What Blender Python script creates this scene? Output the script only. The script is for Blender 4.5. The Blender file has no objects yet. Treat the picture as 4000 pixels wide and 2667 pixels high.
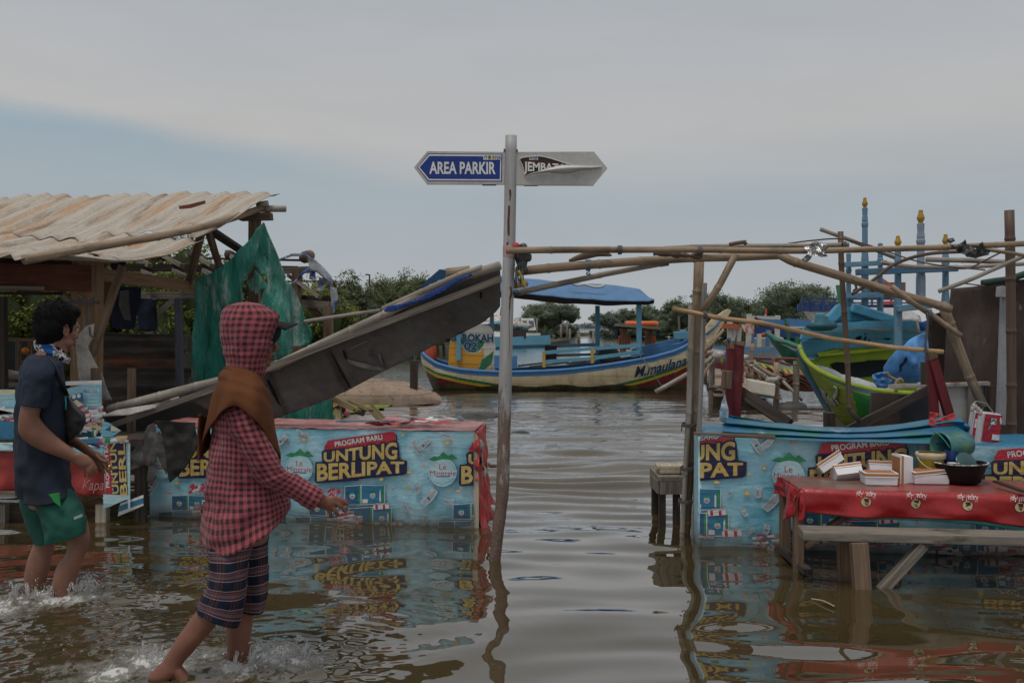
import bpy, bmesh, math, random
import numpy as np
from mathutils import Vector, Matrix, noise
from mathutils.geometry import delaunay_2d_cdt
R = random.Random(7)
SC = bpy.context.scene
COL = SC.collection
FPX, HC, HY, CX = 2287.0, 1.35, 745.0, 1176.0     # focal length in units of a 2352 wide frame, eye height, horizon row
def W(p, Y): return Vector(((p[0]-CX)*Y/FPX, Y, HC-(p[1]-HY)*Y/FPX))
def view(x0, y0, s): return lambda x, y: ((x0+x/s)*.588, (y0+y/s)*.588)
A = view(0, 700, 1.809); B = view(0, 1150, 1.034); C = view(500, 1100, 1.001); D = view(1100, 950, 2.091)
E = view(1500, 500, 2.091); Fz = view(1950, 900, 2.091); G = view(2600, 750, 1.6507); H = view(2500, 1500, 1.3433)
I = view(1000, 1600, 2.091); J = view(0, 1400, 2.24); K = view(750, 1150, 2.24); L = view(2700, 1150, 3.1367)
Mz = view(3100, 1550, 2.6133); N = view(0, 2000, 1.68); O = view(3200, 1050, 2.8514); Pz = view(1600, 1100, 3.92)
def S(x, y): return (x, y)
V = Vector
def nz(v, s=1.0, seed=0.0): return noise.noise(V((v[0]*s+seed*7.3, v[1]*s+seed*3.1, v[2]*s-seed*5.7)))

# ------------------------------------------------------------------ object helpers
BASE = {}
def props(o, label=None, cat=None, group=None, kind=None):
    if label: o['label'] = label
    if cat: o['category'] = cat
    if group: o['group'] = group
    if kind: o['kind'] = kind
    return o
def thing(name, label, cat, base, group=None):
    o = bpy.data.objects.new(name, None); COL.objects.link(o)
    o.empty_display_size = .1; o.location = base; BASE[o.name] = V(base)
    return props(o, label, cat, group)
def copy_thing(o, loc, label=None, rotz=None, scale=None):
    c = o.copy(); COL.objects.link(c); c.location = loc; BASE[c.name] = V(loc)
    if label: c['label'] = label
    if rotz is not None: c.rotation_euler = (0, 0, rotz)
    if scale is not None: c.scale = scale
    for ch in list(o.children):
        d = ch.copy(); COL.objects.link(d); d.parent = c
        for g in list(ch.children):
            e = g.copy(); COL.objects.link(e); e.parent = d
    return c
class MB:
    """collects shapes in world space and links them as ONE mesh object"""
    def __init__(s): s.v = []; s.f = []; s.uv = []; s.m = []; s.c = None
    def add(s, verts, faces, uvs=None, mat=0):
        o = len(s.v); s.v += [V(p) for p in verts]
        s.uv += list(uvs) if uvs else [(p[0], p[2]) for p in verts]
        for k, f in enumerate(faces):
            s.f.append([i+o for i in f]); s.m.append(mat[k] if isinstance(mat, (list, tuple)) else mat)
        return s
    def beam(s, p0, p1, w, h=None, up=(0, 0, 1), mat=0, jit=0.0):
        """rectangular bar: w across, h along 'up'; each face its own verts so the edges stay crisp"""
        h = h or w; p0 = V(p0); p1 = V(p1); d = (p1-p0); ln = d.length; d.normalize(); up = V(up)
        a = d.cross(up)
        if a.length < 1e-4: a = d.cross(V((0, 1, 0)))
        a.normalize(); b = a.cross(d).normalized(); a *= w/2; b *= h/2
        if jit:
            p0 = p0; p1 = p1
        c = [p+sx*a+sy*b for p in (p0, p1) for sx, sy in ((-1, -1), (1, -1), (1, 1), (-1, 1))]
        if jit: c = [q+V((R.uniform(-jit, jit), R.uniform(-jit, jit), R.uniform(-jit, jit))) for q in c]
        off = R.uniform(0, 50)
        dims = [w, h, w, h]
        for k in range(4):
            i, j = k, (k+1) % 4
            s.add([c[i], c[j], c[4+j], c[4+i]], [(0, 1, 2, 3)], [(off, off), (off+dims[k], off), (off+dims[k], off+ln), (off, off+ln)], mat)
            off += .37
        s.add(c[:4], [(3, 2, 1, 0)], [(0, 0), (w, 0), (w, h), (0, h)], mat)
        s.add(c[4:], [(0, 1, 2, 3)], [(0, 0), (w, 0), (w, h), (0, h)], mat)
        return s
    def hexa(s, b, t, mat=0):
        """box from four bottom and four top corners, same winding"""
        for q in (list(b)[::-1], list(t)): s.quad(q, mat)
        for k in range(4): s.quad([b[k], b[(k+1) % 4], t[(k+1) % 4], t[k]], mat)
        return s
    def quad(s, q, mat=0):
        q = [V(p) for p in q]; w = (q[1]-q[0]).length; h = (q[-1]-q[0]).length; o = R.uniform(0, 9)
        uv = [(o, o), (o+w, o), (o+w, o+h), (o, o+h)] if len(q) == 4 else [(p.x, p.z) for p in q]
        return s.add(q, [tuple(range(len(q)))], uv, mat)
    def box(s, c, sx, sy, sz, rz=0, mat=0):
        ca, sa = math.cos(rz), math.sin(rz); c = V(c)
        P = lambda x, y, z: c+V((x*ca-y*sa, x*sa+y*ca, z))
        q = [(-1, -1), (1, -1), (1, 1), (-1, 1)]
        return s.hexa([P(x*sx/2, y*sy/2, -sz/2) for x, y in q], [P(x*sx/2, y*sy/2, sz/2) for x, y in q], mat)
    def tube(s, pts, rad, n=10, caps=True, mat=0, sq=None, rough=0):
        pts = [V(p) for p in pts]; rad = rad if isinstance(rad, (list, tuple)) else [rad]*len(pts)
        vs, uv, fs = [], [], []; ln = 0; ref = None; o = R.uniform(0, 30)
        for k, p in enumerate(pts):
            d = (pts[min(k+1, len(pts)-1)]-pts[max(k-1, 0)]).normalized()
            if k: ln += (p-pts[k-1]).length
            if ref is None:
                ref = d.cross(V((0, 1, 0)));
                if ref.length < .1: ref = d.cross(V((1, 0, 0)))
            ref = (ref-d*ref.dot(d)).normalized(); b = d.cross(ref)
            rr = rad[k]; ra, rb = (rr if isinstance(rr, (tuple, list)) else (rr, rr))
            for j in range(n+1):
                a = 2*math.pi*j/n
                q = p+ref*math.cos(a)*ra+b*math.sin(a)*rb
                if rough: q += V((nz(q, 9), nz(q, 9, 3), nz(q, 9, 5)))*rough if j < n else V((0, 0, 0))
                vs.append(vs[-n] if j == n else q); uv.append((o+j/n*6.283*max(ra, rb), o+ln))
        for k in range(len(pts)-1):
            for j in range(n):
                a = k*(n+1)+j; fs.append((a, a+1, a+n+2, a+n+1))
        s.add(vs, fs, uv, mat)
        if caps:
            for k in (0, len(pts)-1):
                ring = [vs[k*(n+1)+j] for j in range(n)]
                s.add(ring, [tuple(range(n)) if k else tuple(range(n))[::-1]], [(0, 0)]*n, mat)
        return s
    def bamboo(s, pts, r, n=10, gap=.32, mat=0, taper=.9):
        """cane: rings swell at the nodes"""
        pts = [V(p) for p in pts]; ds = [0]
        for a, b in zip(pts, pts[1:]): ds.append(ds[-1]+(b-a).length)
        T = ds[-1]
        def at(t):
            for k in range(len(pts)-1):
                if t <= ds[k+1] or k == len(pts)-2:
                    u = (t-ds[k])/max(1e-6, ds[k+1]-ds[k])
                    p0 = pts[max(k-1, 0)]; p1 = pts[k]; p2 = pts[k+1]; p3 = pts[min(k+2, len(pts)-1)]
                    return .5*((2*p1)+(p2-p0)*u+(2*p0-5*p1+4*p2-p3)*u*u+(3*p1-p0-3*p2+p3)*u**3)
        ps, rs = [], []; t = 0; nxt = R.uniform(.08, gap)
        def put(t, k):
            ps.append(at(min(t, T))); rs.append(r*k*(1-(1-taper)*t/T))
        put(0, 1)
        while nxt < T-.03:
            for dt, k in ((-.03, 1), (-.009, 1.03), (-.003, 1.13), (.003, 1.13), (.009, 1.02), (.03, 1)):
                if 0 < nxt+dt < T: put(nxt+dt, k)
            nxt += gap*R.uniform(.8, 1.25)
        put(T, 1)
        return s.tube(ps, rs, n, True, mat)
    def loft(s, secs, n=28, caps=(True, True), mat=0, e=2.0, fold=0.0, fs=9.0, ur=None, seed=1.0, twist=None):
        """secs: (pL, pR, depth_centre_Y, depth_radius[, sag]) with pL, pR world points of the silhouette"""
        vs, uv, fc = [], [], []; ln = 0; pc = None
        for k, sec in enumerate(secs):
            a0, a1, rd = V(sec[0]), V(sec[1]), sec[2]; sag = sec[3] if len(sec) > 3 else 0
            c = (a0+a1)/2; a = (a1-a0)/2; dv = V((c.x, c.y, 0)).normalized()   # depth axis: the body stands square to this direction
            if pc is not None: ln += (c-pc).length
            pc = c; U = ur or max(a.length, rd)
            for j in range(n+1):
                t = 2*math.pi*j/n; ct, st = math.cos(t), math.sin(t)
                cx = math.copysign(abs(ct)**(2/e), ct); cy = math.copysign(abs(st)**(2/e), st)
                q = c+a*cx+dv*rd*cy
                if sag: tt = (cx+1)/2; q.z -= sag*max(0, 4*tt**.6*(1-tt**.6))
                if fold:
                    d = (q-c); d.y *= 1; L_ = d.length
                    if L_ > 1e-5: q += d/L_*fold*(nz(q, fs, seed)+.5*nz(q, fs*2.3, seed+2)+.8*(1-abs(nz(V((q.x*1.0+q.z*.6, q.y, q.z*.9-q.x*.5)), fs*1.5, seed+4))*3.0)*.5)
                vs.append(vs[-n] if j == n else q); uv.append((t*U, ln))
        for k in range(len(secs)-1):
            for j in range(n):
                i = k*(n+1)+j; fc.append((i, i+1, i+n+2, i+n+1))
        s.add(vs, fc, uv, mat)
        for k, on in ((0, caps[0]), (len(secs)-1, caps[1])):
            if on:
                ring = [vs[k*(n+1)+j] for j in range(n)]; s.add(ring, [tuple(range(n)) if k else tuple(range(n))[::-1]], [(0, 0)]*n, mat)
        return s
    def ball(s, c, rx, ry=None, rz=None, n=14, m=9, rot=None, mat=0, rough=0, rs=5):
        ry = ry or rx; rz = rz or rx; c = V(c); vs, fs = [], []
        for i in range(m+1):
            ph = math.pi*i/m
            for j in range(n):
                th = 2*math.pi*j/n
                q = V((rx*math.sin(ph)*math.cos(th), ry*math.sin(ph)*math.sin(th), rz*math.cos(ph)))
                if rough: q *= 1+rough*nz(c+q, rs)
                if rot: q = rot @ q
                vs.append(c+q)
        for i in range(m):
            for j in range(n): fs.append((i*n+j, (i+1)*n+j, (i+1)*n+(j+1) % n, i*n+(j+1) % n))
        return s.add(vs, fs, None, mat)
    def grid(s, fn, nu, nv, mat=0, uvf=None, closed=False):
        vs = [V(fn(i/nu, j/nv)) for j in range(nv+1) for i in range(nu+1)]
        uv = [(uvf(i/nu, j/nv) if uvf else (i/nu, j/nv)) for j in range(nv+1) for i in range(nu+1)]
        fs = [(j*(nu+1)+i, j*(nu+1)+i+1, (j+1)*(nu+1)+i+1, (j+1)*(nu+1)+i) for j in range(nv) for i in range(nu)]
        if callable(mat): mat = [mat((i+.5)/nu, (j+.5)/nv) for j in range(nv) for i in range(nu)]
        return s.add(vs, fs, uv, mat)
    def sheet(s, poly, fn, step, mat=0):
        """cloth: polygon in the plane, filled with a triangulated grid, mapped by fn(x, y) -> world"""
        n = len(poly); pts = []; edges = []
        for k in range(n):
            a = V(poly[k]); b = V(poly[(k+1) % n]); m = max(1, int((b-a).length/step))
            for t in range(m): pts.append(a.lerp(b, t/m))
        nb = len(pts); edges = [(k, (k+1) % nb) for k in range(nb)]
        xs = [p[0] for p in poly]; ys = [p[1] for p in poly]
        def inside(x, y):
            r = False
            for k in range(n):
                x0, y0 = poly[k]; x1, y1 = poly[(k+1) % n]
                if (y0 > y) != (y1 > y) and x < (x1-x0)*(y-y0)/(y1-y0)+x0: r = not r
            return r
        y = min(ys)+step/2; row = 0
        while y < max(ys):
            x = min(xs)+step*(.3 if row % 2 else .8)
            while x < max(xs):
                if inside(x, y): pts.append(V((x+R.uniform(-.1, .1)*step, y+R.uniform(-.1, .1)*step)))
                x += step
            y += step*.87; row += 1
        vo, _, fo, _, _, _ = delaunay_2d_cdt([V((p[0], p[1])) for p in pts], edges, [list(range(nb))], 1, 1e-6)
        wv = [V(fn(p[0], p[1])) for p in vo]
        return s.add(wv, [tuple(f) for f in fo], [(q.x, q.z) for q in wv], mat)
    def build(s, name, mats, parent=None, smooth=False, solid=0, base=None, label=None, remesh=0, sm_iter=0, bevel=0, kind=None, sub=0):
        me = bpy.data.meshes.new(name)
        b = BASE[parent.name] if parent else (base if base is not None else V((0, 0, 0)))
        me.from_pydata([tuple(p-b) for p in s.v], [], s.f)
        lay = me.uv_layers.new(name='UVMap'); li = np.empty(len(me.loops), dtype=np.int32); me.loops.foreach_get('vertex_index', li)
        lay.data.foreach_set('uv', np.array(s.uv, dtype=np.float32)[li].ravel())
        mats = mats if isinstance(mats, (list, tuple)) else [mats]
        for m in mats: me.materials.append(m)
        me.polygons.foreach_set('material_index', np.array(s.m, dtype=np.int32))
        if s.c is not None:
            at = me.color_attributes.new('tint', 'FLOAT_COLOR', 'POINT'); at.data.foreach_set('color', np.array(s.c, dtype=np.float32).ravel())
        o = bpy.data.objects.new(name, me); COL.objects.link(o); BASE[o.name] = V(b)
        mods = []
        if smooth:                                     # weld seam duplicates so shading is continuous
            md = o.modifiers.new('weld', 'WELD'); md.merge_threshold = 1e-5
        if remesh:
            md = o.modifiers.new('rm', 'REMESH'); md.mode = 'VOXEL'; md.voxel_size = remesh; md.use_smooth_shade = True
        if sm_iter:
            md = o.modifiers.new('sm', 'SMOOTH'); md.iterations = sm_iter; md.factor = .5
        if sub:
            md = o.modifiers.new('sub', 'SUBSURF'); md.levels = sub; md.render_levels = sub
        if solid:
            md = o.modifiers.new('so', 'SOLIDIFY'); md.thickness = solid; md.offset = 0
        if bevel:
            md = o.modifiers.new('w', 'WELD'); md.merge_threshold = 1e-5
            md = o.modifiers.new('bv', 'BEVEL'); md.width = bevel; md.segments = 2; md.limit_method = 'ANGLE'
        if len(o.modifiers):
            dg = bpy.context.evaluated_depsgraph_get(); me2 = bpy.data.meshes.new_from_object(o.evaluated_get(dg), preserve_all_data_layers=True, depsgraph=dg)
            o.modifiers.clear(); o.data = me2; me2.name = name
            if len(me2.materials) == 0:
                for m in mats: me2.materials.append(m)
        if smooth or remesh: o.data.polygons.foreach_set('use_smooth', np.ones(len(o.data.polygons), dtype=bool))
        if parent: o.parent = parent
        else: o.location = b
        if label: o['label'] = label
        if kind: o['kind'] = kind
        return o
    def single(s, name, label, cat, mats, group=None, **kw):
        xs = [p.x for p in s.v]; ys = [p.y for p in s.v]; zs = [p.z for p in s.v]
        b = V(((min(xs)+max(xs))/2, (min(ys)+max(ys))/2, min(zs)))
        o = s.build(name, mats, base=b, **kw); return props(o, label, cat, group)

def catmull(pts, m=6):
    pts = [V(p) for p in pts]; out = []
    for k in range(len(pts)-1):
        p0 = pts[max(k-1, 0)]; p1 = pts[k]; p2 = pts[k+1]; p3 = pts[min(k+2, len(pts)-1)]
        for i in range(m):
            u = i/m; out.append(.5*((2*p1)+(p2-p0)*u+(2*p0-5*p1+4*p2-p3)*u*u+(3*p1-p0-3*p2+p3)*u**3))
    return out+[pts[-1]]
def smooth_secs(secs, m=4):
    """Catmull-Rom through loft sections"""
    out = []
    for k in range(len(secs)-1):
        q = [secs[max(k-1, 0)], secs[k], secs[k+1], secs[min(k+2, len(secs)-1)]]
        for i in range(m):
            u = i/m; cr = lambda a, b, c, d: .5*((2*b)+(c-a)*u+(2*a-5*b+4*c-d)*u*u+(3*b-a-3*c+d)*u**3)
            out.append((cr(*[V(s[0]) for s in q]), cr(*[V(s[1]) for s in q]), cr(*[s[2] for s in q]), cr(*[(s[3] if len(s) > 3 else 0) for s in q])))
    l = secs[-1]; out.append((V(l[0]), V(l[1]), l[2], l[3] if len(l) > 3 else 0)); return out

# ------------------------------------------------------------------ material helpers
class NT:
    def __init__(s, name):
        s.m = bpy.data.materials.new(name); s.m.use_nodes = True; s.t = s.m.node_tree; s.t.nodes.clear()
        s.out = s.n('ShaderNodeOutputMaterial')
    def n(s, typ, **kw):
        x = s.t.nodes.new(typ)
        for k, v in kw.items():
            if k.startswith('i_'): x.inputs[k[2:].replace('_', ' ')].default_value = v
            else: setattr(x, k, v)
        return x
    def l(s, a, b): s.t.links.new(a, b)
    def math(s, op, a, b=None, c=None, clamp=False):
        x = s.n('ShaderNodeMath', operation=op, use_clamp=clamp)
        for k, q in enumerate((a, b, c)):
            if q is None: continue
            if isinstance(q, (int, float)): x.inputs[k].default_value = q
            else: s.l(q, x.inputs[k])
        return x.outputs[0]
    def mix(s, fac, a, b, blend='MIX'):
        x = s.n('ShaderNodeMix', data_type='RGBA', blend_type=blend)
        for i, q in ((0, fac), (6, a), (7, b)):
            if isinstance(q, (int, float)): x.inputs[i].default_value = q
            elif isinstance(q, tuple): x.inputs[i].default_value = (q[0], q[1], q[2], 1)
            else: s.l(q, x.inputs[i])
        return x.outputs[2]
    def ramp(s, fac, stops, interp='LINEAR'):
        x = s.n('ShaderNodeValToRGB'); x.color_ramp.interpolation = interp
        cr = x.color_ramp
        while len(cr.elements) < len(stops): cr.elements.new(.5)
        for e, (p, c) in zip(cr.elements, stops):
            e.position = p; e.color = (c, c, c, 1) if isinstance(c, (int, float)) else (c[0], c[1], c[2], 1)
        s.l(fac, x.inputs[0]); return x.outputs[0]
    def coord(s, kind='Object', scale=(1, 1, 1), loc=(0, 0, 0), rot=(0, 0, 0)):
        c = s.n('ShaderNodeTexCoord'); m = s.n('ShaderNodeMapping')
        m.inputs['Scale'].default_value = scale; m.inputs['Location'].default_value = loc; m.inputs['Rotation'].default_value = rot
        s.l(c.outputs[kind], m.inputs[0]); return m.outputs[0]
    def noise(s, vec, scale, detail=5, rough=.6, dist=0):
        x = s.n('ShaderNodeTexNoise'); x.inputs['Scale'].default_value = scale; x.inputs['Detail'].default_value = detail
        x.inputs['Roughness'].default_value = rough; x.inputs['Distortion'].default_value = dist; s.l(vec, x.inputs['Vector']); return x.outputs[0]
    def bsdf(s, col, rough=.7, metal=0, spec=.3, normal=None, sheen=0):
        b = s.n('ShaderNodeBsdfPrincipled'); s.b = b
        if isinstance(col, tuple): b.inputs['Base Color'].default_value = (*col, 1)
        else: s.l(col, b.inputs['Base Color'])
        if isinstance(rough, (int, float)): b.inputs['Roughness'].default_value = rough
        else: s.l(rough, b.inputs['Roughness'])
        b.inputs['Metallic'].default_value = metal; b.inputs['Specular IOR Level'].default_value = spec
        if sheen: b.inputs['Sheen Weight'].default_value = sheen
        if normal is not None: s.l(normal, b.inputs['Normal'])
        s.l(b.outputs[0], s.out.inputs[0]); return b
    def bump(s, h, strength=.3, dist=.01):
        x = s.n('ShaderNodeBump'); x.inputs['Strength'].default_value = strength; x.inputs['Distance'].default_value = dist
        s.l(h, x.inputs['Height']); return x.outputs[0]
def mat(name, col, rough=.7, var=.3, scale=5., stretch=(1, 1, 1), coord='Object', col2=None, s2=3., thr=.55, soft=.12, fine=0.12,
        col3=None, s3=8., thr3=.62, soft3=.05, bump=.15, bs=40., bd=.004, metal=0, spec=.3, sheen=0):
    t = NT(name); c = t.coord(coord, stretch)
    oi = t.n('ShaderNodeObjectInfo'); va = t.n('ShaderNodeVectorMath', operation='ADD'); t.l(c, va.inputs[0])
    mv = t.n('ShaderNodeVectorMath', operation='SCALE'); t.l(oi.outputs['Random'], mv.inputs['Scale']); mv.inputs[0].default_value = (17, 23, 11); t.l(mv.outputs[0], va.inputs[1]); c = va.outputs[0]
    n1 = t.noise(c, scale, 6, .65); nf = t.noise(c, scale*9, 3, .7)
    f = t.math('ADD', t.ramp(n1, [(.25, 1-var), (.75, 1+var)]), t.math('MULTIPLY', t.math('SUBTRACT', nf, .5), fine*4))
    fc = t.n('ShaderNodeCombineXYZ')
    for k in range(3): t.l(f, fc.inputs[k])
    colr = col
    if col2: colr = t.mix(t.ramp(t.noise(c, s2, 7, .68), [(thr-soft, 0), (thr+soft, 1)]), col, col2)
    out = t.mix(1.0, colr, fc.outputs[0], 'MULTIPLY')
    if col3: out = t.mix(t.ramp(t.noise(c, s3, 8, .75), [(thr3-soft3, 0), (thr3+soft3, 1)]), out, col3)
    nrm = t.bump(t.noise(c, bs, 4, .6), bump, bd) if bump else None
    t.bsdf(out, rough, metal, spec, nrm, sheen); return t.m
def wood(name, col, dark=.35, rough=.85, col2=None, thr=.6):
    """grain runs along v of the UV map"""
    t = NT(name); c = t.coord('UV', (1, 1, 1)); oi = t.n('ShaderNodeObjectInfo')
    g = t.n('ShaderNodeMapping'); g.inputs['Scale'].default_value = (55, 2.2, 1); t.l(c, g.inputs[0])
    g2 = t.n('ShaderNodeMapping'); g2.inputs['Scale'].default_value = (6, 1.6, 1); t.l(c, g2.inputs[0])
    n1 = t.noise(g.outputs[0], 1, 5, .6, .3); n2 = t.noise(g2.outputs[0], 1, 6, .7)
    c1 = t.mix(t.ramp(n1, [(.3, 0), (.7, 1)]), tuple(q*dark for q in col), tuple(min(1, q*1.25) for q in col))
    c2 = t.mix(t.ramp(n2, [(.25, .65), (.6, 0)]), c1, tuple(q*.45 for q in col))
    if col2: c2 = t.mix(t.ramp(t.noise(g2.outputs[0], 1.7, 7, .7), [(thr-.06, 0), (thr+.06, 1)]), c2, col2)
    t.bsdf(c2, rough, 0, .2, t.bump(n1, .5, .004)); return t.m
def bamboo_mat(name, col, dirt=(.07, .055, .04)):
    t = NT(name); c = t.coord('UV'); g = t.n('ShaderNodeMapping'); g.inputs['Scale'].default_value = (60, 1.5, 1); t.l(c, g.inputs[0])
    g2 = t.n('ShaderNodeMapping'); g2.inputs['Scale'].default_value = (9, 3, 1); t.l(c, g2.inputs[0])
    n1 = t.noise(g.outputs[0], 1, 4, .6); n2 = t.noise(g2.outputs[0], 1, 7, .7)
    c1 = t.mix(t.ramp(n1, [(.3, 0), (.7, 1)]), tuple(q*.62 for q in col), tuple(min(1, q*1.2) for q in col))
    c2 = t.mix(t.ramp(n2, [(.46, 0), (.70, .85)]), c1, dirt)
    t.bsdf(c2, .55, 0, .35, t.bump(n1, .25, .002)); return t.m

# ------------------------------------------------------------------ flat artwork (printed posters, lettering) with layers a fraction of a mm apart
class Art:
    def __init__(s): s.bm = bmesh.new(); s.k = 0; s.inc = 1.0
    def _z(s): s.k += s.inc; return s.k
    def poly(s, pts, m, z=None):
        z = s._z() if z is None else z
        try:
            f = s.bm.faces.new([s.bm.verts.new((p[0], p[1], z)) for p in pts]); f.material_index = m
        except Exception: pass
        return s
    def rect(s, x0, y0, x1, y1, m, z=None): return s.poly([(x0, y0), (x1, y0), (x1, y1), (x0, y1)], m, z)
    def disc(s, x, y, r, m, ry=None, n=28, z=None): return s.poly([(x+r*math.cos(6.2832*k/n), y+(ry or r)*math.sin(6.2832*k/n)) for k in range(n)], m, z)
    def text(s, body, x, y, size, m, bold=0., width=None, align='LEFT', shear=0., warp=None, outline=0., mo=0, rot=0., sp=1.0):
        def one(off, mi):
            z = s._z(); cu = bpy.data.curves.new('t', 'FONT'); cu.body = body; cu.size = 1; cu.offset = off; cu.align_x = align; cu.shear = shear
            cu.space_character = sp; cu.resolution_u = 4
            ob = bpy.data.objects.new('t', cu); COL.objects.link(ob); dg = bpy.context.evaluated_depsgraph_get()
            me = bpy.data.meshes.new_from_object(ob.evaluated_get(dg)); bpy.data.objects.remove(ob); bpy.data.curves.remove(cu)
            co = [v.co.copy() for v in me.vertices]
            if not s_dim: s_dim.append(max(c.x for c in co)-min(c.x for c in co)); s_dim.append(min(c.x for c in co))
            kx = size if width is None else width/s_dim[0]
            vs = []
            for c in co:
                px = (c.x-(s_dim[1] if align == 'LEFT' else 0))*kx; py = c.y*size
                if warp: px, py = warp(px, py)
                ca, sa = math.cos(rot), math.sin(rot)
                vs.append(s.bm.verts.new((x+px*ca-py*sa, y+px*sa+py*ca, z)))
            for p in me.polygons:
                try: f = s.bm.faces.new([vs[i] for i in p.vertices]); f.material_index = mi
                except Exception: pass
            bpy.data.meshes.remove(me)
        s_dim = []
        if outline:
            one(bold, m); 
            zt = s.k
            one(bold+outline, mo)
            # swap so that the outline lies below the fill
            for v in s.bm.verts:
                if abs(v.co.z-zt) < .01: v.co.z = zt+s.inc*1.6
            s.k += s.inc
        else: one(bold, m)
        return s
    def clip(s, x0=None, x1=None, y0=None, y1=None):
        for co, no in (((x0, 0, 0), (-1, 0, 0)), ((x1, 0, 0), (1, 0, 0)), ((0, y0, 0), (0, -1, 0)), ((0, y1, 0), (0, 1, 0))):
            if None in co: continue
            bmesh.ops.bisect_plane(s.bm, geom=s.bm.verts[:]+s.bm.edges[:]+s.bm.faces[:], plane_co=co, plane_no=no, clear_outer=True)
        return s
    def to(s, mb, fn, dz=.0004, mo=0, tri=True):
        """fn(x, y, lift) -> world"""
        if tri: bmesh.ops.triangulate(s.bm, faces=s.bm.faces[:])
        s.bm.verts.index_update(); vs = [fn(v.co.x, v.co.y, v.co.z*dz) for v in s.bm.verts]; uv = [(v.co.x, v.co.y) for v in s.bm.verts]
        mb.add(vs, [tuple(v.index for v in f.verts) for f in s.bm.faces], uv, [f.material_index+mo for f in s.bm.faces]); s.bm.free()
def flat(o, ux, uy):
    """frame for Art on a plane: origin, unit x, unit y; lifts toward the viewer side"""
    o = V(o); ux = V(ux); uy = V(uy); n = ux.cross(uy).normalized()
    return lambda x, y, h: o+ux*x+uy*y+n*h
# ------------------------------------------------------------------ camera, light, sky
cam = bpy.data.cameras.new('camera'); co = bpy.data.objects.new('camera', cam); COL.objects.link(co); SC.camera = co
cam.sensor_width = 36; cam.lens = 36*FPX/2352; cam.shift_y = -(784-HY)/2352; cam.clip_end = 6000; cam.clip_start = .05
co.location = (0, 0, HC); co.rotation_euler = (math.radians(90), 0, 0)
SC.view_settings.view_transform = 'Standard'; SC.view_settings.look = 'None'; SC.view_settings.exposure = 0
SC.cycles.max_bounces = 8; SC.cycles.transparent_max_bounces = 8
EL, AZ = math.radians(70), math.radians(215)            # sun high, behind the camera and to its left
su = bpy.data.lights.new('sun', 'SUN'); so_ = bpy.data.objects.new('sun', su); COL.objects.link(so_)
su.energy = 1.45; su.angle = math.radians(14); su.color = (1, .95, .88)
sd = V((math.sin(AZ)*math.cos(EL), math.cos(AZ)*math.cos(EL), math.sin(EL))); so_.rotation_euler = sd.to_track_quat('Z', 'Y').to_euler()
wd = bpy.data.worlds.new('World'); SC.world = wd; wd.use_nodes = True
def sky():
    t = wd.node_tree; t.nodes.clear(); h = NT.__new__(NT); h.t = t; out = h.n('ShaderNodeOutputWorld')
    st = h.n('ShaderNodeTexSky', sky_type='NISHITA', sun_disc=False, sun_elevation=EL, sun_rotation=AZ, dust_density=3.0)
    b1 = h.n('ShaderNodeBackground'); h.l(st.outputs[0], b1.inputs[0]); b1.inputs[1].default_value = .07
    g = h.n('ShaderNodeTexCoord').outputs['Generated']; sp = h.n('ShaderNodeSeparateXYZ'); h.l(g, sp.inputs[0])
    mp = h.n('ShaderNodeMapping'); mp.inputs['Scale'].default_value = (1.6, 1.6, 7.5); h.l(g, mp.inputs[0])
    n1 = h.noise(mp.outputs[0], 1.5, 6, .55, .4); n2 = h.noise(mp.outputs[0], 3.2, 4, .5, .6)
    mp3 = h.n('ShaderNodeMapping'); mp3.inputs['Scale'].default_value = (1.1, 1.1, 3.2); mp3.inputs['Location'].default_value = (3.3, .2, 1.7); h.l(g, mp3.inputs[0])
    n3 = h.noise(mp3.outputs[0], 1.6, 3, .5, .5)
    x, z = sp.outputs[0], sp.outputs[2]
    # lower edge of the cloud deck: higher on the left
    edge = h.math('ADD', .150, h.math('MULTIPLY', h.math('MAXIMUM', h.math('SUBTRACT', h.math('MULTIPLY', x, -1), .10), 0), .13))
    q = h.math('ADD', h.math('SUBTRACT', z, edge), h.math('MULTIPLY', h.math('SUBTRACT', n1, .5), .035))
    wide = h.ramp(x, [(0, .03), (.25, .03), (1, .12)])
    q2 = h.math('DIVIDE', q, h.math('ADD', .014, h.math('MULTIPLY', h.math('MAXIMUM', h.math('ADD', x, .3), 0), .06)))
    m = h.math('ADD', h.math('MULTIPLY', q2, .5), .5, clamp=True)
    m = h.ramp(m, [(0, 0), (1, 1)], 'EASE')
    low = h.ramp(h.math('MULTIPLY', h.math('MAXIMUM', z, 0), 5.), [(0, (.345, .365, .375)), (.35, (.322, .350, .375)), (.75, (.285, .333, .365)), (1, (.24, .315, .37))])
    up = h.ramp(h.math('ADD', z, h.math('MULTIPLY', h.math('SUBTRACT', n3, .5), .16)), [(.10, (.355, .355, .35)), (.17, (.395, .388, .380)), (.235, (.375, .382, .39)), (.32, (.345, .362, .382)), (.5, (.37, .38, .39)), (1, (.64, .64, .64))])
    n2b = h.ramp(n2, [(.3, .975), (.7, 1.025)])
    c = h.mix(m, low, up); c = h.mix(1.0, c, n2b, 'MULTIPLY')
    b2 = h.n('ShaderNodeBackground'); h.l(c, b2.inputs[0]); b2.inputs[1].default_value = 1.27
    ms = h.n('ShaderNodeMixShader'); ms.inputs[0].default_value = .93; h.l(b1.outputs[0], ms.inputs[1]); h.l(b2.outputs[0], ms.inputs[2]); h.l(ms.outputs[0], out.inputs[0])
sky()

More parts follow.
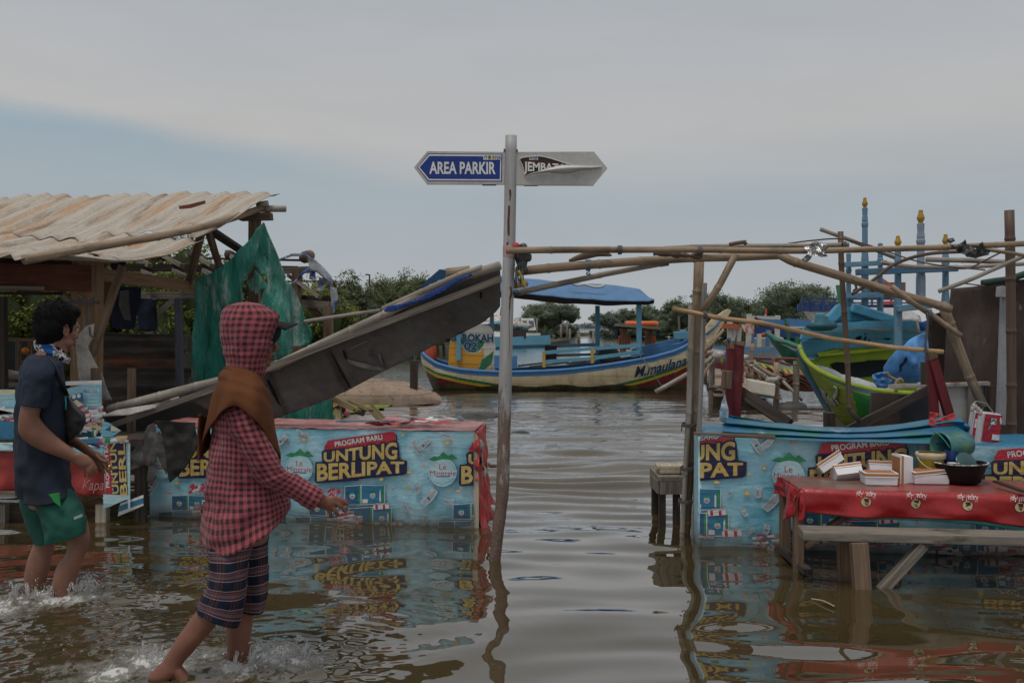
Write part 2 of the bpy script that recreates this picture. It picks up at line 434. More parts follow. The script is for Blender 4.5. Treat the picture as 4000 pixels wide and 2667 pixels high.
# ------------------------------------------------------------------ water
def water_material():
    t = NT('muddy_water'); c = t.coord('Object')
    at = t.n('ShaderNodeAttribute', attribute_name='tint'); sp = t.n('ShaderNodeSeparateColor'); t.l(at.outputs['Color'], sp.inputs[0])
    n1 = t.noise(t.coord('Object', (1, .6, 1)), .8, 5, .6)
    mud = t.mix(t.ramp(n1, [(.3, 0), (.7, 1)]), (.040, .029, .012), (.060, .044, .019))
    foam_n = t.noise(t.coord('Object', (1, .55, 1)), 34, 8, .8); foam_c = t.noise(c, 7, 4, .6)
    f = t.math('ADD', t.math('MULTIPLY', sp.outputs[0], .60), t.math('ADD', t.math('MULTIPLY', foam_n, .62), t.math('MULTIPLY', foam_c, .32)))
    fm = t.ramp(f, [(.86, 0), (1.02, .28), (1.2, .75)])
    speck = t.math('MULTIPLY', t.ramp(t.noise(t.coord('Object', (1, .45, 1)), 60, 2, .5), [(.735, 0), (.765, .6)]), t.math('ADD', t.math('MULTIPLY', sp.outputs[0], 1.2), t.math('MULTIPLY', sp.outputs[1], .55)))
    fm2 = t.math('MAXIMUM', fm, speck, clamp=True)
    d = t.n('ShaderNodeBsdfDiffuse'); t.l(t.mix(fm2, mud, (.62, .62, .60)), d.inputs[0])
    # fine wind ripples: crests run across the picture, finer on open water
    w1 = t.noise(t.coord('Object', (3.2, 13, 1)), 1.0, 3, .55, .4); w2 = t.noise(t.coord('Object', (9, 34, 1)), 1., 2, .5, .3)
    rip = t.math('ADD', t.math('MULTIPLY', w1, t.math('MULTIPLY', sp.outputs[2], 1.0)), t.math('MULTIPLY', w2, t.math('MULTIPLY', sp.outputs[2], .22)))
    nb = t.bump(t.math('ADD', rip, t.math('MULTIPLY', fm2, .12)), 1.0, .02)
    gl = t.n('ShaderNodeBsdfGlossy'); gl.inputs['Roughness'].default_value = .015; t.l(nb, gl.inputs['Normal']); gl.inputs['Color'].default_value = (.93, .93, .93, 1)
    fr = t.n('ShaderNodeFresnel'); fr.inputs['IOR'].default_value = 1.33; t.l(nb, fr.inputs['Normal']); frp = t.math('MULTIPLY', t.math('POWER', fr.outputs[0], .86), 1.55, clamp=True)
    ms = t.n('ShaderNodeMixShader'); t.l(t.math('MULTIPLY', frp, t.math('SUBTRACT', 1.0, t.math('MULTIPLY', fm2, .8))), ms.inputs[0])
    t.l(d.outputs[0], ms.inputs[1]); t.l(gl.outputs[0], ms.inputs[2]); t.l(ms.outputs[0], t.out.inputs[0]); return t.m
def water():
    nx, ny = 860, 940
    py = np.concatenate([np.linspace(1640, 790, ny-60), 745+np.geomspace(44, .9, 60)])
    Y = FPX*HC/(py-HY); u = np.linspace(-1500, 3850, nx)
    # columns packed denser inside the frame
    u = np.concatenate([np.linspace(-1600, -40, 120, endpoint=False), np.linspace(-40, 2400, nx-240, endpoint=False), np.linspace(2400, 3950, 120)])
    X = (u[None, :]-CX)*Y[:, None]/FPX; YY = np.repeat(Y[:, None], nx, 1)
    rs = np.random.RandomState(4); Z = np.zeros_like(X)
    wx = X+.12*np.sin(YY*1.7+X*.9+1)+.05*np.sin(YY*4.1-X*2.3); wy = YY+.10*np.sin(X*1.3+YY*.8)+.04*np.sin(X*3.7+YY*1.9+2)
    res = np.repeat((Y**2/(FPX*HC)*2.0)[:, None], nx, 1)
    for k in range(30):                            # slow swell, glassy near the camera
        lam = math.exp(rs.uniform(math.log(.26), math.log(1.5))); th = rs.normal(0, .40 if lam < .45 else .75); sl = .0205
        kk = 2*math.pi/lam; fade = np.clip((lam*abs(math.cos(th))+.02)/np.maximum(res, 1e-4)/2.5-.6, 0, 1)
        env = .55+.45*np.sin(wx*rs.uniform(.4, 1.1)+wy*rs.uniform(.4, 1.1)+rs.uniform(0, 6))
        Z += sl/kk*fade*env*np.sin(kk*(math.sin(th)*wx+math.cos(th)*wy)+rs.uniform(0, 6.28))
    for k in range(34):                            # long-crested ripples on the open water behind the stalls
        lam = math.exp(rs.uniform(math.log(.15), math.log(.62))); th = rs.normal(0, .13); sl = .105
        kk = 2*math.pi/lam; fade = np.clip((lam*abs(math.cos(th))+.02)/np.maximum(res, 1e-4)/2.5-.6, 0, 1)*np.clip((YY-5.5)/3.0, .06, 1)
        env = np.clip(.25+.75*np.sin(wx*rs.uniform(.3, .9)+wy*rs.uniform(.5, 1.6)+rs.uniform(0, 6)), 0, 1)
        Z += sl/kk*fade*env*np.sin(kk*(math.sin(th)*wx+math.cos(th)*wy)+rs.uniform(0, 6.28))
    calm = np.clip((YY-3.5)/4, .8, 1.0); Z *= calm
    foam = np.zeros_like(X); sc = np.zeros_like(X)
    for (fx, fy, r, a) in SPLASH:
        d = np.sqrt((X-fx)**2+((YY-fy)*1.0)**2)
        g = np.exp(-(d/r)**2); foam = np.maximum(foam, a*g); sc = np.maximum(sc, .8*a*np.exp(-(d/(r*2.6))**2))
        Z += .0011*a*np.exp(-d/.40)*np.sin(d*2*math.pi/.085)*np.clip(d/.1, 0, 1)
    # churned water where they wade
    P = np.zeros_like(X)
    for k in range(60):
        lam = rs.uniform(.03, .16); th = rs.uniform(0, 6.28); P += lam*np.sin(2*math.pi/lam*(math.cos(th)*X+math.sin(th)*YY)+rs.uniform(0, 6.28))
    Z += np.clip(foam, 0, 1)*P*.0075*(YY < 7)+np.clip(foam-.35, 0, 1)*np.abs(P)*.011*(YY < 7)
    Z += np.clip(sc, 0, 1)*P*.0009*(YY < 7)
    rip = np.clip((YY-6)/14., 0.0, 1)*.55+.012; rip = np.minimum(rip, 14/np.maximum(YY, 1)+.10)
    co_ = np.stack([X, YY, Z], -1).reshape(-1, 3)
    i = np.arange((ny-1)*nx).reshape(ny-1, nx)[:, :-1].ravel(); f = np.stack([i, i+1, i+nx+1, i+nx], -1)
    nv = len(co_)
    ext = np.array([[-60, -30, 0], [60, -30, 0]]); 
    me = bpy.data.meshes.new('water'); me.vertices.add(nv); me.vertices.foreach_set('co', co_.astype(np.float32).ravel())
    me.loops.add(len(f)*4); me.polygons.add(len(f)); me.loops.foreach_set('vertex_index', f.astype(np.int32).ravel())
    me.polygons.foreach_set('loop_start', np.arange(0, len(f)*4, 4, dtype=np.int32)); me.update(calc_edges=True)
    me.polygons.foreach_set('use_smooth', np.ones(len(f), dtype=bool))
    at = me.color_attributes.new('tint', 'FLOAT_COLOR', 'POINT')
    at.data.foreach_set('color', np.stack([foam, sc, rip, np.ones_like(X)], -1).astype(np.float32).ravel())
    me.materials.append(water_material()); o = bpy.data.objects.new('water', me); COL.objects.link(o); props(o, kind='structure')
    mb = MB(); y0 = float(Y[0]); x0 = float(X[0, 0]); x1 = float(X[0, -1])
    mb.add([(-60, -40, -.004), (60, -40, -.004), (x1+40, y0+.02, -.004), (x0-40, y0+.02, -.004)], [(0, 1, 2, 3)])
    w2 = mb.build('water', bpy.data.materials['muddy_water'], kind='structure')
WM = lambda p: (W(p, gy(p[1])).x, gy(p[1]))
def gy(py): return FPX*HC/(py-HY)
SPLASH = []
for p, r, a in ((N(1130, 1010), .26, .9), (N(960, 985), .22, .95), (N(1570, 1035), .22, .9), (N(1790, 960), .26, .95), (N(1950, 1000), .22, .85), (N(700, 1060), .24, .9), (N(1330, 950), .18, .8),
                (N(420, 560), .34, .95), (N(250, 560), .30, .85), (N(520, 500), .22, .95), (N(30, 620), .34, .9), (N(430, 800), .36, .62), (N(620, 720), .28, .55), (N(860, 930), .24, .75), (N(380, 1060), .3, .66), (N(2060, 970), .25, .7)):
    SPLASH.append((*WM(p), r, a))
water()
# seabed under the muddy water
mb = MB(); mb.add([(-90, -40, -.6), (90, -40, -.6), (500, 400, -.9), (-500, 400, -.9)], [(0, 1, 2, 3)])
mb.build('ground', mat('mud', (.10, .075, .045), .9), kind='structure')

# ------------------------------------------------------------------ foliage
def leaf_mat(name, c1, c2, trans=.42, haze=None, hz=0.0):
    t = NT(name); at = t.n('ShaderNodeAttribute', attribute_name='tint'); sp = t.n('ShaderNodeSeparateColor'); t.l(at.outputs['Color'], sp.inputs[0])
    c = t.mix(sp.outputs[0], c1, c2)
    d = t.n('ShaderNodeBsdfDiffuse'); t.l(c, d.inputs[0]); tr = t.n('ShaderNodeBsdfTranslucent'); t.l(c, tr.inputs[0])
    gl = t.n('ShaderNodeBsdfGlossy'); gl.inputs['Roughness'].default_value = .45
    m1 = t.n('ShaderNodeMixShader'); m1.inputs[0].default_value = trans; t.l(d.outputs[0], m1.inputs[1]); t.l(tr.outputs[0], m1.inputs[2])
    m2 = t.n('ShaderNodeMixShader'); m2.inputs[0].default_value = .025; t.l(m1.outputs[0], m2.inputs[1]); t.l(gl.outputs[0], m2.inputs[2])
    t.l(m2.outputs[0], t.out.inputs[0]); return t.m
def leaves(name, mat_, parent, blobs, n, size, seed, aspect=.5, fill=.35, subs=26, up=.35, core=None, ctint=.0, kind=None):
    """blobs: (centre, rx, ry, rz). Leaf-sized quads spread through lumpy sub-clumps of every blob"""
    rs = np.random.RandomState(seed); vol = np.array([b[1]*b[2]*b[3] for b in blobs])**.67; vol = vol/vol.sum()
    P, T = [], []
    for b, w in zip(blobs, vol):
        c = np.array(b[0]); r = np.array(b[1:4]); m = max(6, int(subs*max(.4, w*len(blobs))))
        d = rs.normal(size=(m, 3)); d /= np.linalg.norm(d, axis=1)[:, None]; d[:, 2] = np.where(d[:, 2] < -.5, -d[:, 2], d[:, 2])
        sc = c+d*r*rs.uniform(.55, .95, (m, 1)); sr = r.mean()*rs.uniform(.2, .42, m); sl = rs.uniform(0, 1, m)
        k = int(n*w); idx = rs.randint(0, m, k); q = rs.normal(size=(k, 3)); q /= np.linalg.norm(q, axis=1)[:, None]
        rad = rs.uniform(0, 1, k)**.5
        p = sc[idx]+q*(sr[idx]*rad)[:, None]*np.array([1, 1, .85])
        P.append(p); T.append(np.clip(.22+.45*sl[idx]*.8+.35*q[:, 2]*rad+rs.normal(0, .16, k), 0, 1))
    P = np.concatenate(P); T = np.concatenate(T); k = len(P)
    nrm = rs.normal(size=(k, 3)); nrm[:, 2] = np.abs(nrm[:, 2])+up; nrm /= np.linalg.norm(nrm, axis=1)[:, None]
    a = np.cross(nrm, rs.normal(size=(k, 3))); a /= np.linalg.norm(a, axis=1)[:, None]; b_ = np.cross(nrm, a)
    s = size*rs.uniform(.6, 1.35, (k, 1)); a *= s; b_ *= s*aspect
    vs = np.stack([P-a, P+b_*.9-a*.1, P+a, P-b_*.9-a*.1], 1).reshape(-1, 3); f = np.arange(k*4).reshape(k, 4)
    T4 = np.repeat(T, 4)
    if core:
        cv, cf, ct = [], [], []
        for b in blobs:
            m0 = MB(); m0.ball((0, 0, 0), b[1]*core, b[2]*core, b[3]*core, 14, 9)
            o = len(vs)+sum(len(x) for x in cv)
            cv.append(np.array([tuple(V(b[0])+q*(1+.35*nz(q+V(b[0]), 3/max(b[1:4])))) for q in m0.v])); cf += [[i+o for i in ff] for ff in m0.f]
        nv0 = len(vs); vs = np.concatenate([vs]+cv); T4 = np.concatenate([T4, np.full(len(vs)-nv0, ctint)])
        fl = np.concatenate([f.ravel(), np.array([i for x in cf for i in x])]); ls = np.concatenate([np.arange(0, k*4, 4), k*4+np.arange(len(cf))*4])
    else: fl = f.ravel(); ls = np.arange(0, k*4, 4)
    base = np.array(BASE[parent.name]) if parent else np.array(blobs[0][0])*np.array([1, 1, 0])
    me = bpy.data.meshes.new(name); me.vertices.add(len(vs)); me.vertices.foreach_set('co', (vs-base).astype(np.float32).ravel())
    me.loops.add(len(fl)); me.polygons.add(len(ls)); me.loops.foreach_set('vertex_index', fl.astype(np.int32)); me.polygons.foreach_set('loop_start', ls.astype(np.int32)); me.update(calc_edges=True)
    at = me.color_attributes.new('tint', 'FLOAT_COLOR', 'POINT'); at.data.foreach_set('color', np.repeat(T4[:, None], 4, 1).astype(np.float32).ravel())
    me.materials.append(mat_); o = bpy.data.objects.new(name, me); COL.objects.link(o)
    if parent: o.parent = parent
    else: o.location = base
    if kind: o['kind'] = kind
    return o
BARK = mat('bark', (.13, .10, .075), .9, .4, 8, (1, 1, .2))
LM_NEAR = leaf_mat('bright_leaf', (.050, .075, .014), (.31, .33, .085))
LM_MID = leaf_mat('bush_leaf', (.07, .10, .042), (.23, .26, .12))
LM_DARK = leaf_mat('hazed_mangrove_leaf', (.085, .115, .078), (.22, .255, .15))  # far mangroves: distance haze put into the leaf colour, greyer and paler
LM_PALE = leaf_mat('pale_leaf', (.08, .11, .055), (.23, .25, .14))
LM_FAR = leaf_mat('hazed_distant_leaf', (.11, .145, .115), (.25, .29, .21))  # distance haze put into the leaf colour here as well
LM_HAZE = leaf_mat('hazy_leaf', (.19, .235, .24), (.27, .31, .30))  # strongest haze, put into the base colour of the farthest wood
def tree(label, x0, x1, ytop, ybase, Y, lm, seed, n=5000, size=.2, group=None, nb=7, core=.55, name='tree', cat='tree', yb=None, depth=.6, shape=1.0):
    """crown fills the stated extent at depth Y; base of the trunk at the water"""
    rs = random.Random(seed); a = W((x0, ytop), Y); b = W((x1, ybase), Y); w = b.x-a.x; zt = a.z; zb = 0.0
    base = V(((a.x+b.x)/2, Y, -.1)); t = thing(name, label, cat, base, group); h = (zt-zb)*1.09; w *= 1.08; blobs = []
    blobs.append((V((base.x, Y, zb+h*.52)), w*.36, w*.36*depth, h*.48))
    w *= 1.12
    for k in range(7):
        an = 6.283*k/7+rs.uniform(-.3, .3); blobs.append((V((base.x+math.cos(an)*w*.36, Y+math.sin(an)*w*.36*depth, zb+h*.10)), w*.2, w*.2*depth, h*.16))
    for k in range(nb):
        an = 6.283*k/nb+rs.uniform(-.4, .4); f = rs.uniform(.5, .85); zz = rs.uniform(.2, .72)
        r = w*rs.uniform(.2, .29)
        blobs.append((V((base.x+math.cos(an)*w*.5*f*(1-.35*max(0, zz-.5)), Y+math.sin(an)*w*.5*f*depth, zb+h*zz)), r, r*depth, h*rs.uniform(.2, .3)))
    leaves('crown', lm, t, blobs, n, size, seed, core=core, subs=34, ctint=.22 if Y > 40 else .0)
    mb = MB(); mb.tube([(base.x, Y, -.3), (base.x+rs.uniform(-.1, .1)*w*.2, Y, zb+h*.3), (base.x+rs.uniform(-.1, .1)*w, Y, zb+h*.75)], [w*.03+.03, w*.022+.02, w*.008], 7)
    for k in range(4):
        q = blobs[1+k*len(blobs)//5][0]; mb.tube([(base.x, Y, zb+h*.15), (base.x*.5+q.x*.5, (Y+q.y)/2, zb+h*.35), q], [w*.015+.01, w*.01, w*.004], 5)
    mb.build('trunk', BARK, t, True); return t
GT = 'mangrove trees on the far banks'
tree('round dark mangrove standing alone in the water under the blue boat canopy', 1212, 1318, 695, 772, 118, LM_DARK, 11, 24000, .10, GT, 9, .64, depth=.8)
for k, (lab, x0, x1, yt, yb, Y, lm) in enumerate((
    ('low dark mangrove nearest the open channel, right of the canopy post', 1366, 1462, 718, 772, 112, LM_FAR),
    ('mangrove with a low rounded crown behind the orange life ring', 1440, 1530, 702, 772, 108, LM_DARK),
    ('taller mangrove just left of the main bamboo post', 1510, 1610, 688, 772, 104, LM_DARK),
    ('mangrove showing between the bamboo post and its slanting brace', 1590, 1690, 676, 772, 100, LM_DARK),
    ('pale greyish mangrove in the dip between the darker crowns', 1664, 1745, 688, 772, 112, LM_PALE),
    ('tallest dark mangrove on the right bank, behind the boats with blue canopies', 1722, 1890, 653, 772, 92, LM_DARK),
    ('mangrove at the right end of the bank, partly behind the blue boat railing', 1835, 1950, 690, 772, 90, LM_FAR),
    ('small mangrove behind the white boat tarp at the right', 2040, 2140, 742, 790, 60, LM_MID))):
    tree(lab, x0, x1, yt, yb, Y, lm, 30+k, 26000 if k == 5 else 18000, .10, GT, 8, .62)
for k, (lab, x0, x1, yt, yb, Y, lm) in enumerate((
    ('loose light green tree just right of the tattered blue rags', 755, 850, 630, 770, 46, LM_PALE),
    ('bushy green tree in the middle of the bank left of the signpost', 815, 925, 640, 775, 50, LM_MID),
    ('tall pointed green tree on the bank, left of the blue canopy end', 880, 1000, 628, 775, 54, LM_MID),
    ('light green tree at the far left of the bank, behind the grey frame', 690, 800, 648, 770, 48, LM_PALE),
    ('pale feathery tree between the street lamp and the pointed tree', 850, 930, 648, 775, 60, LM_PALE),
    ('green tree half hidden behind the raised end of the fallen awning', 960, 1075, 655, 775, 58, LM_MID))):
    tree(lab, x0, x1, yt, yb, Y, lm, 60+k, 18000, .065, 'trees on the left bank', 9, .6)
for k, (lab, x0, x1, yt, yb, Y) in enumerate((
    ('leafy yellow-green shrub behind the man, at the left edge under the shack roof', -160, 90, 640, 900, 12.5),
    ('leafy yellow-green shrub right behind the man and the shack corner post', 40, 260, 610, 900, 13.0),
    ('leafy yellow-green shrub behind the hanging dark clothes', 180, 380, 565, 880, 13.5),
    ('tall leafy yellow-green shrub rising behind the roof struts of the shack', 320, 520, 538, 880, 13),
    ('leafy shrub behind the green torn tarp', 440, 640, 590, 860, 14.5),
    ('loose pale shrub right of the torn tarp, behind the grey frame', 600, 800, 645, 860, 17))):
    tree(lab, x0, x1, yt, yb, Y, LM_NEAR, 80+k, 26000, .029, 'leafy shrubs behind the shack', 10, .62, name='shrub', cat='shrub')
# hazy wood closing the channel
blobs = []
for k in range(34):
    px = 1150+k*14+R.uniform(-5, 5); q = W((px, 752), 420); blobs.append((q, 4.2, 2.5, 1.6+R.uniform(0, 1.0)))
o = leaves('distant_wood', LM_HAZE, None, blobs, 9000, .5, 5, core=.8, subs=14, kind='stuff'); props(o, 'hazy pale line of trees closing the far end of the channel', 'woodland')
# banks
mb = MB()
for (x0, x1, Y, d) in ((720, 1110, 62, 10), (1330, 2000, 118, 14)):
    a = W((x0, 760), Y); b = W((x1, 760), Y)
    mb.hexa([(a.x, Y-.5, -.5), (b.x, Y-.5, -.5), (b.x+6, Y+d, -.5), (a.x-6, Y+d, -.5)], [(a.x+.8, Y+1.2, .25), (b.x-.8, Y+1.2, .25), (b.x+6, Y+d, .3), (a.x-6, Y+d, .3)])
mb.build('shore', mat('bank_mud', (.07, .06, .04), .95), kind='structure')
# palm
def palm():
    q = W((1205, 742), 100); t = thing('palm_tree', 'small palm with drooping fronds beside the pole, left of the round mangrove', 'palm', V((q.x, 100, 0)))
    mb = MB(); mb.tube([(q.x, 100, -.2), (q.x+.05, 100, .8), (q.x, 100, 1.7)], [.1, .08, .07], 7); mb.build('trunk', BARK, t, True)
    mb = MB()
    for k in range(13):
        an = R.uniform(0, 6.28); le = R.uniform(1.0, 1.6); ri = R.uniform(.3, 1.3)
        pts = [V((q.x, 100, 1.7))+V((math.cos(an)*le*s, math.sin(an)*le*s, ri*s-1.1*s*s)) for s in (0, .25, .5, .75, 1)]
        mb.tube(pts, [.02, .018, .015, .012, .006], 4)
        for s in range(1, 18):
            f = s/18*4; i = min(3, int(f)); p = pts[i].lerp(pts[i+1], f-i); sd_ = V((-math.sin(an), math.cos(an), 0))
            for sg in (-1, 1): mb.quad([p, p+V((math.cos(an)*.06, math.sin(an)*.06, 0)), p+sd_*sg*.32*(1-s/30)+V((0, 0, -.14)), p+sd_*sg*.30*(1-s/30)+V((0, 0, -.17))])
    mb.c = [(R.uniform(.2, 1),)*4 for _ in mb.v]; mb.build('crown', LM_PALE, t)
palm()
# ------------------------------------------------------------------ shared materials
WOOD_BROWN = wood('brown_timber', (.185, .125, .085)); WOOD_GREY = wood('weathered_timber', (.22, .19, .16)); WOOD_DARK = wood('dark_timber', (.065, .05, .042))
WOOD_ORANGE = wood('sunlit_timber', (.26, .165, .10), .5, col2=(.30, .10, .03), thr=.66); WOOD_RED = wood('red_brown_board', (.10, .038, .024), .6)  # WOOD_ORANGE has the warm sunlit tone of the timber put into its colour
WOOD_BLUE = wood('slate_painted_timber', (.075, .082, .105), .7); WOOD_PALE = wood('pale_timber', (.42, .36, .28), .6)
BAM = bamboo_mat('bamboo_cane', (.29, .205, .135)); BAM_GREY = bamboo_mat('grey_bamboo_cane', (.30, .265, .225)); BAM_DARK = bamboo_mat('dark_bamboo_cane', (.115, .075, .05), (.035, .028, .025)); BAM_GOLD = bamboo_mat('golden_bamboo_cane', (.43, .27, .13))
ROPE = mat('rope', (.10, .095, .09), .9, .3, 60)
def wbeam(mb, p0, y0, p1, y1, wpx, depth=.05, mat_=0, up=None, jit=.003):
    """bar seen as a strip wpx wide between two pixels at depths y0, y1"""
    a, b = W(p0, y0), W(p1, y1); w = wpx*((y0+y1)/2)/FPX
    d = (b-a).normalized(); upv = V((0, 1, 0)).cross(d) if up is None else V(up)
    return mb.beam(a, b, depth, w, upv, mat_, jit)
def part(parent, name, m, *bars, **kw):
    mb = MB()
    for b in bars: wbeam(mb, *b)
    return mb.build(name, m, parent, **kw)
def cane(parent, name, pts, Ys, wpx, m=None, n=10, label=None, gap=.32, taper=.92):
    if not isinstance(Ys, (list, tuple)): Ys = [Ys]*len(pts)
    if len(Ys) == 2 and len(pts) > 2: Ys = [Ys[0]+(Ys[1]-Ys[0])*k/(len(pts)-1) for k in range(len(pts))]
    r = wpx/2*Ys[0]/FPX
    mb = MB(); mb.bamboo([W(p, y) for p, y in zip(pts, Ys)], r, n, gap, taper=taper)
    return mb.build(name, m or BAM, parent, True, label=label)
def rope_tie(mb, c, ax, r, turns=3, th=.005):
    """a few turns of cord round a pole"""
    ax = V(ax).normalized(); u = ax.cross(V((.3, 1, .2))).normalized(); v = ax.cross(u); pts = []
    for k in range(turns*10+1):
        a = 6.283*k/10; pts.append(V(c)+u*math.cos(a)*r+v*math.sin(a)*r+ax*(k/10-turns/2)*th*1.8)
    for q in (-1, 1): pts.append(V(c)+u*r*1.3+V((q*.01, -.01, -.03-.03*R.random()))) if q == 1 else None
    return mb.tube(pts, th, 5)

# ------------------------------------------------------------------ shack on the left
def roof_material():
    t = NT('corrugated_roofing'); c = t.coord('UV'); mp = t.n('ShaderNodeMapping'); mp.inputs['Scale'].default_value = (5, 1.1, 1); t.l(c, mp.inputs[0])
    mp2 = t.n('ShaderNodeMapping'); mp2.inputs['Scale'].default_value = (26, 1.6, 1); t.l(c, mp2.inputs[0]); oi = t.n('ShaderNodeObjectInfo')
    n1 = t.noise(mp.outputs[0], 1., 7, .65); n2 = t.noise(mp2.outputs[0], 1., 6, .7); n3 = t.noise(c, 30, 4, .6); n4 = t.noise(mp.outputs[0], .45, 6, .65)
    a = t.mix(t.ramp(n2, [(.3, 0), (.7, 1)]), (.30, .27, .23), (.45, .41, .355))
    a = t.mix(t.ramp(n4, [(.50, 0), (.64, .8)]), a, (.37, .20, .09))
    a = t.mix(t.ramp(n1, [(.52, 0), (.68, .85)]), a, (.17, .10, .055)); a = t.mix(t.ramp(n3, [(.58, 0), (.70, .85)]), a, (.12, .075, .045))
    t.bsdf(a, .75, .0, .25, t.bump(n2, .2, .004)); return t.m
ROOFM = roof_material()
def shack():
    base = W(A(620, 900), 7.7); base.z = 0; t = thing('wooden_shack', 'tumbledown timber shack with a rusty wavy corrugated roof at the left edge', 'shack', base)
    C1, C0, C3, C2 = W((614, 461), 9.0), W((58, 592), 6.55), W((-520, 468), 9.6), W((-1100, 600), 7.1)
    def surf(u, v, lift=0, ph=0):
        p = C1.lerp(C0, v).lerp(C3.lerp(C2, v), u)
        # sag along the rafter between its ends
        p.z -= .24*math.sin(math.pi*min(1, max(0, v)))**1.3*(1-u)
        wv = ((u*26+ph) % 1); wv = min(1, wv/.30) if wv < .5 else max(0, 1-(wv-.5)/.5)
        p.z += .034*(wv-.5)+lift+.022*nz((u*9, v*5, 2), 1.4)+.010*nz((u*26, v*9, 5), 1.6)
        return p
    rows = ((.68, 1.03, 0), (.36, .735, .016), (-.02, .425, .032)); rr = random.Random(3)
    for ri, (v0, v1, lf) in enumerate(rows):
        u = -.012
        while u < .62:
            du = 4/26*rr.uniform(.9, 1.15); e = rr.uniform(-.07, .05); e2 = rr.uniform(-.02, .02) if ri == 2 else 0; tl = rr.uniform(-.05, .05); li = lf+rr.uniform(0, .014)
            mb = MB(); f = lambda a, b: surf(u+a*(du+.02), v0+e2+(v1+e-v0-e2)*b+.018*nz((a*6, u*20, ri), 1.3)*b, li+.016*a+tl*b*(a-.5)*1.4)
            mb.grid(f, 40, 14, 0, lambda a, b: (u*12+a*du*12, b*1.4+ri*3))
            mb.build('corrugated_sheet', ROOFM, t, True, solid=.004); u += du
    mb = MB(); mb.sheet([A(1265, 190), A(1330, 180), A(1450, 150), A(1452, 172), A(1350, 205), A(1268, 212)], lambda x, y: W((x, y), 8.32)+V((0, 0, .0)), 6)
    mb.build('roof_patch', mat('red_brown_patch', (.13, .04, .03), .8), t, label='red-brown torn patch on the roof sheets', solid=.006)
    cane(t, 'bamboo_rafter', [A(175, 570), A(760, 462), A(1150, 398), A(1530, 310), A(1860, 200)], [6.5, 7.2, 7.7, 8.3, 9.0], 23, BAM, label='bamboo rafter under the roof edge')
    cane(t, 'bamboo_pole', [A(1830, 208), A(2020, 210)], 9.0, 16, BAM_GREY); cane(t, 'bamboo_pole', [A(1815, 185), A(1895, 172)], 8.95, 16, BAM_GREY)
    # timber frame
    mb = MB(); mb.beam(W(A(620, 535), 7.72), V((W(A(620, 535), 7.72).x-.02, 7.72, -.3)), .17, .17, (.55, 1, 0)); mb.build('corner_post', WOOD_ORANGE, t, bevel=.004)
    part(t, 'fascia_board', WOOD_RED, (A(-40, 688), 7.2, A(642, 700), 7.6, 62, .04))
    part(t, 'ledger', WOOD_DARK, (A(-40, 620), 7.3, A(560, 560), 7.75, 40, .05)); part(t, 'ledger', WOOD_GREY, (A(-40, 768), 7.15, A(310, 770), 7.35, 9, .03))
    part(t, 'ledger', WOOD_DARK, (A(-40, 806), 7.3, A(440, 808), 7.7, 7, .03))
    part(t, 'stub_beam', WOOD_BROWN, (A(545, 566), 7.7, A(757, 574), 7.85, 25, .09), bevel=.003)
    part(t, 'side_beam', WOOD_ORANGE, (A(690, 668), 7.8, A(1385, 765), 8.8, 26, .07), bevel=.003)
    part(t, 'brace', WOOD_BROWN, (A(870, 610), 7.6, A(648, 1250), 7.5, 17, .03), bevel=.002, label='nailed plank brace running down from the beam')
    part(t, 'brace', WOOD_ORANGE, (A(770, 730), 8.0, A(690, 960), 7.9, 17, .04)); part(t, 'brace', WOOD_GREY, (A(430, 800), 7.8, A(560, 930), 7.7, 14, .04))
    part(t, 'post', WOOD_BROWN, (A(700, 700), 7.9, A(692, 980), 7.9, 10, .06))
    part(t, 'rear_post', WOOD_BROWN, (A(1800, 235), 9.0, A(1795, 1300), 9.0, 24, .08)); part(t, 'lintel', WOOD_BROWN, (A(1700, 268), 9.0, A(1920, 264), 8.98, 17, .09), bevel=.002)
    part(t, 'strut', WOOD_BROWN, (A(1425, 365), 8.3, A(1338, 728), 8.7, 14, .05)); part(t, 'strut', WOOD_BROWN, (A(1470, 358), 8.35, A(1558, 650), 9.3, 12, .05)); part(t, 'strut', WOOD_DARK, (A(1480, 355), 8.4, A(1700, 500), 9.1, 15, .05))
    part(t, 'blue_post', WOOD_BLUE, (A(1258, 845), 8.5, A(1275, 1560), 8.3, 14, .06), label='slate blue painted post by the torn tarp')
    part(t, 'post', WOOD_DARK, (A(10, 830), 7.6, A(18, 1700), 7.6, 20, .07))
    mb = MB(); rope_tie(mb, W(A(590, 870), 7.55), (0, 0, 1), .11, 3); mb.tube([W(A(560, 820), 7.5), W(A(600, 880), 7.48), W(A(690, 790), 7.5)], .008, 5); mb.tube([W(A(600, 880), 7.48), W(A(625, 1000), 7.46), W(A(640, 1100), 7.44), W(A(700, 1160), 7.44)], .008, 5); mb.build('rope', ROPE, t, True)
shack()
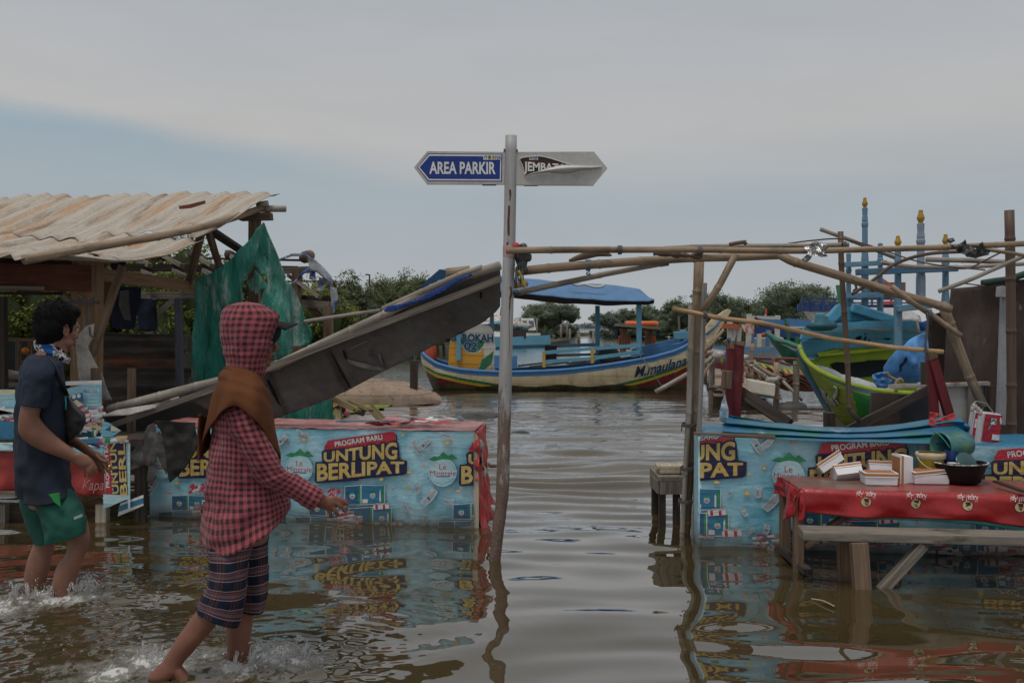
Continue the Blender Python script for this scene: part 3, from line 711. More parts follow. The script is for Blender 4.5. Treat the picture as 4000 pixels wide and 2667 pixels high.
def second_frame():
    Y = 10.2; t = thing('roof_frame', 'bare grey timber roof frame without covering, behind the torn green tarp', 'frame', V((W(A(1200, 700), Y).x, Y, 0)))
    part(t, 'purlin', WOOD_DARK, (A(870, 622), 9.6, A(2100, 640), 10.4, 17, .06)); part(t, 'purlin', WOOD_DARK, (A(880, 548), 10.4, A(2180, 574), 10.8, 5, .03))
    for x, x2 in ((905, 1060), (1150, 1290), (1375, 1500), (1630, 1720)):
        part(t, 'rafter', WOOD_GREY, (A(x, 540), 10.3, A(x2, 612), 9.6, 9, .05)); part(t, 'rafter', WOOD_GREY, (A(x2-60, 645), 9.7, A(x2+60, 712), 9.2, 9, .05))
        mb = MB(); mb.tube([W(A(x-14, 532), 10.35), W(A(x+12, 545), 10.25)], .05, 10); mb.build('pole_end', WOOD_DARK, t, True)
    part(t, 'beam', WOOD_GREY, (A(990, 818), 10.0, A(1720, 826), 10.0, 16, .06)); part(t, 'beam', WOOD_GREY, (A(985, 855), 10.0, A(1060, 858), 10.0, 12, .05))
    part(t, 'post', WOOD_GREY, (A(1052, 820), 9.9, A(1062, 1500), 9.9, 11, .06)); part(t, 'brace', WOOD_GREY, (A(1000, 870), 9.9, A(1050, 1010), 9.9, 10, .04)); part(t, 'brace', WOOD_GREY, (A(1080, 975), 9.95, A(1235, 850), 9.95, 12, .04))
    part(t, 'post', WOOD_BROWN, (A(2100, 640), 9.8, A(2095, 1500), 9.8, 20, .09)); part(t, 'beam', WOOD_GREY, (A(1985, 645), 9.8, A(2190, 638), 9.8, 15, .07))
    part(t, 'beam', WOOD_GREY, (A(2130, 878), 9.8, A(2335, 892), 9.7, 17, .07)); part(t, 'beam', WOOD_DARK, (A(2140, 838), 9.85, A(2360, 850), 9.75, 12, .05))
    part(t, 'rafter', WOOD_GREY, (A(2040, 680), 9.9, A(2260, 835), 9.5, 8, .05)); part(t, 'brace', WOOD_BROWN, (A(2190, 900), 9.8, A(2270, 975), 9.8, 16, .05)); part(t, 'post', WOOD_BROWN, (A(2318, 900), 9.7, A(2326, 1400), 9.7, 20, .08))
    part(t, 'pole', BAM_DARK, (A(2020, 722), 9.9, A(2360, 720), 9.9, 3, .02))
    mb = MB(); mb.tube([W(A(2155, 552), 9.75), W(A(2185, 540), 10.2)], .06, 10); mb.build('pole_end', WOOD_BROWN, t, True)
    cane(t, 'bamboo_pole', [A(2150, 530), A(2250, 640), A(2350, 740), A(2400, 870)], 9.8, 12, BAM)
second_frame()
def drape(name, label, cat, poly, Y, m, amp=.05, fq=6, step=9, smooth=True, vx=1.0, seed=0, group=None, solid=.003, lean=None):
    def fn(x, y):
        p = W((x, y), Y if lean is None else lean(x, y)); q = V((p.x*fq*vx, p.z*fq*.35, seed)); p.y += amp*(nz(q, 1, seed)+.5*nz(q*2.1, 1, seed+1)); p.x += amp*.15*nz(q, 1.7, seed+4); return p
    mb = MB(); mb.sheet([tuple(p) for p in poly], fn, step)
    return mb.single(name, label, cat, m, group, smooth=smooth, solid=solid)
TARP_G = mat('green_tarp', (.010, .135, .102), .6, .35, 1.6, (3, 3, .5), col2=(.085, .22, .18), s2=1.3, thr=.56, soft=.12, col3=(.30, .33, .30), s3=2.6, thr3=.60, soft3=.06, bump=.85, bs=3.2, bd=.07)
def tarp():
    t = thing('torn_tarp', 'torn dusty green tarpaulin hanging from the shack in ragged drapes', 'tarp', V((W(A(1700, 900), 8.6).x, 8.6, 0)))
    def mk(poly, Y, seed, amp=.11):
        def fn(x, y):
            p = W((x, y), Y); q = V((p.x*5+.5*p.z, p.z*1.1, seed)); p.y += amp*(nz(q, 1, seed)+.55*nz(q*2.3, 1, seed+1)+.25*nz(q*5, 1, seed+2)); return p
        mb = MB(); mb.sheet([tuple(p) for p in poly], fn, 7); mb.build('drape', TARP_G, t, True, solid=.003)
    mk([A(1380, 700), A(1430, 682), A(1480, 672), A(1580, 610), A(1655, 545), A(1690, 495), A(1762, 425), A(1855, 300), A(1868, 330), A(1790, 590), A(1775, 640), A(1712, 705), A(1706, 770), A(1712, 880), A(1600, 905), A(1590, 1180), A(1582, 1330), A(1540, 1440), A(1440, 1462), A(1442, 1300), A(1434, 1462), A(1335, 1475), A(1352, 1280), A(1372, 1000)], 8.55, 3)
    mk([A(1855, 300), A(1935, 490), A(1990, 620), A(2025, 690), A(2020, 715), A(2062, 745), A(2130, 900), A(2165, 1000), A(2205, 1070), A(2212, 1120), A(2185, 1165), A(2120, 1180), A(2068, 1190), A(2064, 1260), A(1960, 1330), A(1850, 1330), A(1780, 1200), A(1740, 1050), A(1745, 940), A(1845, 875), A(1870, 770), A(1800, 820), A(1740, 760), A(1716, 728), A(1780, 690), A(1800, 640), A(1850, 700), A(1890, 745), A(1880, 690), A(1830, 660), A(1786, 600)], 8.7, 9)
    mk([D(-60, 1240), D(120, 1290), D(300, 1250), D(395, 1255), D(402, 1340), D(440, 1470), D(-60, 1475)], 8.3, 14, .05)
tarp()
CLOTH_NAVY = mat('navy_cloth', (.018, .024, .045), .9, .4, 6); CLOTH_GREY = mat('grey_cloth', (.10, .10, .10), .9, .4, 6); CANVAS = mat('pale_canvas', (.40, .37, .34), .85, .3, 5, col2=(.20, .18, .16), s2=4, thr=.55)
drape('hanging_cloth', 'navy cloth slung over the stub beam under the shack roof', 'cloth', [A(655, 515), A(760, 505), A(870, 540), A(890, 590), A(860, 640), A(790, 650), A(770, 600)], 8.1, CLOTH_NAVY, .05, 9, 5)
drape('hanging_shirt', 'dark navy garment hanging in the shack opening', 'cloth', [A(760, 740), A(900, 760), A(985, 760), A(990, 860), A(940, 1060), A(860, 1060), A(770, 1045)], 9.0, CLOTH_NAVY, .06, 9, 6)
drape('hanging_shirt', 'faded grey garment hanging in front of the navy one', 'cloth', [A(840, 790), A(905, 780), A(925, 1000), A(880, 990), A(840, 890)], 8.85, CLOTH_GREY, .04, 9, 5)
drape('hanging_trousers', 'dark trousers hanging beside the grey post', 'cloth', [A(965, 850), A(1010, 840), A(1110, 850), A(1105, 1070), A(1060, 1075), A(1010, 1075), A(970, 1070)], 9.6, CLOTH_NAVY, .06, 9, 6)
drape('canvas_sheet', 'crumpled pale canvas sheet hanging down the corner post of the shack', 'canvas', [A(600, 1040), A(665, 1020), A(650, 1120), A(620, 1180), A(660, 1280), A(700, 1340), A(740, 1400), A(790, 1560), A(700, 1560), A(640, 1480), A(575, 1440), A(540, 1300), A(545, 1150)], 7.45, CANVAS, .06, 9, 5, seed=4)
RAG = mat('blue_grey_rag', (.04, .075, .23), .85, .4, 5, col2=(.30, .33, .36), s2=4.5, thr=.5, soft=.05)
def rag():
    t = thing('tattered_rag', 'tattered blue and grey plastic strips wound round a sagging bamboo pole', 'rag', V((W(A(2250, 700), 9.7).x, 9.7, 0)))
    for k, poly in enumerate(([A(1978, 560), A(2060, 525), A(2170, 522), A(2190, 545), A(2060, 545), A(1985, 572)], [A(2165, 530), A(2230, 570), A(2290, 625), A(2345, 690), A(2355, 760), A(2300, 700), A(2240, 660), A(2195, 640), A(2180, 590)],
        [A(2195, 640), A(2230, 655), A(2232, 700), A(2205, 715), A(2182, 685)], [A(2255, 690), A(2290, 700), A(2280, 790), A(2238, 790)], [A(2300, 680), A(2340, 700), A(2330, 750), A(2302, 740)], [A(2330, 760), A(2380, 770), A(2390, 850), A(2360, 960), A(2325, 950), A(2340, 860)], [A(2200, 595), A(2185, 640), A(2090, 730), A(2060, 745), A(2070, 725), A(2150, 650)])):
        def fn(x, y): p = W((x, y), 9.68); p.y += .04*nz(p, 9, k); return p
        mb = MB(); mb.sheet([tuple(p) for p in poly], fn, 5); mb.build('strip', RAG, t, True, solid=.003)
rag()
RUSTY_BLACK = mat('black_corrugated', (.040, .036, .034), .6, .45, 3, (.5, 1, 1.8), col2=(.13, .115, .10), s2=3.5, thr=.58, soft=.14, col3=(.22, .075, .03), s3=2.6, thr3=.56, soft3=.06, bump=.3, spec=.4)
def sheetwall():
    t = thing('corrugated_wall', 'low wall of blackened rusty corrugated sheets behind the fallen awning', 'wall', V((W(A(950, 1300), 8.9).x, 8.9, 0)))
    for (x0, y0, x1, y1, yy0, yy1, Y) in ((690, 1085, 1320, 1345, 1078, 1330, 8.95), (690, 1322, 1350, 1590, 1316, 1590, 8.85), (690, 1575, 1400, 1800, 1575, 1800, 8.8)):
        a, b, c, d = W(A(x0, y0), Y), W(A(x1, yy0+15), Y+.1), W(A(x1, yy1), Y+.1), W(A(x0, y1), Y)
        def f(u, v):
            p = a.lerp(b, u).lerp(d.lerp(c, u), v); p.y += .03*math.sin(v*6.283*1.6)+.02*nz(p, 3); p.z += .02*nz(p, 2.2, 3); return p
        mb = MB(); mb.grid(f, 40, 40); mb.build('corrugated_sheet', RUSTY_BLACK, t, True, solid=.004)
    for y in (1100, 1230): part(t, 'batten', WOOD_GREY, (A(1330, y), 8.7, A(1322, y+100), 8.7, 20, .02))
sheetwall()
for (x0, y0, x1, w, lab) in ((930, 1335, 925, 30, 'weathered wooden stake standing upright in front of the black sheets'), (677, 1335, 680, 30, 'short wooden stake at the corner of the poster board, wrapped in pale plastic')):
    mb = MB(); wbeam(mb, A(x0, y0), 7.35, A(x1, 1950), 7.35, w*.588/1.809*1.1+6, .05); o = mb.single('stake', lab, 'stake', WOOD_BROWN, 'stakes by the poster stalls', bevel=.002)
def rack():
    Y = 9.3; t = thing('wooden_rack', 'brown ladder-like wooden rack behind the man\'s neck', 'rack', V((W(A(130, 1250), Y).x, Y, 0)))
    for x in (130, 212): part(t, 'upright', WOOD_BROWN, (A(x, 1135), Y, A(x-6, 1600), Y, 8, .04))
    for y in (1225, 1285, 1345): part(t, 'rung', WOOD_BROWN, (A(130, y), Y, A(215, y), Y, 6, .03))
    part(t, 'top_rail', WOOD_BROWN, (A(0, 1130), Y, A(290, 1136), Y, 7, .05)); part(t, 'shelf', WOOD_GREY, (A(40, 1385), Y-.1, A(200, 1395), Y-.1, 12, .2)); part(t, 'shelf', WOOD_GREY, (A(40, 1445), Y-.1, A(200, 1450), Y-.1, 12, .2))
    mb = MB(); wbeam(mb, A(40, 1355), Y-.25, A(140, 1372), Y-.25, 7, .03); mb.build('edge_strip', CANVAS, t)
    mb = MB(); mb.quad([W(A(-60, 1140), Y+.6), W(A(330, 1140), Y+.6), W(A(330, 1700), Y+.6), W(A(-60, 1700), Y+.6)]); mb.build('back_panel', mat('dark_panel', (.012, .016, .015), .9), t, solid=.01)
rack()
mb = MB(); mb.ball(W(A(180, 1208), 9.25), .035, .03, .028); mb.single('orange', 'small orange fruit on a rung of the brown rack', 'fruit', mat('orange_peel', (.5, .16, .02), .5), smooth=True)

# ------------------------------------------------------------------ fallen awning
FIBRE = mat('grey_fibre_sheet', (.125, .118, .112), .85, .28, 2.5, (1, 1, 1), col2=(.075, .066, .060), s2=1.6, thr=.5, soft=.2, col3=(.30, .29, .27), s3=26, thr3=.76, soft3=.02, bump=.35, bs=60, bd=.004)
TARP_B = mat('blue_tarp_strip', (.012, .045, .20), .6, .3, 6)
def awning():
    t = thing('collapsed_awning', 'long dark grey awning fallen slantwise from the signpost to the middle stall', 'awning', V((W(S(700, 900), 7.1).x, 7.1, 0)))
    pl, pr = S(236, 985), S(1150, 634)                    # batten line
    YB = lambda x: 7.25-(x-236)/914*.9
    DRKL = mat('dark_lining', (.045, .042, .045), .9, .3, 5)
    # canvas below the batten
    poly = [D(-1400, 1075)]
    top = [S(236, 975)]; 
    top = [(x, 985-(x-236)/914*351+3) for x in range(430, 1151, 30)]
    bot = [D(1785, 515), D(1750, 560), D(1640, 650), D(1480, 730), D(1320, 800), D(1190, 865), D(1050, 940), D(860, 1030), D(690, 1120), D(560, 1190), D(420, 1255), D(250, 1325), D(0, 1412), D(-160, 1470)]
    poly = top+bot+[S(560, 985), S(430, 915)]
    def fn(x, y):
        ln = 985-(x-236)/914*351; d = (y-ln)/200; p = W((x, y), YB(x)+.05+.28*d)
        q = V((p.x*1.6+p.z*1.6, p.z*3-p.x, 2)); p.y += .045*d*nz(q, 1.2)+.03*d*nz(q, 3.1, 2)+.012*nz(q, 8, 4)
        # pulled crease and tear where the sheet sags
        for (cx, cy, ex, ey, a) in ((S(855, 815)[0], 815, 890, 850, .05), (S(760, 800)[0], 822, 790, 890, .07), (622, 872, 660, 960, .06)):
            dx, dy = ex-cx, ey-cy; L_ = math.hypot(dx, dy); s_ = ((x-cx)*dx+(y-cy)*dy)/L_/L_; n_ = abs((x-cx)*dy-(y-cy)*dx)/L_
            if -.2 < s_ < 1.2: p.y += a*math.exp(-(n_/6)**2)
        return p
    mb = MB(); mb.sheet(poly, fn, 8); mb.build('canvas', FIBRE, t, True, solid=.004)
    TD = mat('tear_shadow', (.012, .011, .011), .95)  # shade inside the tears, laid on the canvas as near-black strips
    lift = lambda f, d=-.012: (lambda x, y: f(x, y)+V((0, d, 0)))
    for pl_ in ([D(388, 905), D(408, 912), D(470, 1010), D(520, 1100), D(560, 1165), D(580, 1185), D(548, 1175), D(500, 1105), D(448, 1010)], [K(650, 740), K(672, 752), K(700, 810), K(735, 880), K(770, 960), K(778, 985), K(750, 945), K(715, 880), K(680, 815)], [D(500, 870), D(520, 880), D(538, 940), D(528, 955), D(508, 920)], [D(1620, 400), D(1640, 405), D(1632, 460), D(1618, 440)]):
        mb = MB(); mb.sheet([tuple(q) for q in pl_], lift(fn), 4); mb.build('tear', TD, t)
    PALE = mat('pale_fibre', (.21, .20, .19), .9, .3, 9, col2=(.12, .11, .10), s2=6)
    for pl_ in ([D(535, 945), D(560, 952), D(700, 985), D(830, 1020), D(838, 1032), D(760, 1040), D(640, 1010), D(560, 980)], [D(800, 900), D(815, 930), D(830, 990), D(815, 995), D(795, 960)], [D(690, 800), D(720, 795), D(640, 830), D(575, 862), D(560, 868), D(600, 838)]):
        mb = MB(); mb.sheet([tuple(q) for q in pl_], lift(fn, -.03), 4); mb.build('loose_flap', PALE, t, True, solid=.003)
    part(t, 'batten', WOOD_GREY, (S(236, 985), 7.22, S(470, 900), 7.0, 13, .03), (S(466, 902), 7.0, S(820, 765), 6.66, 14, .03), (S(814, 767), 6.66, S(1150, 640), 6.33, 15, .03))
    cane(t, 'bamboo_pole', [S(250, 940), S(480, 880), S(617, 846), S(760, 780), S(900, 715), S(1010, 655), S(1148, 610)], [7.2, 7.0, 6.9, 6.75, 6.6, 6.5, 6.35], 20, BAM_GREY, label='bamboo pole along the upper edge, golden at the low end')
    cane(t, 'bamboo_pole', [D(830, 540), D(1210, 370), D(1480, 250), D(1640, 200)], [6.65, 6.5, 6.42, 6.38], 15, BAM_GREY)
    cane(t, 'split_bamboo', [D(1345, 250), D(1430, 240), D(1540, 225)], 6.55, 26, BAM, label='short broken piece of bamboo near the top')
    poly = [D(835, 560), D(862, 515), D(1000, 490), D(1110, 455), D(1210, 400), D(1330, 340), D(1450, 275), D(1550, 245), D(1556, 262), D(1440, 320), D(1330, 390), D(1200, 455), D(1130, 475), D(1010, 520), D(900, 560)]
    def f2(x, y): p = W((x, y), 7.22-(x-236)/914*.9-.09); p.y += .02*nz(p, 9); return p
    mb = MB(); mb.sheet([tuple(q) for q in poly], f2, 6); mb.build('blue_strip', TARP_B, t, True, solid=.004, label='torn blue tarp strip wrapped along the bamboo pole')
    mb = MB(); mb.sheet([(x, 985-(x-236)/914*351) for x in range(640, 1151, 30)]+[S(1148, 612), S(1010, 657), S(900, 718), S(760, 783), S(640, 835)], lambda x, y: W((x, y), YB(x)+.06), 12); mb.build('lining', DRKL, t, True)
    # loose pale flap at the low end and ragged hanging corners
    def f3(x, y): p = W((x, y), 7.0+.002*(985-y)); p.y += .03*nz(p, 7); return p
    mb = MB(); mb.sheet([J(880, 505), J(1020, 450), J(1330, 400), J(1568, 330), J(1568, 395), J(1330, 440), J(1120, 495)], f3, 6); mb.build('pale_flap', CANVAS, t, True, solid=.003)
    def f4(x, y): p = W((x, y), 6.72); p.y += .06*nz(V((p.x*9, p.y, p.z*2)), 1)+.02*nz(p, 16); return p
    DRK2 = mat('black_fabric', (.018, .017, .016), .95, .4, 9, col2=(.06, .056, .052), s2=4, thr=.62)
    DRK = mat('frayed_fabric', (.050, .046, .043), .95, .4, 9, col2=(.17, .16, .15), s2=6, thr=.62)
    for ki, poly in enumerate(([J(1350, 560), J(1390, 700), J(1380, 900), J(1300, 940), J(1250, 935), J(1140, 980), J(1090, 880), J(1180, 790), J(1240, 680), J(1280, 590)], [J(1390, 630), J(1425, 680), J(1445, 800), J(1475, 930), J(1470, 1010), J(1425, 930), J(1360, 780), J(1350, 690)],
                 [J(1300, 930), J(1390, 1020), J(1330, 1110), J(1290, 1060)], [J(1350, 540), J(1700, 560), J(1740, 760), J(1620, 960), J(1500, 1080), J(1475, 1000), J(1440, 760), J(1400, 620)])):
        mb = MB(); mb.sheet([tuple(q) for q in poly], f4, 5); mb.build('frayed_corner', DRK2 if ki == 3 else DRK, t, True, solid=.003)
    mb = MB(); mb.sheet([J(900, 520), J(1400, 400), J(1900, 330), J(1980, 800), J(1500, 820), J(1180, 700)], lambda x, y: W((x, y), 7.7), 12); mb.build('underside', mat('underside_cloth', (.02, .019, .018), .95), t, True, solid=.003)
awning()
def lone_cane(label, pts, Ys, wpx, m, name='bamboo_pole', cat='pole', group=None):
    if not isinstance(Ys, (list, tuple)): Ys = [Ys]*len(pts)
    mb = MB(); mb.bamboo([W(p, y) for p, y in zip(pts, Ys)], wpx/2*Ys[0]/FPX); return mb.single(name, label, cat, m, group, smooth=True)
lone_cane('thin grey bamboo pole leaning from the torn tarp toward the fallen awning', [D(190, 640), D(500, 590), D(800, 548)], [8.2, 8.6, 9.0], 9, BAM_GREY)
# ------------------------------------------------------------------ printed poster material and artwork
def pmat(name, c, dirt=.24, rough=.42, c2=None, s2=3):
    t = NT(name); o = t.coord('Object'); u = t.coord('UV')
    col = c
    if c2: col = t.mix(t.ramp(t.noise(u, s2, 3, .5, .5), [(.3, 0), (.7, 1)]), c, c2)
    n = t.noise(o, 4, 7, .7); n2 = t.noise(o, 45, 5, .7)
    col = t.mix(t.ramp(n, [(.42, 0), (.85, dirt)]), col, (.10, .09, .075)); col = t.mix(t.ramp(n2, [(.60, 0), (.78, dirt)]), col, (.12, .10, .085))
    sp = t.n('ShaderNodeSeparateXYZ'); g = t.n('ShaderNodeNewGeometry'); t.l(g.outputs['Position'], sp.inputs[0])
    w = t.math('ADD', sp.outputs[2], t.math('MULTIPLY', t.math('SUBTRACT', n, .5), .12))
    col = t.mix(t.ramp(w, [(.0, .9), (.06, .5), (.17, 0)]), col, (.060, .052, .036))
    nb = t.bump(t.math('ADD', t.noise(t.coord('Object', (1.2, 1, .6), rot=(0, .4, 0)), 5, 4, .55, .5), t.math('MULTIPLY', t.noise(t.coord('Object', (.6, 1, 2.2), rot=(0, -.3, 0)), 9, 3, .5, .8), .35)), .7, .03)
    t.bsdf(col, rough, 0, .35, nb); return t.m
PM = [pmat('poster_blue', (.095, .345, .47), .3, c2=(.38, .59, .67), s2=3.2), pmat('poster_navy', (.012, .013, .05)), pmat('poster_gold', (.50, .40, .16), c2=(.46, .30, .07), s2=9), pmat('poster_red', (.36, .022, .035)),
      pmat('poster_white', (.60, .60, .60)), pmat('poster_green', (.015, .15, .055), c2=(.03, .24, .10), s2=22), pmat('poster_carton_blue', (.022, .155, .27)), pmat('poster_note', (.38, .40, .43), c2=(.27, .27, .33), s2=30),
      pmat('poster_crimson', (.40, .02, .05)), pmat('poster_glow', (.32, .50, .55), c2=(.40, .56, .60), s2=8), pmat('poster_cream', (.58, .52, .35)), pmat('poster_carton_dark', (.012, .09, .19)), pmat('poster_money', (.50, .44, .45), c2=(.33, .04, .08), s2=55)]
PB, PN, PG, PR, PW, PGR, PC, PNO, PCR, PGL, PCM, PCD, PMO = range(13)
def tile(a, k, rnd):
    Tx = lambda ix: (ix-365)/1170+k
    T = lambda ix, iy: (Tx(ix), -((iy-.034*(ix-365))-150)/1170)
    def P(pts, m): a.poly([T(*p) for p in pts], m)
    # haze of light behind the cartons, flying notes, gold scraps
    for (x, y, r) in ((700, 650, 190), (1320, 640, 110), (320, 700, 120)):
        pass
    a.inc = .15
    def note(cx, cy, w, h, an, m=PNO, bend=.1):
        w *= .8; h *= .72
        ca, sa = math.cos(an), math.sin(an)
        def q(u, v): v += bend*math.cos(u*3.1)*2; return (cx+w*u*ca-h*v*sa, cy+w*u*sa+h*v*ca)
        us = [-.5, -.3, -.1, .1, .3, .5]
        P([q(u, -.5) for u in us]+[q(u, .5) for u in us[::-1]], PGL); 
        P([q(u*.92, -.36) for u in us]+[q(u*.92, .36) for u in us[::-1]], m)
        for j in range(4): u = -.36+.24*j; P([q(u, -.25), q(u+.11, -.25), q(u+.08, .2), q(u-.02, .2)], (PNO, PCD, PNO, PW)[rnd.randrange(4)] if j == 1 else PNO)
        P([q(.28, -.32), q(.42, -.32), q(.42, -.18), q(.28, -.18)], PW)
    for n_ in ((1330, 300, 150, 70, 1.0), (1400, 280, 110, 60, -.5), (1420, 690, 190, 85, -.85), (1235, 765, 95, 45, 1.1), (1580, 730, 100, 55, .1), (1380, 890, 95, 60, -1.35), (210, 240, 150, 62, -.7), (1130, 635, 62, 30, -.6), (395, 178, 130, 40, .3), (1550, 210, 110, 34, .3), (1275, 900, 70, 40, -.7), (1330, 620, 60, 100, .1)): note(*n_)
    for (x, y) in ((400, 235), (1215, 215), (1575, 265), (1265, 500), (1250, 635), (1655, 660), (490, 610), (790, 625), (1370, 455), (1040, 560)):
        w, h, s_ = 24*rnd.uniform(.8, 1.5), 12*rnd.uniform(.8, 1.5), rnd.uniform(-10, 10)
        P([(x-w, y+h*.4), (x-w*.3, y-h+s_), (x+w, y-h*.5), (x+w*.4, y+h)], PG); P([(x-w*.5, y+h*.2), (x, y-h*.5), (x+w*.4, y), (x, y+h*.4)], PCM)
    a.inc = 1.0; a.k = math.ceil(a.k)
    # ribbon and slogan
    rb = [(590, 262), (600, 243), (622, 238), (1115, 187), (1140, 188), (1157, 205), (1160, 330), (575, 345), (573, 290)]
    P([(x+10, y+10) for x, y in rb], PN); P(rb, PR)
    a.text('PROGRAM BARU', *T(662, 292), .048, PW, .022, (1055-662)/1170, rot=.145, outline=.03, mo=PN)
    blob = [(550, 330), (570, 312), (900, 300), (1120, 268), (1180, 285), (1190, 400), (1250, 415), (1245, 510), (1215, 525), (860, 555), (850, 568), (520, 578), (492, 560), (497, 430), (515, 412), (556, 405)]
    P(blob, PN)
    x0, w0 = 568, 600
    a.text('UNTUNG', *T(x0, 404), 1/1170, PG, .03, None, warp=None) if False else None
    def warp_u(px, py): t_ = px/(w0/1170); return px, py*(.80+.62*t_)+t_*(.026+.0)+.0
    a.text('UNTUNG', *T(x0, 406), .108, PG, .035, w0/1170, warp=warp_u, outline=.075, mo=PN)
    def warp_b(px, py): t_ = px/(712/1170); return px, py*(1.17-.44*t_)+t_*.066
    a.text('BERLIPAT', *T(512, 556), .137, PG, .035, 712/1170, warp=warp_b, outline=.07, mo=PN)
    # water drop with green mountains and red name
    a.disc(*T(365, 462), 112/1170, PGL); a.disc(*T(365, 460), 104/1170, PB); a.disc(*T(362, 455), 92/1170, PGL)
    P([(248, 362), (300, 335), (325, 345), (372, 304), (412, 340), (436, 322), (490, 366), (440, 372), (370, 360), (300, 374)], PGR)
    P([(300, 352), (345, 335), (372, 304), (380, 340), (395, 362), (350, 356)], PCD if False else PGR)
    a.text('Le', *T(365, 443), .054, PCR, .002, align='CENTER'); a.text('Minerale', *T(365, 487), .046, PCR, .0, .176, align='CENTER'); a.rect(*T(312, 497), *T(425, 493), PCD)
    a.inc = .15
    # cartons of bottles
    def carton(x, y, w1, w2, h, tall=1):
        P([(x-4, y-4), (x+w1, y-10), (x+w1+w2+4, y-2), (x+w1+w2+4, y+h+4), (x+w1, y+h+10), (x-4, y+h+2)], PW)
        P([(x, y), (x+w1-3, y-5), (x+w1-3, y+h+5), (x, y+h)], PCD); P([(x+w1+3, y-5), (x+w1+w2, y), (x+w1+w2, y+h), (x+w1+3, y+h+5)], PC)
        P([(x+w1+w2-18, y+1), (x+w1+w2, y+2), (x+w1+w2, y+h), (x+w1+w2-18, y+h+1)], PGR); P([(x+w1-20, y-2), (x+w1-5, y-4), (x+w1-5, y+h+4), (x+w1-20, y+h+3)], PGR) if tall else None
        for cx in (x+w1*.45, x+w1+w2*.5):
            a.disc(*T(cx, y+h*.55), 22/1170, PGL); P([(cx-18, y+h*.40), (cx, y+h*.24), (cx+18, y+h*.40), (cx, y+h*.45)], PGR); P([(cx-13, y+h*.53), (cx+13, y+h*.53), (cx+13, y+h*.57), (cx-13, y+h*.57)], PCR); P([(cx-15, y+h*.60), (cx+15, y+h*.60), (cx+15, y+h*.65), (cx-15, y+h*.65)], PCR)
        bx = x+w1+w2*.82; P([(bx-6, y+h*.9), (bx-6, y+h*.38), (bx-2, y+h*.25), (bx+2, y+h*.25), (bx+6, y+h*.38), (bx+6, y+h*.9)], PW)
        P([(x+w1+12, y+h*.74), (x+w1+55, y+h*.76), (x+w1+55, y+h*.97), (x+w1+12, y+h*.97)], PW)
    carton(335, 852, 125, 150, 110, 0); carton(450, 720, 140, 150, 110); carton(745, 610, 130, 190, 140); carton(600, 860, 60, 60, 90); carton(780, 785, 190, 150, 150)
    def bundle(x, y, w=125, h=36):
        P([(x, y), (x+w, y-8), (x+w+6, y+h-10), (x+6, y+h)], PW); P([(x, y), (x+w*.2, y-16), (x+w*1.1, y-20), (x+w, y-8)], PNO)
        for q in (.14, .62): P([(x+w*q, y-3), (x+w*(q+.16), y-5), (x+w*(q+.18), y+h-4), (x+w*(q+.02), y+h-2)], PCR)
    for j in range(280):
        px = rnd.gauss(720, 110); py = 945-abs(rnd.gauss(0, 90))*max(0, 1-abs(px-740)/190); w = rnd.uniform(40, 80); h = rnd.uniform(9, 16)
        P([(px-w/2, py), (px+w/2, py-rnd.uniform(-8, 10)), (px+w/2+4, py+h), (px-w/2, py+h+6)], (PW, PMO, PCR, PMO, PNO)[rnd.randrange(5)])
    for j in range(26):
        px = rnd.uniform(590, 715); py = rnd.uniform(620, 690); P([(px, py), (px+26, py-14), (px+30, py+8), (px+6, py+18)], (PW, PCR, PMO)[rnd.randrange(3)])
    bundle(975, 762); bundle(1075, 905, 135, 40); bundle(500, 905, 120, 40)
    for j in range(30):
        px = rnd.gauss(230, 60); py = rnd.uniform(880, 1010); P([(px-25, py), (px+25, py-6), (px+28, py+12), (px-20, py+14)], (PW, PMO, PCR)[rnd.randrange(3)])
def on_line(p0, p1, px):
    """point of the ground line p0-p1 seen in column px, as a fraction"""
    s_ = (px-CX)/FPX; return (p0.x-s_*p0.y)/((p0.x-s_*p0.y)-(p1.x-s_*p1.y))
def poster(parent, p0, p1, ztop, lo, lg, anchors, tiles, seed=1, name='poster', voff=0.0, zlow=-.25, wav=.0, x0cut=None):
    """poster band along the ground line p0-p1: top at ztop(t)"""
    d = (p1-p0); Ln = d.length; d.normalize(); t0 = on_line(p0, p1, anchors[0])*Ln; t1 = on_line(p0, p1, anchors[1])*Ln; U = (t1-t0)/(anchors[2] if len(anchors) > 2 else 1)
    n = V((d.y, -d.x, 0)); rnd = random.Random(seed); a = Art()
    xa, xb = (0-t0)/U, (Ln-t0)/U; yb = (zlow-.9)/U
    nb = 40
    for k in range(nb): a.rect(xa+(xb-xa)*k/nb, yb, xa+(xb-xa)*(k+1)/nb, .3, PB, 0)
    for k in tiles: tile(a, k, rnd)
    a.clip(xa, xb, -2, voff)
    def fn(x, y, h):
        s_ = t0+x*U; zt = ztop(s_/Ln); z = zt+(y-voff)*U
        q = p0+d*s_+n*(h+.006+wav*nz(V((s_*3, z*2, seed)), 1.3)); q.z = max(z, zlow); return q
    mb = MB(); a.to(mb, fn, .0001); return mb.build(name, PM, parent)
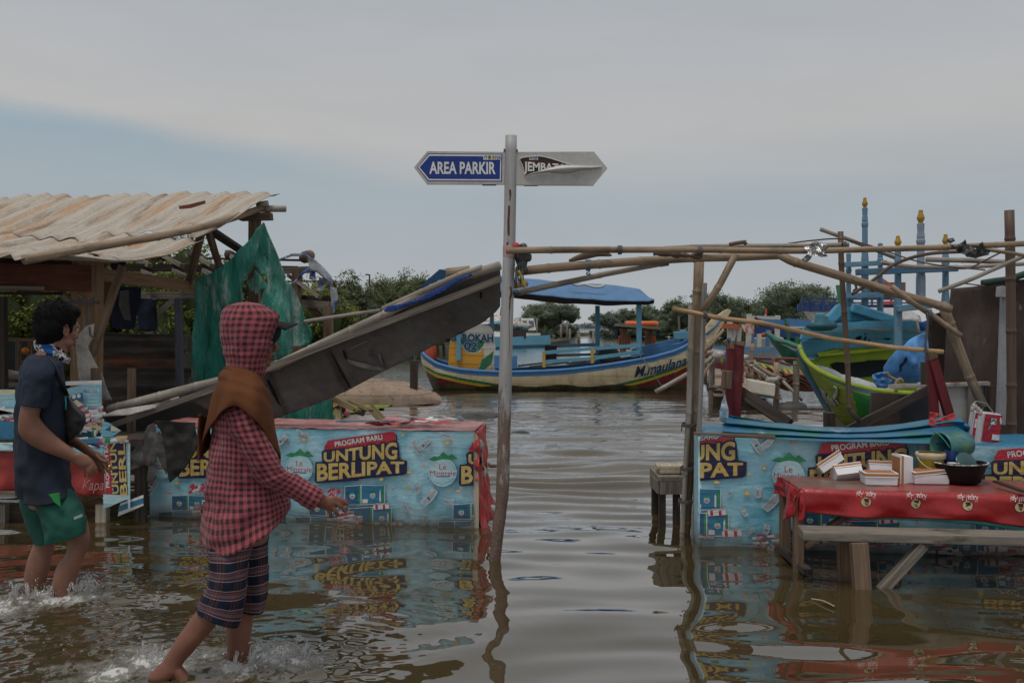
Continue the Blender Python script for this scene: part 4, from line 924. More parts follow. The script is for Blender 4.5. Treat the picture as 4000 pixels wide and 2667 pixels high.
# ------------------------------------------------------------------ middle stall
RED_TOP = mat('faded_red_plastic', (.27, .095, .09), .45, .3, 5, col2=(.40, .22, .21), s2=4, thr=.55, col3=(.10, .07, .06), s3=12, thr3=.68)
RED_PL = mat('red_plastic', (.40, .045, .045), .4, .3, 6, col2=(.46, .16, .15), s2=5, thr=.62)
def midstall():
    p0 = V((W(S(345, 1187), 6.99).x, 6.99, 0)); p1 = V((W(S(1090, 1212), 6.64).x, 6.64, 0)); zt = .637
    t = thing('market_stall', 'long flooded stall wrapped in a light blue slogan poster, left of the signpost', 'stall', p0.lerp(p1, .5))
    bk = V((.05, .62, 0)); mb = MB()
    mb.hexa([p0+V((0, 0, -.3)), p1+V((0, 0, -.3)), p1+bk+V((0, 0, -.3)), p0+bk+V((0, 0, -.3))], [p0+V((0, 0, zt-.02)), p1+V((0, 0, zt-.02)), p1+bk+V((0, 0, zt-.02)), p0+bk+V((0, 0, zt-.02))]); mb.build('counter', WOOD_DARK, t)
    poster(t, p0, p1, lambda s_: zt+.004*math.sin(s_*20), 0, 0, (690.6, 1019.6), (-2, -1, 0, 1), 3)
    mb = MB(); f = lambda u, v: p0.lerp(p1, u)+bk*(1.02*v-.02)+V((0, 0, zt+.004+.006*nz(V((u*14, v*5, 1)), 1.2)+.006*nz(V((u*40, v*12, 3)), 1)))
    mb.grid(f, 90, 16); mb.build('table_cover', RED_TOP, t, True, solid=.003)
    def scrap(u, v, s_, seed, m):
        nonlocal mb
        c = p0.lerp(p1, u)+bk*v+V((0, 0, zt+.03)); rr = random.Random(seed); pts = [(math.cos(6.283*k/9)*s_*rr.uniform(.5, 1.3), math.sin(6.283*k/9)*s_*rr.uniform(.3, .8)) for k in range(9)]
        mb.sheet(pts, lambda x, y: c+V((x*1.6, y, .03*nz(V((x*14, y*14, seed)), 1)+.01)), .02, m)
    for k in range(9): mb = MB(); scrap(R.uniform(.62, .99), R.uniform(0, .9), R.uniform(.03, .09), k, 0); mb.build('torn_cover_piece', RED_PL, t, True)
    for k in range(6): mb = MB(); scrap(R.uniform(.7, .98), R.uniform(0, .9), R.uniform(.02, .05), 30+k, 0); mb.build('torn_cover_piece', PM[PW], t, True, label='white torn scrap on the red stall top')
    # right end: bunched red plastic trailing into the water
    def fe(u, v):
        z = zt*(1-v)-.05*v; q = p1+bk*u*.9+V((.012+.02*math.sin(u*21)*(.3+v)+.03*nz(V((u*8, v*5, 4)), 1), 0, z)); q.x += .10*max(0, v-.55)**1.3*2.6*(.4+.6*u); return q
    mb = MB(); mb.grid(fe, 30, 30); mb.build('end_drape', RED_PL, t, True, solid=.003, label='red plastic drape at the right end trailing into the water')
    def fe2(u, v): return p1+V((.0+.03*u+.016*nz(V((u*6, v*9, 7)), 1), -.02-.03*u+.02*math.sin(v*16), zt*(1-v*.5)-.0))
    mb = MB(); mb.grid(fe2, 6, 26); mb.build('torn_edge', RED_PL, t, True, solid=.003)
    def fe3(u, v): return p1+V((.035+.02*u*math.sin(v*9)+.03*v, .03+.1*u, zt*.9*(1-v*.45)))+V((.02*nz(V((u*5, v*9, 1)), 1), 0, 0))
    mb = MB(); mb.grid(fe3, 6, 20); mb.build('torn_edge', CANVAS, t, True, solid=.003)
    mb = MB(); mb.beam(p1+V((.012, -.012, -.3)), p1+V((.012, -.012, zt-.01)), .035, .035, (0, 1, 0)); mb.build('corner_post', WOOD_PALE, t)
    part(t, 'back_rail', mat('blue_rail', (.07, .16, .24), .6), (I(660, 100), 7.25, I(1130, 104), 7.2, 7, .03))
midstall()
# ------------------------------------------------------------------ left stall
RED_CL = mat('red_oilcloth', (.25, .028, .026), .4, .35, 5, col2=(.15, .03, .025), s2=3, thr=.58, col3=(.06, .05, .045), s3=9, thr3=.70)
def leftstall():
    Y = 6.75; t = thing('market_stall', 'left stall with a red oilcloth skirt and torn poster pieces behind the man', 'stall', V((W(S(140, 1180), Y).x, Y, 0)))
    def fr(x0, y0, x1, y1, Y0=Y):
        o = W((x0, y1), Y0); ux = (W((x1, y1), Y0)-o); uy = (W((x0, y0), Y0)-o); return o, ux, uy
    # skirt
    def f(u, v):
        p = W((-90+u*342, 0), Y); zt = W(J(0, 808 if u < .7 else 780), Y).z; zb = W(J(0, 1150+130*max(0, u-.55)), Y).z
        p.z = zt+(zb-zt)*v; p.y += .02*math.sin(u*33+2*v)*v+.015*nz(V((u*10, v*3, 1)), 1)-.02*v; return p
    mb = MB(); mb.grid(f, 90, 24, 0); mb.build('skirt', RED_CL, t, True, solid=.003)
    a = Art(); a.text('Kapal Api', 0, 0, .10, 0, .004, shear=.35, width=.30); a.disc(.18, .17, .055, 1); a.disc(.18, .17, .045, 2)
    mb = MB(); o = W(J(715, 1150), Y-.035); a.to(mb, flat(o, (1, 0, .02), (0, 0, 1)), .0004); mb.build('printed_mark', [pmat('faded_pink', (.38, .18, .16)), pmat('faded_cream', (.36, .26, .16)), pmat('faded_brown', (.22, .10, .07))], t)
    # top board
    mb = MB(); a0, a1 = W(S(-100, 1010), Y), W(S(330, 1008), Y); mb.hexa([a0+V((0, 0, -.05)), a1+V((0, 0, -.05)), a1+V((0, .5, -.05)), a0+V((0, .5, -.05))], [a0, a1, a1+V((0, .5, 0)), a0+V((0, .5, 0))]); mb.build('tabletop', WOOD_DARK, t)
    def band(x0, y0, x1, y1, m, nm, Y_=Y-.02, wv=.01):
        mb = MB(); mb.grid(lambda u, v: W((x0+(x1-x0)*u, y0+(y1-y0)*v), Y_+wv*nz(V((u*6, v*2, x0)), 1)), 24, 8, m); mb.build(nm, PM, t, True, solid=.002)
    p = J(-200, 735); q = J(170, 808); band(p[0], p[1], q[0], q[1], PGL, 'pale_band'); p = J(640, 755); q = J(905, 900); band(p[0], p[1], q[0], q[1], PB, 'pale_band')
    # standing posters
    def board(pts, Y_, draw, nm, lab=None, wv=.0, seed=1, frame=None):
        o, ux, uy = [W(J(*frame[k]), Y_) for k in range(3)]; ux = (ux-o); uy = (uy-o); W_, H_ = ux.length, uy.length; ux /= W_; uy /= H_
        a = Art(); a.poly([(0, 0), (W_, 0), (W_, H_), (0, H_)], PB, 0) if not pts else a.poly(pts(W_, H_), PB, 0)
        bmesh.ops.triangulate(a.bm, faces=a.bm.faces[:])
        draw(a, W_, H_); 
        fn0 = flat(o, ux, uy); 
        def fn(x, y, h): r = fn0(x, y, h); r += V((0, wv*nz(V((x*7, y*7, seed)), 1), 0)); return r
        mb = MB(); a.to(mb, fn, .00025); mb.build(nm, PM, t, label=lab)
    def money(a, x0, y0, x1, y1, n, rnd):
        for k in range(n):
            x, y = rnd.uniform(x0, x1), rnd.uniform(y0, y1); w = rnd.uniform(.02, .05); an = rnd.uniform(-.9, .9)
            a.poly([(x-w, y-.008), (x+w*math.cos(an), y-.01+w*math.sin(an)), (x+w*math.cos(an), y+.01+w*math.sin(an)), (x-w, y+.012)], (PW, PMO, PCR, PW, PN, PG)[rnd.randrange(6)])
    rnd = random.Random(5)
    def d1(a, w, h):
        a.rect(0, h*.93, w, h, PW); a.rect(w*.58, h*.8, w*.92, h*.85, PW); a.text('ADA DISINI', w*.90, h*.84, .024, PCD, .02, rot=math.pi, width=.1)
        for k in range(3): a.rect(w*.62, h*(.68-.06*k), w*.92, h*(.71-.06*k), PGL)
        a.poly([(0, .5*h), (w, .52*h), (w, 0), (0, 0)], PC); money(a, 0, .14*h, w, .5*h, 150, rnd)
        a.poly([(w*.08, h*.72), (w*.55, h*.80), (w*.58, h*.66), (w*.2, h*.6)], PCD); a.poly([(w*.2, h*.62), (w*.4, h*.68), (w*.6, h*.58), (w*.4, h*.5)], PCM); a.poly([(w*.4, h*.54), (w*.6, h*.6), (w*.5, h*.5)], PCR)
        for q in (.2, .33, .46): a.disc(w*q, h*(.70+.1*q), .014, PW)
        a.rect(w*.80, .02*h, w*.86, .14*h, PGR); a.rect(w*.86, .02*h, w*.92, .14*h, PW)
    board(lambda w, h: [(0, 0), (w, 0), (w, h), (0, h*.86)], 6.95, d1, 'poster_board', 'poster board standing on the stall with upside-down print', frame=((560, 700), (890, 690), (560, 200)))
    def d2(a, w, h):
        a.rect(0, h*.90, w, h*.99, PCM); a.text('unsgu', w*.02, h*.77, .07, PGL, .01, width=w*.92); money(a, 0, h*.25, w, h*.62, 60, rnd); a.poly([(w*.45, h*.05), (w, .08*h), (w, .4*h), (w*.5, .42*h)], PC); a.rect(w*.42, h*.05, w*.47, h*.42, PGR); a.poly([(0, h*.5), (w*.5, h*.62), (w, h*.56), (w, h*.64), (0, h*.66)], PW)
    board(None, 6.80, d2, 'poster_board', 'poster board at the far left with a cream top edge', frame=((-130, 735), (140, 735), (-130, 270)))
    def d3(a, w, h):
        # hangs turned a quarter: reads from bottom to top
        a.poly([(w*.07, h*.22), (w*.34, h*.17), (w*.30, h), (w*.04, h)], PR); a.poly([(w*.38, h*.22), (w*.90, h*.16), (w*.84, h), (w*.26, h)], PN)
        a.text('PROGRAM BARU', w*.23, h*.32, .034, PW, .02, rot=math.pi/2+.04, width=h*.80); a.text('UNTUNG', w*.57, h*.225, .062, PG, .03, rot=math.pi/2+.06, width=h*.98, outline=.05, mo=PN); a.text('BERLIPAT', w*.89, h*.19, .066, PG, .03, rot=math.pi/2+.05, width=h*1.6, outline=.05, mo=PN)
        a.poly([(w*.92, 0), (w*1.0, 0), (w*1.0, h), (w*.92, h)], PGL); a.poly([(0, 0), (w*.3, .04*h), (w*.8, h*.13), (w, h*.14), (w, .2*h), (0, .22*h)], PGL); a.clip(None, w*1.18, 0, h)
    board(lambda w, h: [(w*.08, 0), (w*.3, .035*h), (w*.5, .09*h), (w, h*.17), (w, h), (0, h)], 6.66, d3, 'hanging_poster', 'poster hanging sideways so the slogan reads from bottom to top', frame=((905, 1310), (1140, 1310), (905, 740)))
    def d4(a, w, h): a.poly([(0, 0), (w, h*.5), (w, h), (.1*w, h*.6)], PW); a.poly([(.02*w, h*.2), (w, h*.6), (w, h*.86), (.05*w, h*.48)], PC)
    board(lambda w, h: [(0, 0), (w, h*.5), (w, h), (.12*w, h*.62)], 6.68, d4, 'hanging_poster', 'blue and white torn strip below the sideways poster', frame=((1030, 1380), (1255, 1380), (1030, 1190)))
    def d5(a, w, h): money(a, 0, 0, w, h, 16, rnd); a.rect(.6*w, 0, .7*w, h, PGR); a.rect(.1*w, .1*h, .5*w, .9*h, PC)
    board(None, 6.64, d5, 'poster_strip', frame=((640, 752), (1105, 735), (640, 700)))
    board(lambda w, h: [(0, 0), (w*.6, .1*h), (w, .4*h), (.4*w, .9*h), (.1*w, h)], 6.9, lambda a, w, h: (a.poly([(.2*w, .5*h), (.7*w, .3*h), (.5*w, .7*h)], PCD), a.poly([(.5*w, .4*h), (w, .38*h), (.5*w, .75*h)], PCM)), 'poster_scrap', frame=((880, 700), (1060, 690), (880, 550)))
    for x, m in ((900, WOOD_PALE), (1240, WOOD_DARK), (20, WOOD_GREY)):
        mb = MB(); wbeam(mb, J(x, 780 if m is WOOD_DARK else 1270), Y+.05, J(x-6, 1700), Y+.05, 24, .07); mb.build('leg', m, t)
    mb = MB(); wbeam(mb, J(-200, 1170), Y-.03, J(150, 1182), Y-.03, 10, .05); mb.build('rail', WOOD_GREY, t)
    mb = MB(); wbeam(mb, J(-120, 1330), Y+.1, J(600, 1390), Y+.1, 40, .05); mb.build('lower_shelf', WOOD_DARK, t)
leftstall()
# ------------------------------------------------------------------ right stall
def rightstall():
    p0 = V((W(S(1607, 1257), 6.03).x, 6.03, 0)); p1 = V((W(S(2480, 1300), 5.78).x, 5.78, 0)); pb = V((W(S(1596, 1243), 6.25).x, 6.25, 0))
    zt = lambda s_: .675-.045*min(1, s_*1.1)
    t = thing('market_stall', 'flooded stall wrapped in a light blue slogan poster, behind the red table', 'stall', p0.lerp(p1, .5))
    mb = MB(); q = [p0+V((.02, .02, 0)), p1+V((0, .02, 0)), p1+V((0, .8, 0)), p0+V((.16, .75, 0))]
    mb.hexa([v+V((0, 0, -.3)) for v in q], [v+V((0, 0, .60 if k in (1, 2) else .655)) for k, v in enumerate(q)]); mb.build('counter', WOOD_DARK, t)
    poster(t, p0, p1, zt, 0, 0, (1809, 2206), (-2, -1, 0, 1), 8, voff=-.055)
    poster(t, pb, p0, lambda s_: .668, 0, 0, (1600, 1621, .05), (), 9, name='poster_side', voff=-.055)
    mb = MB(); mb.grid(lambda u, v: (p0.lerp(p1, u)+V((.16*v, -.006+.7*v, zt(u)+.004-.03*max(0, .04-v)*20+.008*nz(V((u*20, v*6, 2)), 1)))), 60, 10); mb.build('table_cover', PM[PC], t, True, solid=.002)
    mb = MB(); mb.tube([p0+V((.002, 0, -.3)), p0+V((.002, 0, .672))], .011, 10); mb.build('poster_fold', PM[PGL], t, True)
    # drawn blue-green sheet along the back edge
    TB = mat('blue_green_sheet', (.02, .12, .22), .4, .35, 5, col2=(.02, .13, .09), s2=3.5, thr=.56, soft=.06, col3=(.45, .46, .45), s3=4, thr3=.66)
    hi = catmull([(*p, 0) for p in (S(1668, 952), S(1700, 958), S(1790, 972), S(1900, 982), S(2000, 982), S(2100, 970), S(2190, 955), S(2212, 965), S(2226, 985))], 8)
    lo = catmull([(*p, 0) for p in (S(1658, 1000), S(1720, 1004), S(1800, 1008), S(1900, 1012), S(2000, 1013), S(2100, 1016), S(2190, 1018), S(2215, 1020), S(2232, 1022))], 8)
    def fs(u, v):
        k = u*(len(hi)-1); i = min(int(k), len(hi)-2); a_ = hi[i].lerp(hi[i+1], k-i); b_ = lo[i].lerp(lo[i+1], k-i); c = a_.lerp(b_, v)
        p = W((c.x, c.y), 6.30-.30*v-.25*u); p.y += .05*math.sin(v*15+u*4+2*nz(V((u*3, 0, 2)), 1))+.02*nz(V((u*16, v*5, 6)), 1); return p
    mb = MB(); mb.grid(fs, 120, 30); mb.build('drawn_sheet', TB, t, True, solid=.003)
    mb = MB(); mb.sheet([L(410, 1220), L(440, 1340), L(460, 1420), L(450, 1568), L(400, 1568), L(340, 1540), L(350, 1420), L(380, 1300)], lambda x, y: W((x, y), 6.28)+V((0, .02*nz(V((x*.1, y*.1, 3)), 1), 0)), 5)
    mb.build('sheet_corner', mat('pale_blue_sheet', (.10, .27, .42), .4, .3, 6, col2=(.48, .50, .52), s2=7, thr=.5), t, True, solid=.003)
    mb = MB(); mb.sheet([Mz(1390, 150), Mz(1500, 170), Mz(1400, 260), Mz(1640, 160), Mz(1690, 290), Mz(1780, 440), Mz(1640, 300), Mz(1480, 330), Mz(1380, 290)], lambda x, y: W((x, y), 6.05)+V((0, .02*nz(V((x*.1, y*.1, 3)), 1), 0)), 5); mb.build('red_scrap', RED_PL, t, True, solid=.003)
    mb = MB(); wbeam(mb, H(280, 258), 6.0, H(710, 278), 5.9, 6, .03); mb.build('edge_lath', WOOD_BROWN, t, bevel=.003)
rightstall()
# ------------------------------------------------------------------ red table, bench
def table():
    z = .455; FL, FR, BR, BL = V((W(S(1833, 1118), 5.46).x, 5.46, z)), V((W(S(2560, 1141), 5.15).x, 5.15, z)), V((W(S(2560, 1100), 5.66).x, 5.66, z)), V((W(S(1792, 1092), 5.88).x, 5.88, z))
    t = thing('table', 'low wooden table covered with a shiny red oilcloth', 'table', FL.lerp(BR, .5)*1.0-V((0, 0, z)))
    mb = MB(); d = V((0, 0, -.045)); mb.hexa([FL+d, FR+d, BR+d, BL+d], [q+V((0, 0, -.006)) for q in (FL, FR, BR, BL)]); mb.build('tabletop', WOOD_BROWN, t)
    OIL = mat('table_oilcloth_top', (.25, .040, .036), .35, .3, 4, col2=(.12, .095, .07), s2=2.6, thr=.52, soft=.10, col3=(.10, .16, .07), s3=4.2, thr3=.69, soft3=.02, bump=.12, bs=14, spec=.5)
    OILF = mat('table_oilcloth_front', (.30, .013, .015), .27, .25, 4, col2=(.20, .012, .014), s2=3, thr=.6, bump=.25, bs=9, bd=.02, spec=.5)
    mb = MB(); mb.grid(lambda u, v: FL.lerp(FR, u).lerp(BL.lerp(BR, u), v)+V((0, 0, .004*nz(V((u*16, v*5, 1)), 1))), 80, 20); mb.build('cloth_top', OIL, t, True)
    hang = lambda u: .125+.055*u+.012*math.sin(u*9)
    def fr(u, v):
        p = FL.lerp(FR, u); dn = hang(u)*v; w = .5-.5*math.cos(min(1, v*5)*math.pi)
        p += V((0, -.016*w-.012*math.sin(u*23+v*3)*v-.014*nz(V((u*12, v*2.2, 5)), 1)*v, -dn)); return p
    mb = MB(); mb.grid(fr, 160, 20)
    def sd_(u, v): p = FL.lerp(BL, u); return p+V((-.012-.05*v*math.sin(u*7)-.02*nz(V((u*9, v*3, 2)), 1), 0, -(.15+.05*math.sin(u*5))*v+.0))
    mb.grid(lambda u, v: sd_(1-u, v), 40, 16); mb.build('cloth_skirt', OILF, t, True, solid=.002)
    def cf(u, v): p = FL+V((-.02+.045*u, -.02-.012*math.sin(u*6+v*5), -.19*v*(1-.25*u))); p.x += .02*v; return p
    mb = MB(); mb.grid(cf, 10, 20); mb.build('cloth_corner', OILF, t, True, solid=.002)
    def tf(u, v): p = fr(u, .96+.0*v); p += V((0, .004, -.035*v*u-.004)); return p
    mb = MB(); mb.grid(tf, 80, 3); mb.build('cloth_hem', mat('teal_hem', (.03, .17, .15), .5), t, True, solid=.002, label='teal underside showing below the red skirt')
    # upside-down printed marks
    a = Art(); Ln = (FR-FL).length
    for k, x in enumerate((.33, .585, .84, 1.10)):
        a.text('Kapal Api', x+.075, -.012, .043, 0, -.004, shear=.45, width=.105, rot=math.pi-.05); a.disc(x+.018, -.062, .0265, 2); a.disc(x+.018, -.062, .0245, 1)
        a.poly([(x+.005, -.045), (x+.032, -.042), (x+.034, -.062), (x+.014, -.062)], 2); a.poly([(x+.006, -.064), (x+.035, -.062), (x+.032, -.068), (x+.012, -.070)], 3); a.poly([(x+.012, -.072), (x+.03, -.07), (x+.022, -.082)], 2)
    def fn(x, y, h): u = x/Ln; v = -y/hang(u); return fr(u, max(0, min(1, v)))+V((0, -.0022-h, 0))
    bmesh.ops.triangulate(a.bm, faces=a.bm.faces[:]); mb = MB(); a.to(mb, fn, .00025)
    a = Art(); a.text('Kapal Api', 0, 0, .036, 0, .006, shear=.35, width=.11, rot=-math.pi/2-.05); a.disc(.03, -.05, .018, 1)
    a.to(mb, lambda x, y, h: cf(.35+x*7, max(0, .08-y*5))+V((0, -.003-h, 0)), .0003)
    mb.build('printed_mark', [PM[PW], pmat('mark_cream', (.46, .40, .20)), pmat('mark_black', (.02, .018, .016)), PM[PCR]], t)
    for p0, w in ((FL+V((.01, .03, 0)), .05), (BL+V((.02, -.03, 0)), .055), (FR+V((0, .05, 0)), .05), (BR+V((0, -.05, 0)), .05)):
        mb = MB(); mb.beam(p0+V((0, 0, -.4-z)), p0+V((0, 0, -.045)), w, w, (0, 1, 0)); mb.build('leg', WOOD_BROWN, t, bevel=.003)
    mb = MB(); mb.beam(FL+V((.05, .05, -.33)), FL+V((.36, .03, -.09)), .05, .03, (0, 0, 1)); mb.build('brace', WOOD_BROWN, t)
    mb = MB(); mb.beam(V((W(S(1780, 1248), 6.0).x, 5.9, .035)), V((W(S(1850, 1312), 5.4).x, 5.35, .02)), .05, .03); mb.build('stretcher', WOOD_DARK, t)
table()
def bench():
    z = .285; a, b = V((W(S(1870, 1232), 5.1).x, 5.12, z)), V((W(S(2500, 1240), 4.95).x, 4.95, z)); w = V((.02, .17, 0))
    t = thing('bench', 'rough grey plank bench in front of the red table, half under water', 'bench', a.lerp(b, .5)-V((0, 0, z)))
    mb = MB(); d = V((0, 0, -.045)); a2 = a+V((-.08, .17, 0)); b2 = b+w; mb.hexa([a+d, b+d, b2+d, a2+d], [a, b, b2, a2]); 
    mb = MB(); mb.beam((a+a2)/2+V((0, 0, -.022)), (b+b2)/2+V((0, 0, -.022)), .18, .045, (0, 0, 1)); mb.build('seat', wood('wet_plank', (.21, .185, .155), .5, col2=(.05, .042, .035), thr=.60), t, bevel=.004)
    for p, q, wd_ in ((W(S(1972, 1252), 5.08), W(S(1984, 1400), 5.05), .085), (W(S(1940, 1255), 5.28), W(S(1942, 1380), 5.3), .075)):
        mb = MB(); mb.beam(q, V((p.x, p.y, z-.046)), wd_, .05, (0, 1, 0)); mb.build('leg', WOOD_BROWN, t, bevel=.004)
    mb = MB(); mb.beam(W(S(2036, 1330), 5.1)-V((.03, 0, .06)), W(S(2120, 1250), 5.08), .05, .055, (0, 1, 0)); mb.build('brace', WOOD_GREY, t, bevel=.004)
bench()
def sidetable():
    Y = 6.75; z = W(S(1515, 1090), Y).z; t = thing('side_table', 'small rough wooden table behind the bamboo post', 'table', V((W(S(1560, 1100), Y+.15).x, Y+.15, 0)))
    o = W(S(1512, 1110), Y-.05); o.z = z-.02; mb = MB(); mb.box(o+V((.22, .2, -.0)), .44, .42, .035, 0); mb.build('tabletop', WOOD_GREY, t, bevel=.004)
    mb = MB(); mb.box(o+V((.22, .005, -.06)), .42, .03, .085); mb.box(o+V((.01, .2, -.06)), .03, .36, .085); mb.build('apron', WOOD_GREY, t)
    for dx, dy in ((.03, .03), (.13, .05), (.40, .03), (.03, .37), (.40, .37)):
        mb = MB(); mb.beam(o+V((dx, dy, -.6)), o+V((dx, dy, -.02)), .045, .045, (0, 1, 0)); mb.build('leg', WOOD_DARK, t)
    for k, (dz, dx, rz, lab) in enumerate(((.035, .20, .05, 'lower of two pale planks stacked on the small table'), (.062, .19, -.06, 'upper of two pale planks stacked on the small table'))):
        mb = MB(); mb.box(o+V((dx, .16, dz)), .36, .16, .024, rz); mb.single('plank', lab, 'plank', WOOD_PALE, 'planks on the small table', bevel=.003)
sidetable()
# ------------------------------------------------------------------ things on the red table
BOXW = mat('white_card', (.66, .65, .67), .6, .08, 6, fine=.03, bump=.1, bs=12); BOXB = mat('brown_printed_card', (.33, .14, .05), .6, .2, 30, fine=.05)
BOXT = None
def trim():
    t = NT('brown_trim'); u = t.coord('UV', (1, 1, 1)); ch = t.n('ShaderNodeTexChecker'); ch.inputs['Scale'].default_value = 140; t.l(u, ch.inputs['Vector'])
    ch.inputs['Color1'].default_value = (.26, .10, .035, 1); ch.inputs['Color2'].default_value = (.42, .22, .09, 1); t.bsdf(ch.outputs['Color'], .6); return t.m
BOXT = trim()
def foodbox(lab, o, rx, w, d, h, lid_open=0.0):
    """o: lower front left corner; rx: rotation matrix"""
    c = o+rx@V((w/2, d/2, 0)); t = thing('food_box', lab, 'box', c, 'white takeaway boxes on the red table')
    P = lambda x, y, z: o+rx@V((x, y, z)); cr = lambda: R.uniform(-.002, .002)
    mb = MB(); 
    def f(side):
        def g(u, v):
            x, y = ((u*w, 0), (w, u*d), (w-u*w, d), (0, d-u*d))[side]; bulge = .006*math.sin(u*3.14)*math.sin(v*3.14)*nz(V((side*3.3+o.x*9, 1, 1)), 1)*2
            n_ = ((0, -1), (1, 0), (0, 1), (-1, 0))[side]; e = .004*v
            return P(x+n_[0]*bulge+e*(x/w-.5)*2, y+n_[1]*bulge+e*(y/d-.5)*2, v*h)
        return g
    for s_ in range(4): mb.grid(f(s_), 6, 5)
    mb.quad([P(0, 0, 0), P(0, d, 0), P(w, d, 0), P(w, 0, 0)]); mb.build('tray', BOXW, t)
    lz = h*.80; e = .006; dz = lambda x: lid_open*(x/w)*.02
    mb = MB()
    C_ = [(-e, -e), (w+e, -e), (w+e, d+e), (-e, d+e)]; top = [P(x, y, lz+.024+dz(x)+cr()) for x, y in C_]; bot = [P(x*1.0, y, lz+dz(x)) for x, y in C_]
    mid = [a.lerp(b, .25) for a, b in zip(bot, top)]; mid2 = [a.lerp(b, .82) for a, b in zip(bot, top)]
    for k in range(4):
        j = (k+1) % 4; L_ = (bot[j]-bot[k]).length
        mb.quad([bot[k], bot[j], mid[j], mid[k]], 0); mb.add([mid[k], mid[j], mid2[j], mid2[k]], [(0, 1, 2, 3)], [(0, 0), (L_, 0), (L_, .014), (0, .014)], 1); mb.quad([mid2[k], mid2[j], top[j], top[k]], 0)
    ctr = sum(top, V((0, 0, 0)))/4; 
    mb.quad([q for q in top], 0); up = rx@V((0, 0, .0012)); mb.quad([q.lerp(ctr, .13)+up for q in top], 2); mb.build('lid', [BOXW, BOXT, BOXB], t)
ZT = .459
def on_table(px, py):
    Y = FPX*(HC-ZT)/(py-HY); return V((W((px, py), Y).x, Y, ZT))
RM = lambda rx, ry, rz: Matrix.Rotation(rz, 3, 'Z') @ Matrix.Rotation(ry, 3, 'Y') @ Matrix.Rotation(rx, 3, 'X')
p = on_table(*Mz(735, 895)); foodbox('white takeaway box with an orange-brown lid panel, nearest the table edge', p, RM(0, 0, -.12), .17, .13, .052)
p = on_table(*Mz(1240, 885)); foodbox('white takeaway box with a half-open lid, beside the black basin', p, RM(0, 0, -.06), .185, .12, .052, 1)
p = on_table(*Mz(1155, 890)); foodbox('white takeaway box standing on its end, left of the yellow bucket', p+V((.055, .05, 0)), RM(0, -math.pi/2, 0) @ RM(0, 0, 0), .145, .12, .06)
p = on_table(*Mz(450, 850)); foodbox('white takeaway box tipped forward on its side, second from the left', p+V((0, 0, .03)), RM(0, -.12, .04) @ RM(-.75, 0, 0), .15, .11, .055)
p = on_table(*Mz(350, 830)); foodbox('white takeaway box leaning at the left end of the row', p+V((.0, .08, .02)), RM(0, -.55, .1) @ RM(-.35, 0, 0), .15, .11, .05)
p = on_table(*Mz(830, 830)); foodbox('white takeaway box behind the orange-brown lid, tipped back', p+V((-.005, .06, .035)), RM(0, .04, -.03) @ RM(-.45, 0, 0), .14, .10, .05)
def lathe(mb, c, prof, n=40, mat_=0, rot=None, wob=0):
    c = V(c); vs = []
    for (r, z) in prof:
        for j in range(n):
            a = 6.2832*j/n; q = V((r*math.cos(a), r*math.sin(a), z)); q *= 1
            if wob: q += V((0, 0, wob*nz(V((a, r*3, z*3)), 1)*r*4))
            vs.append(c+(rot@q if rot else q))
    fs = [(i*n+j, i*n+(j+1) % n, (i+1)*n+(j+1) % n, (i+1)*n+j) for i in range(len(prof)-1) for j in range(n)]
    return mb.add(vs, fs, None, mat_)
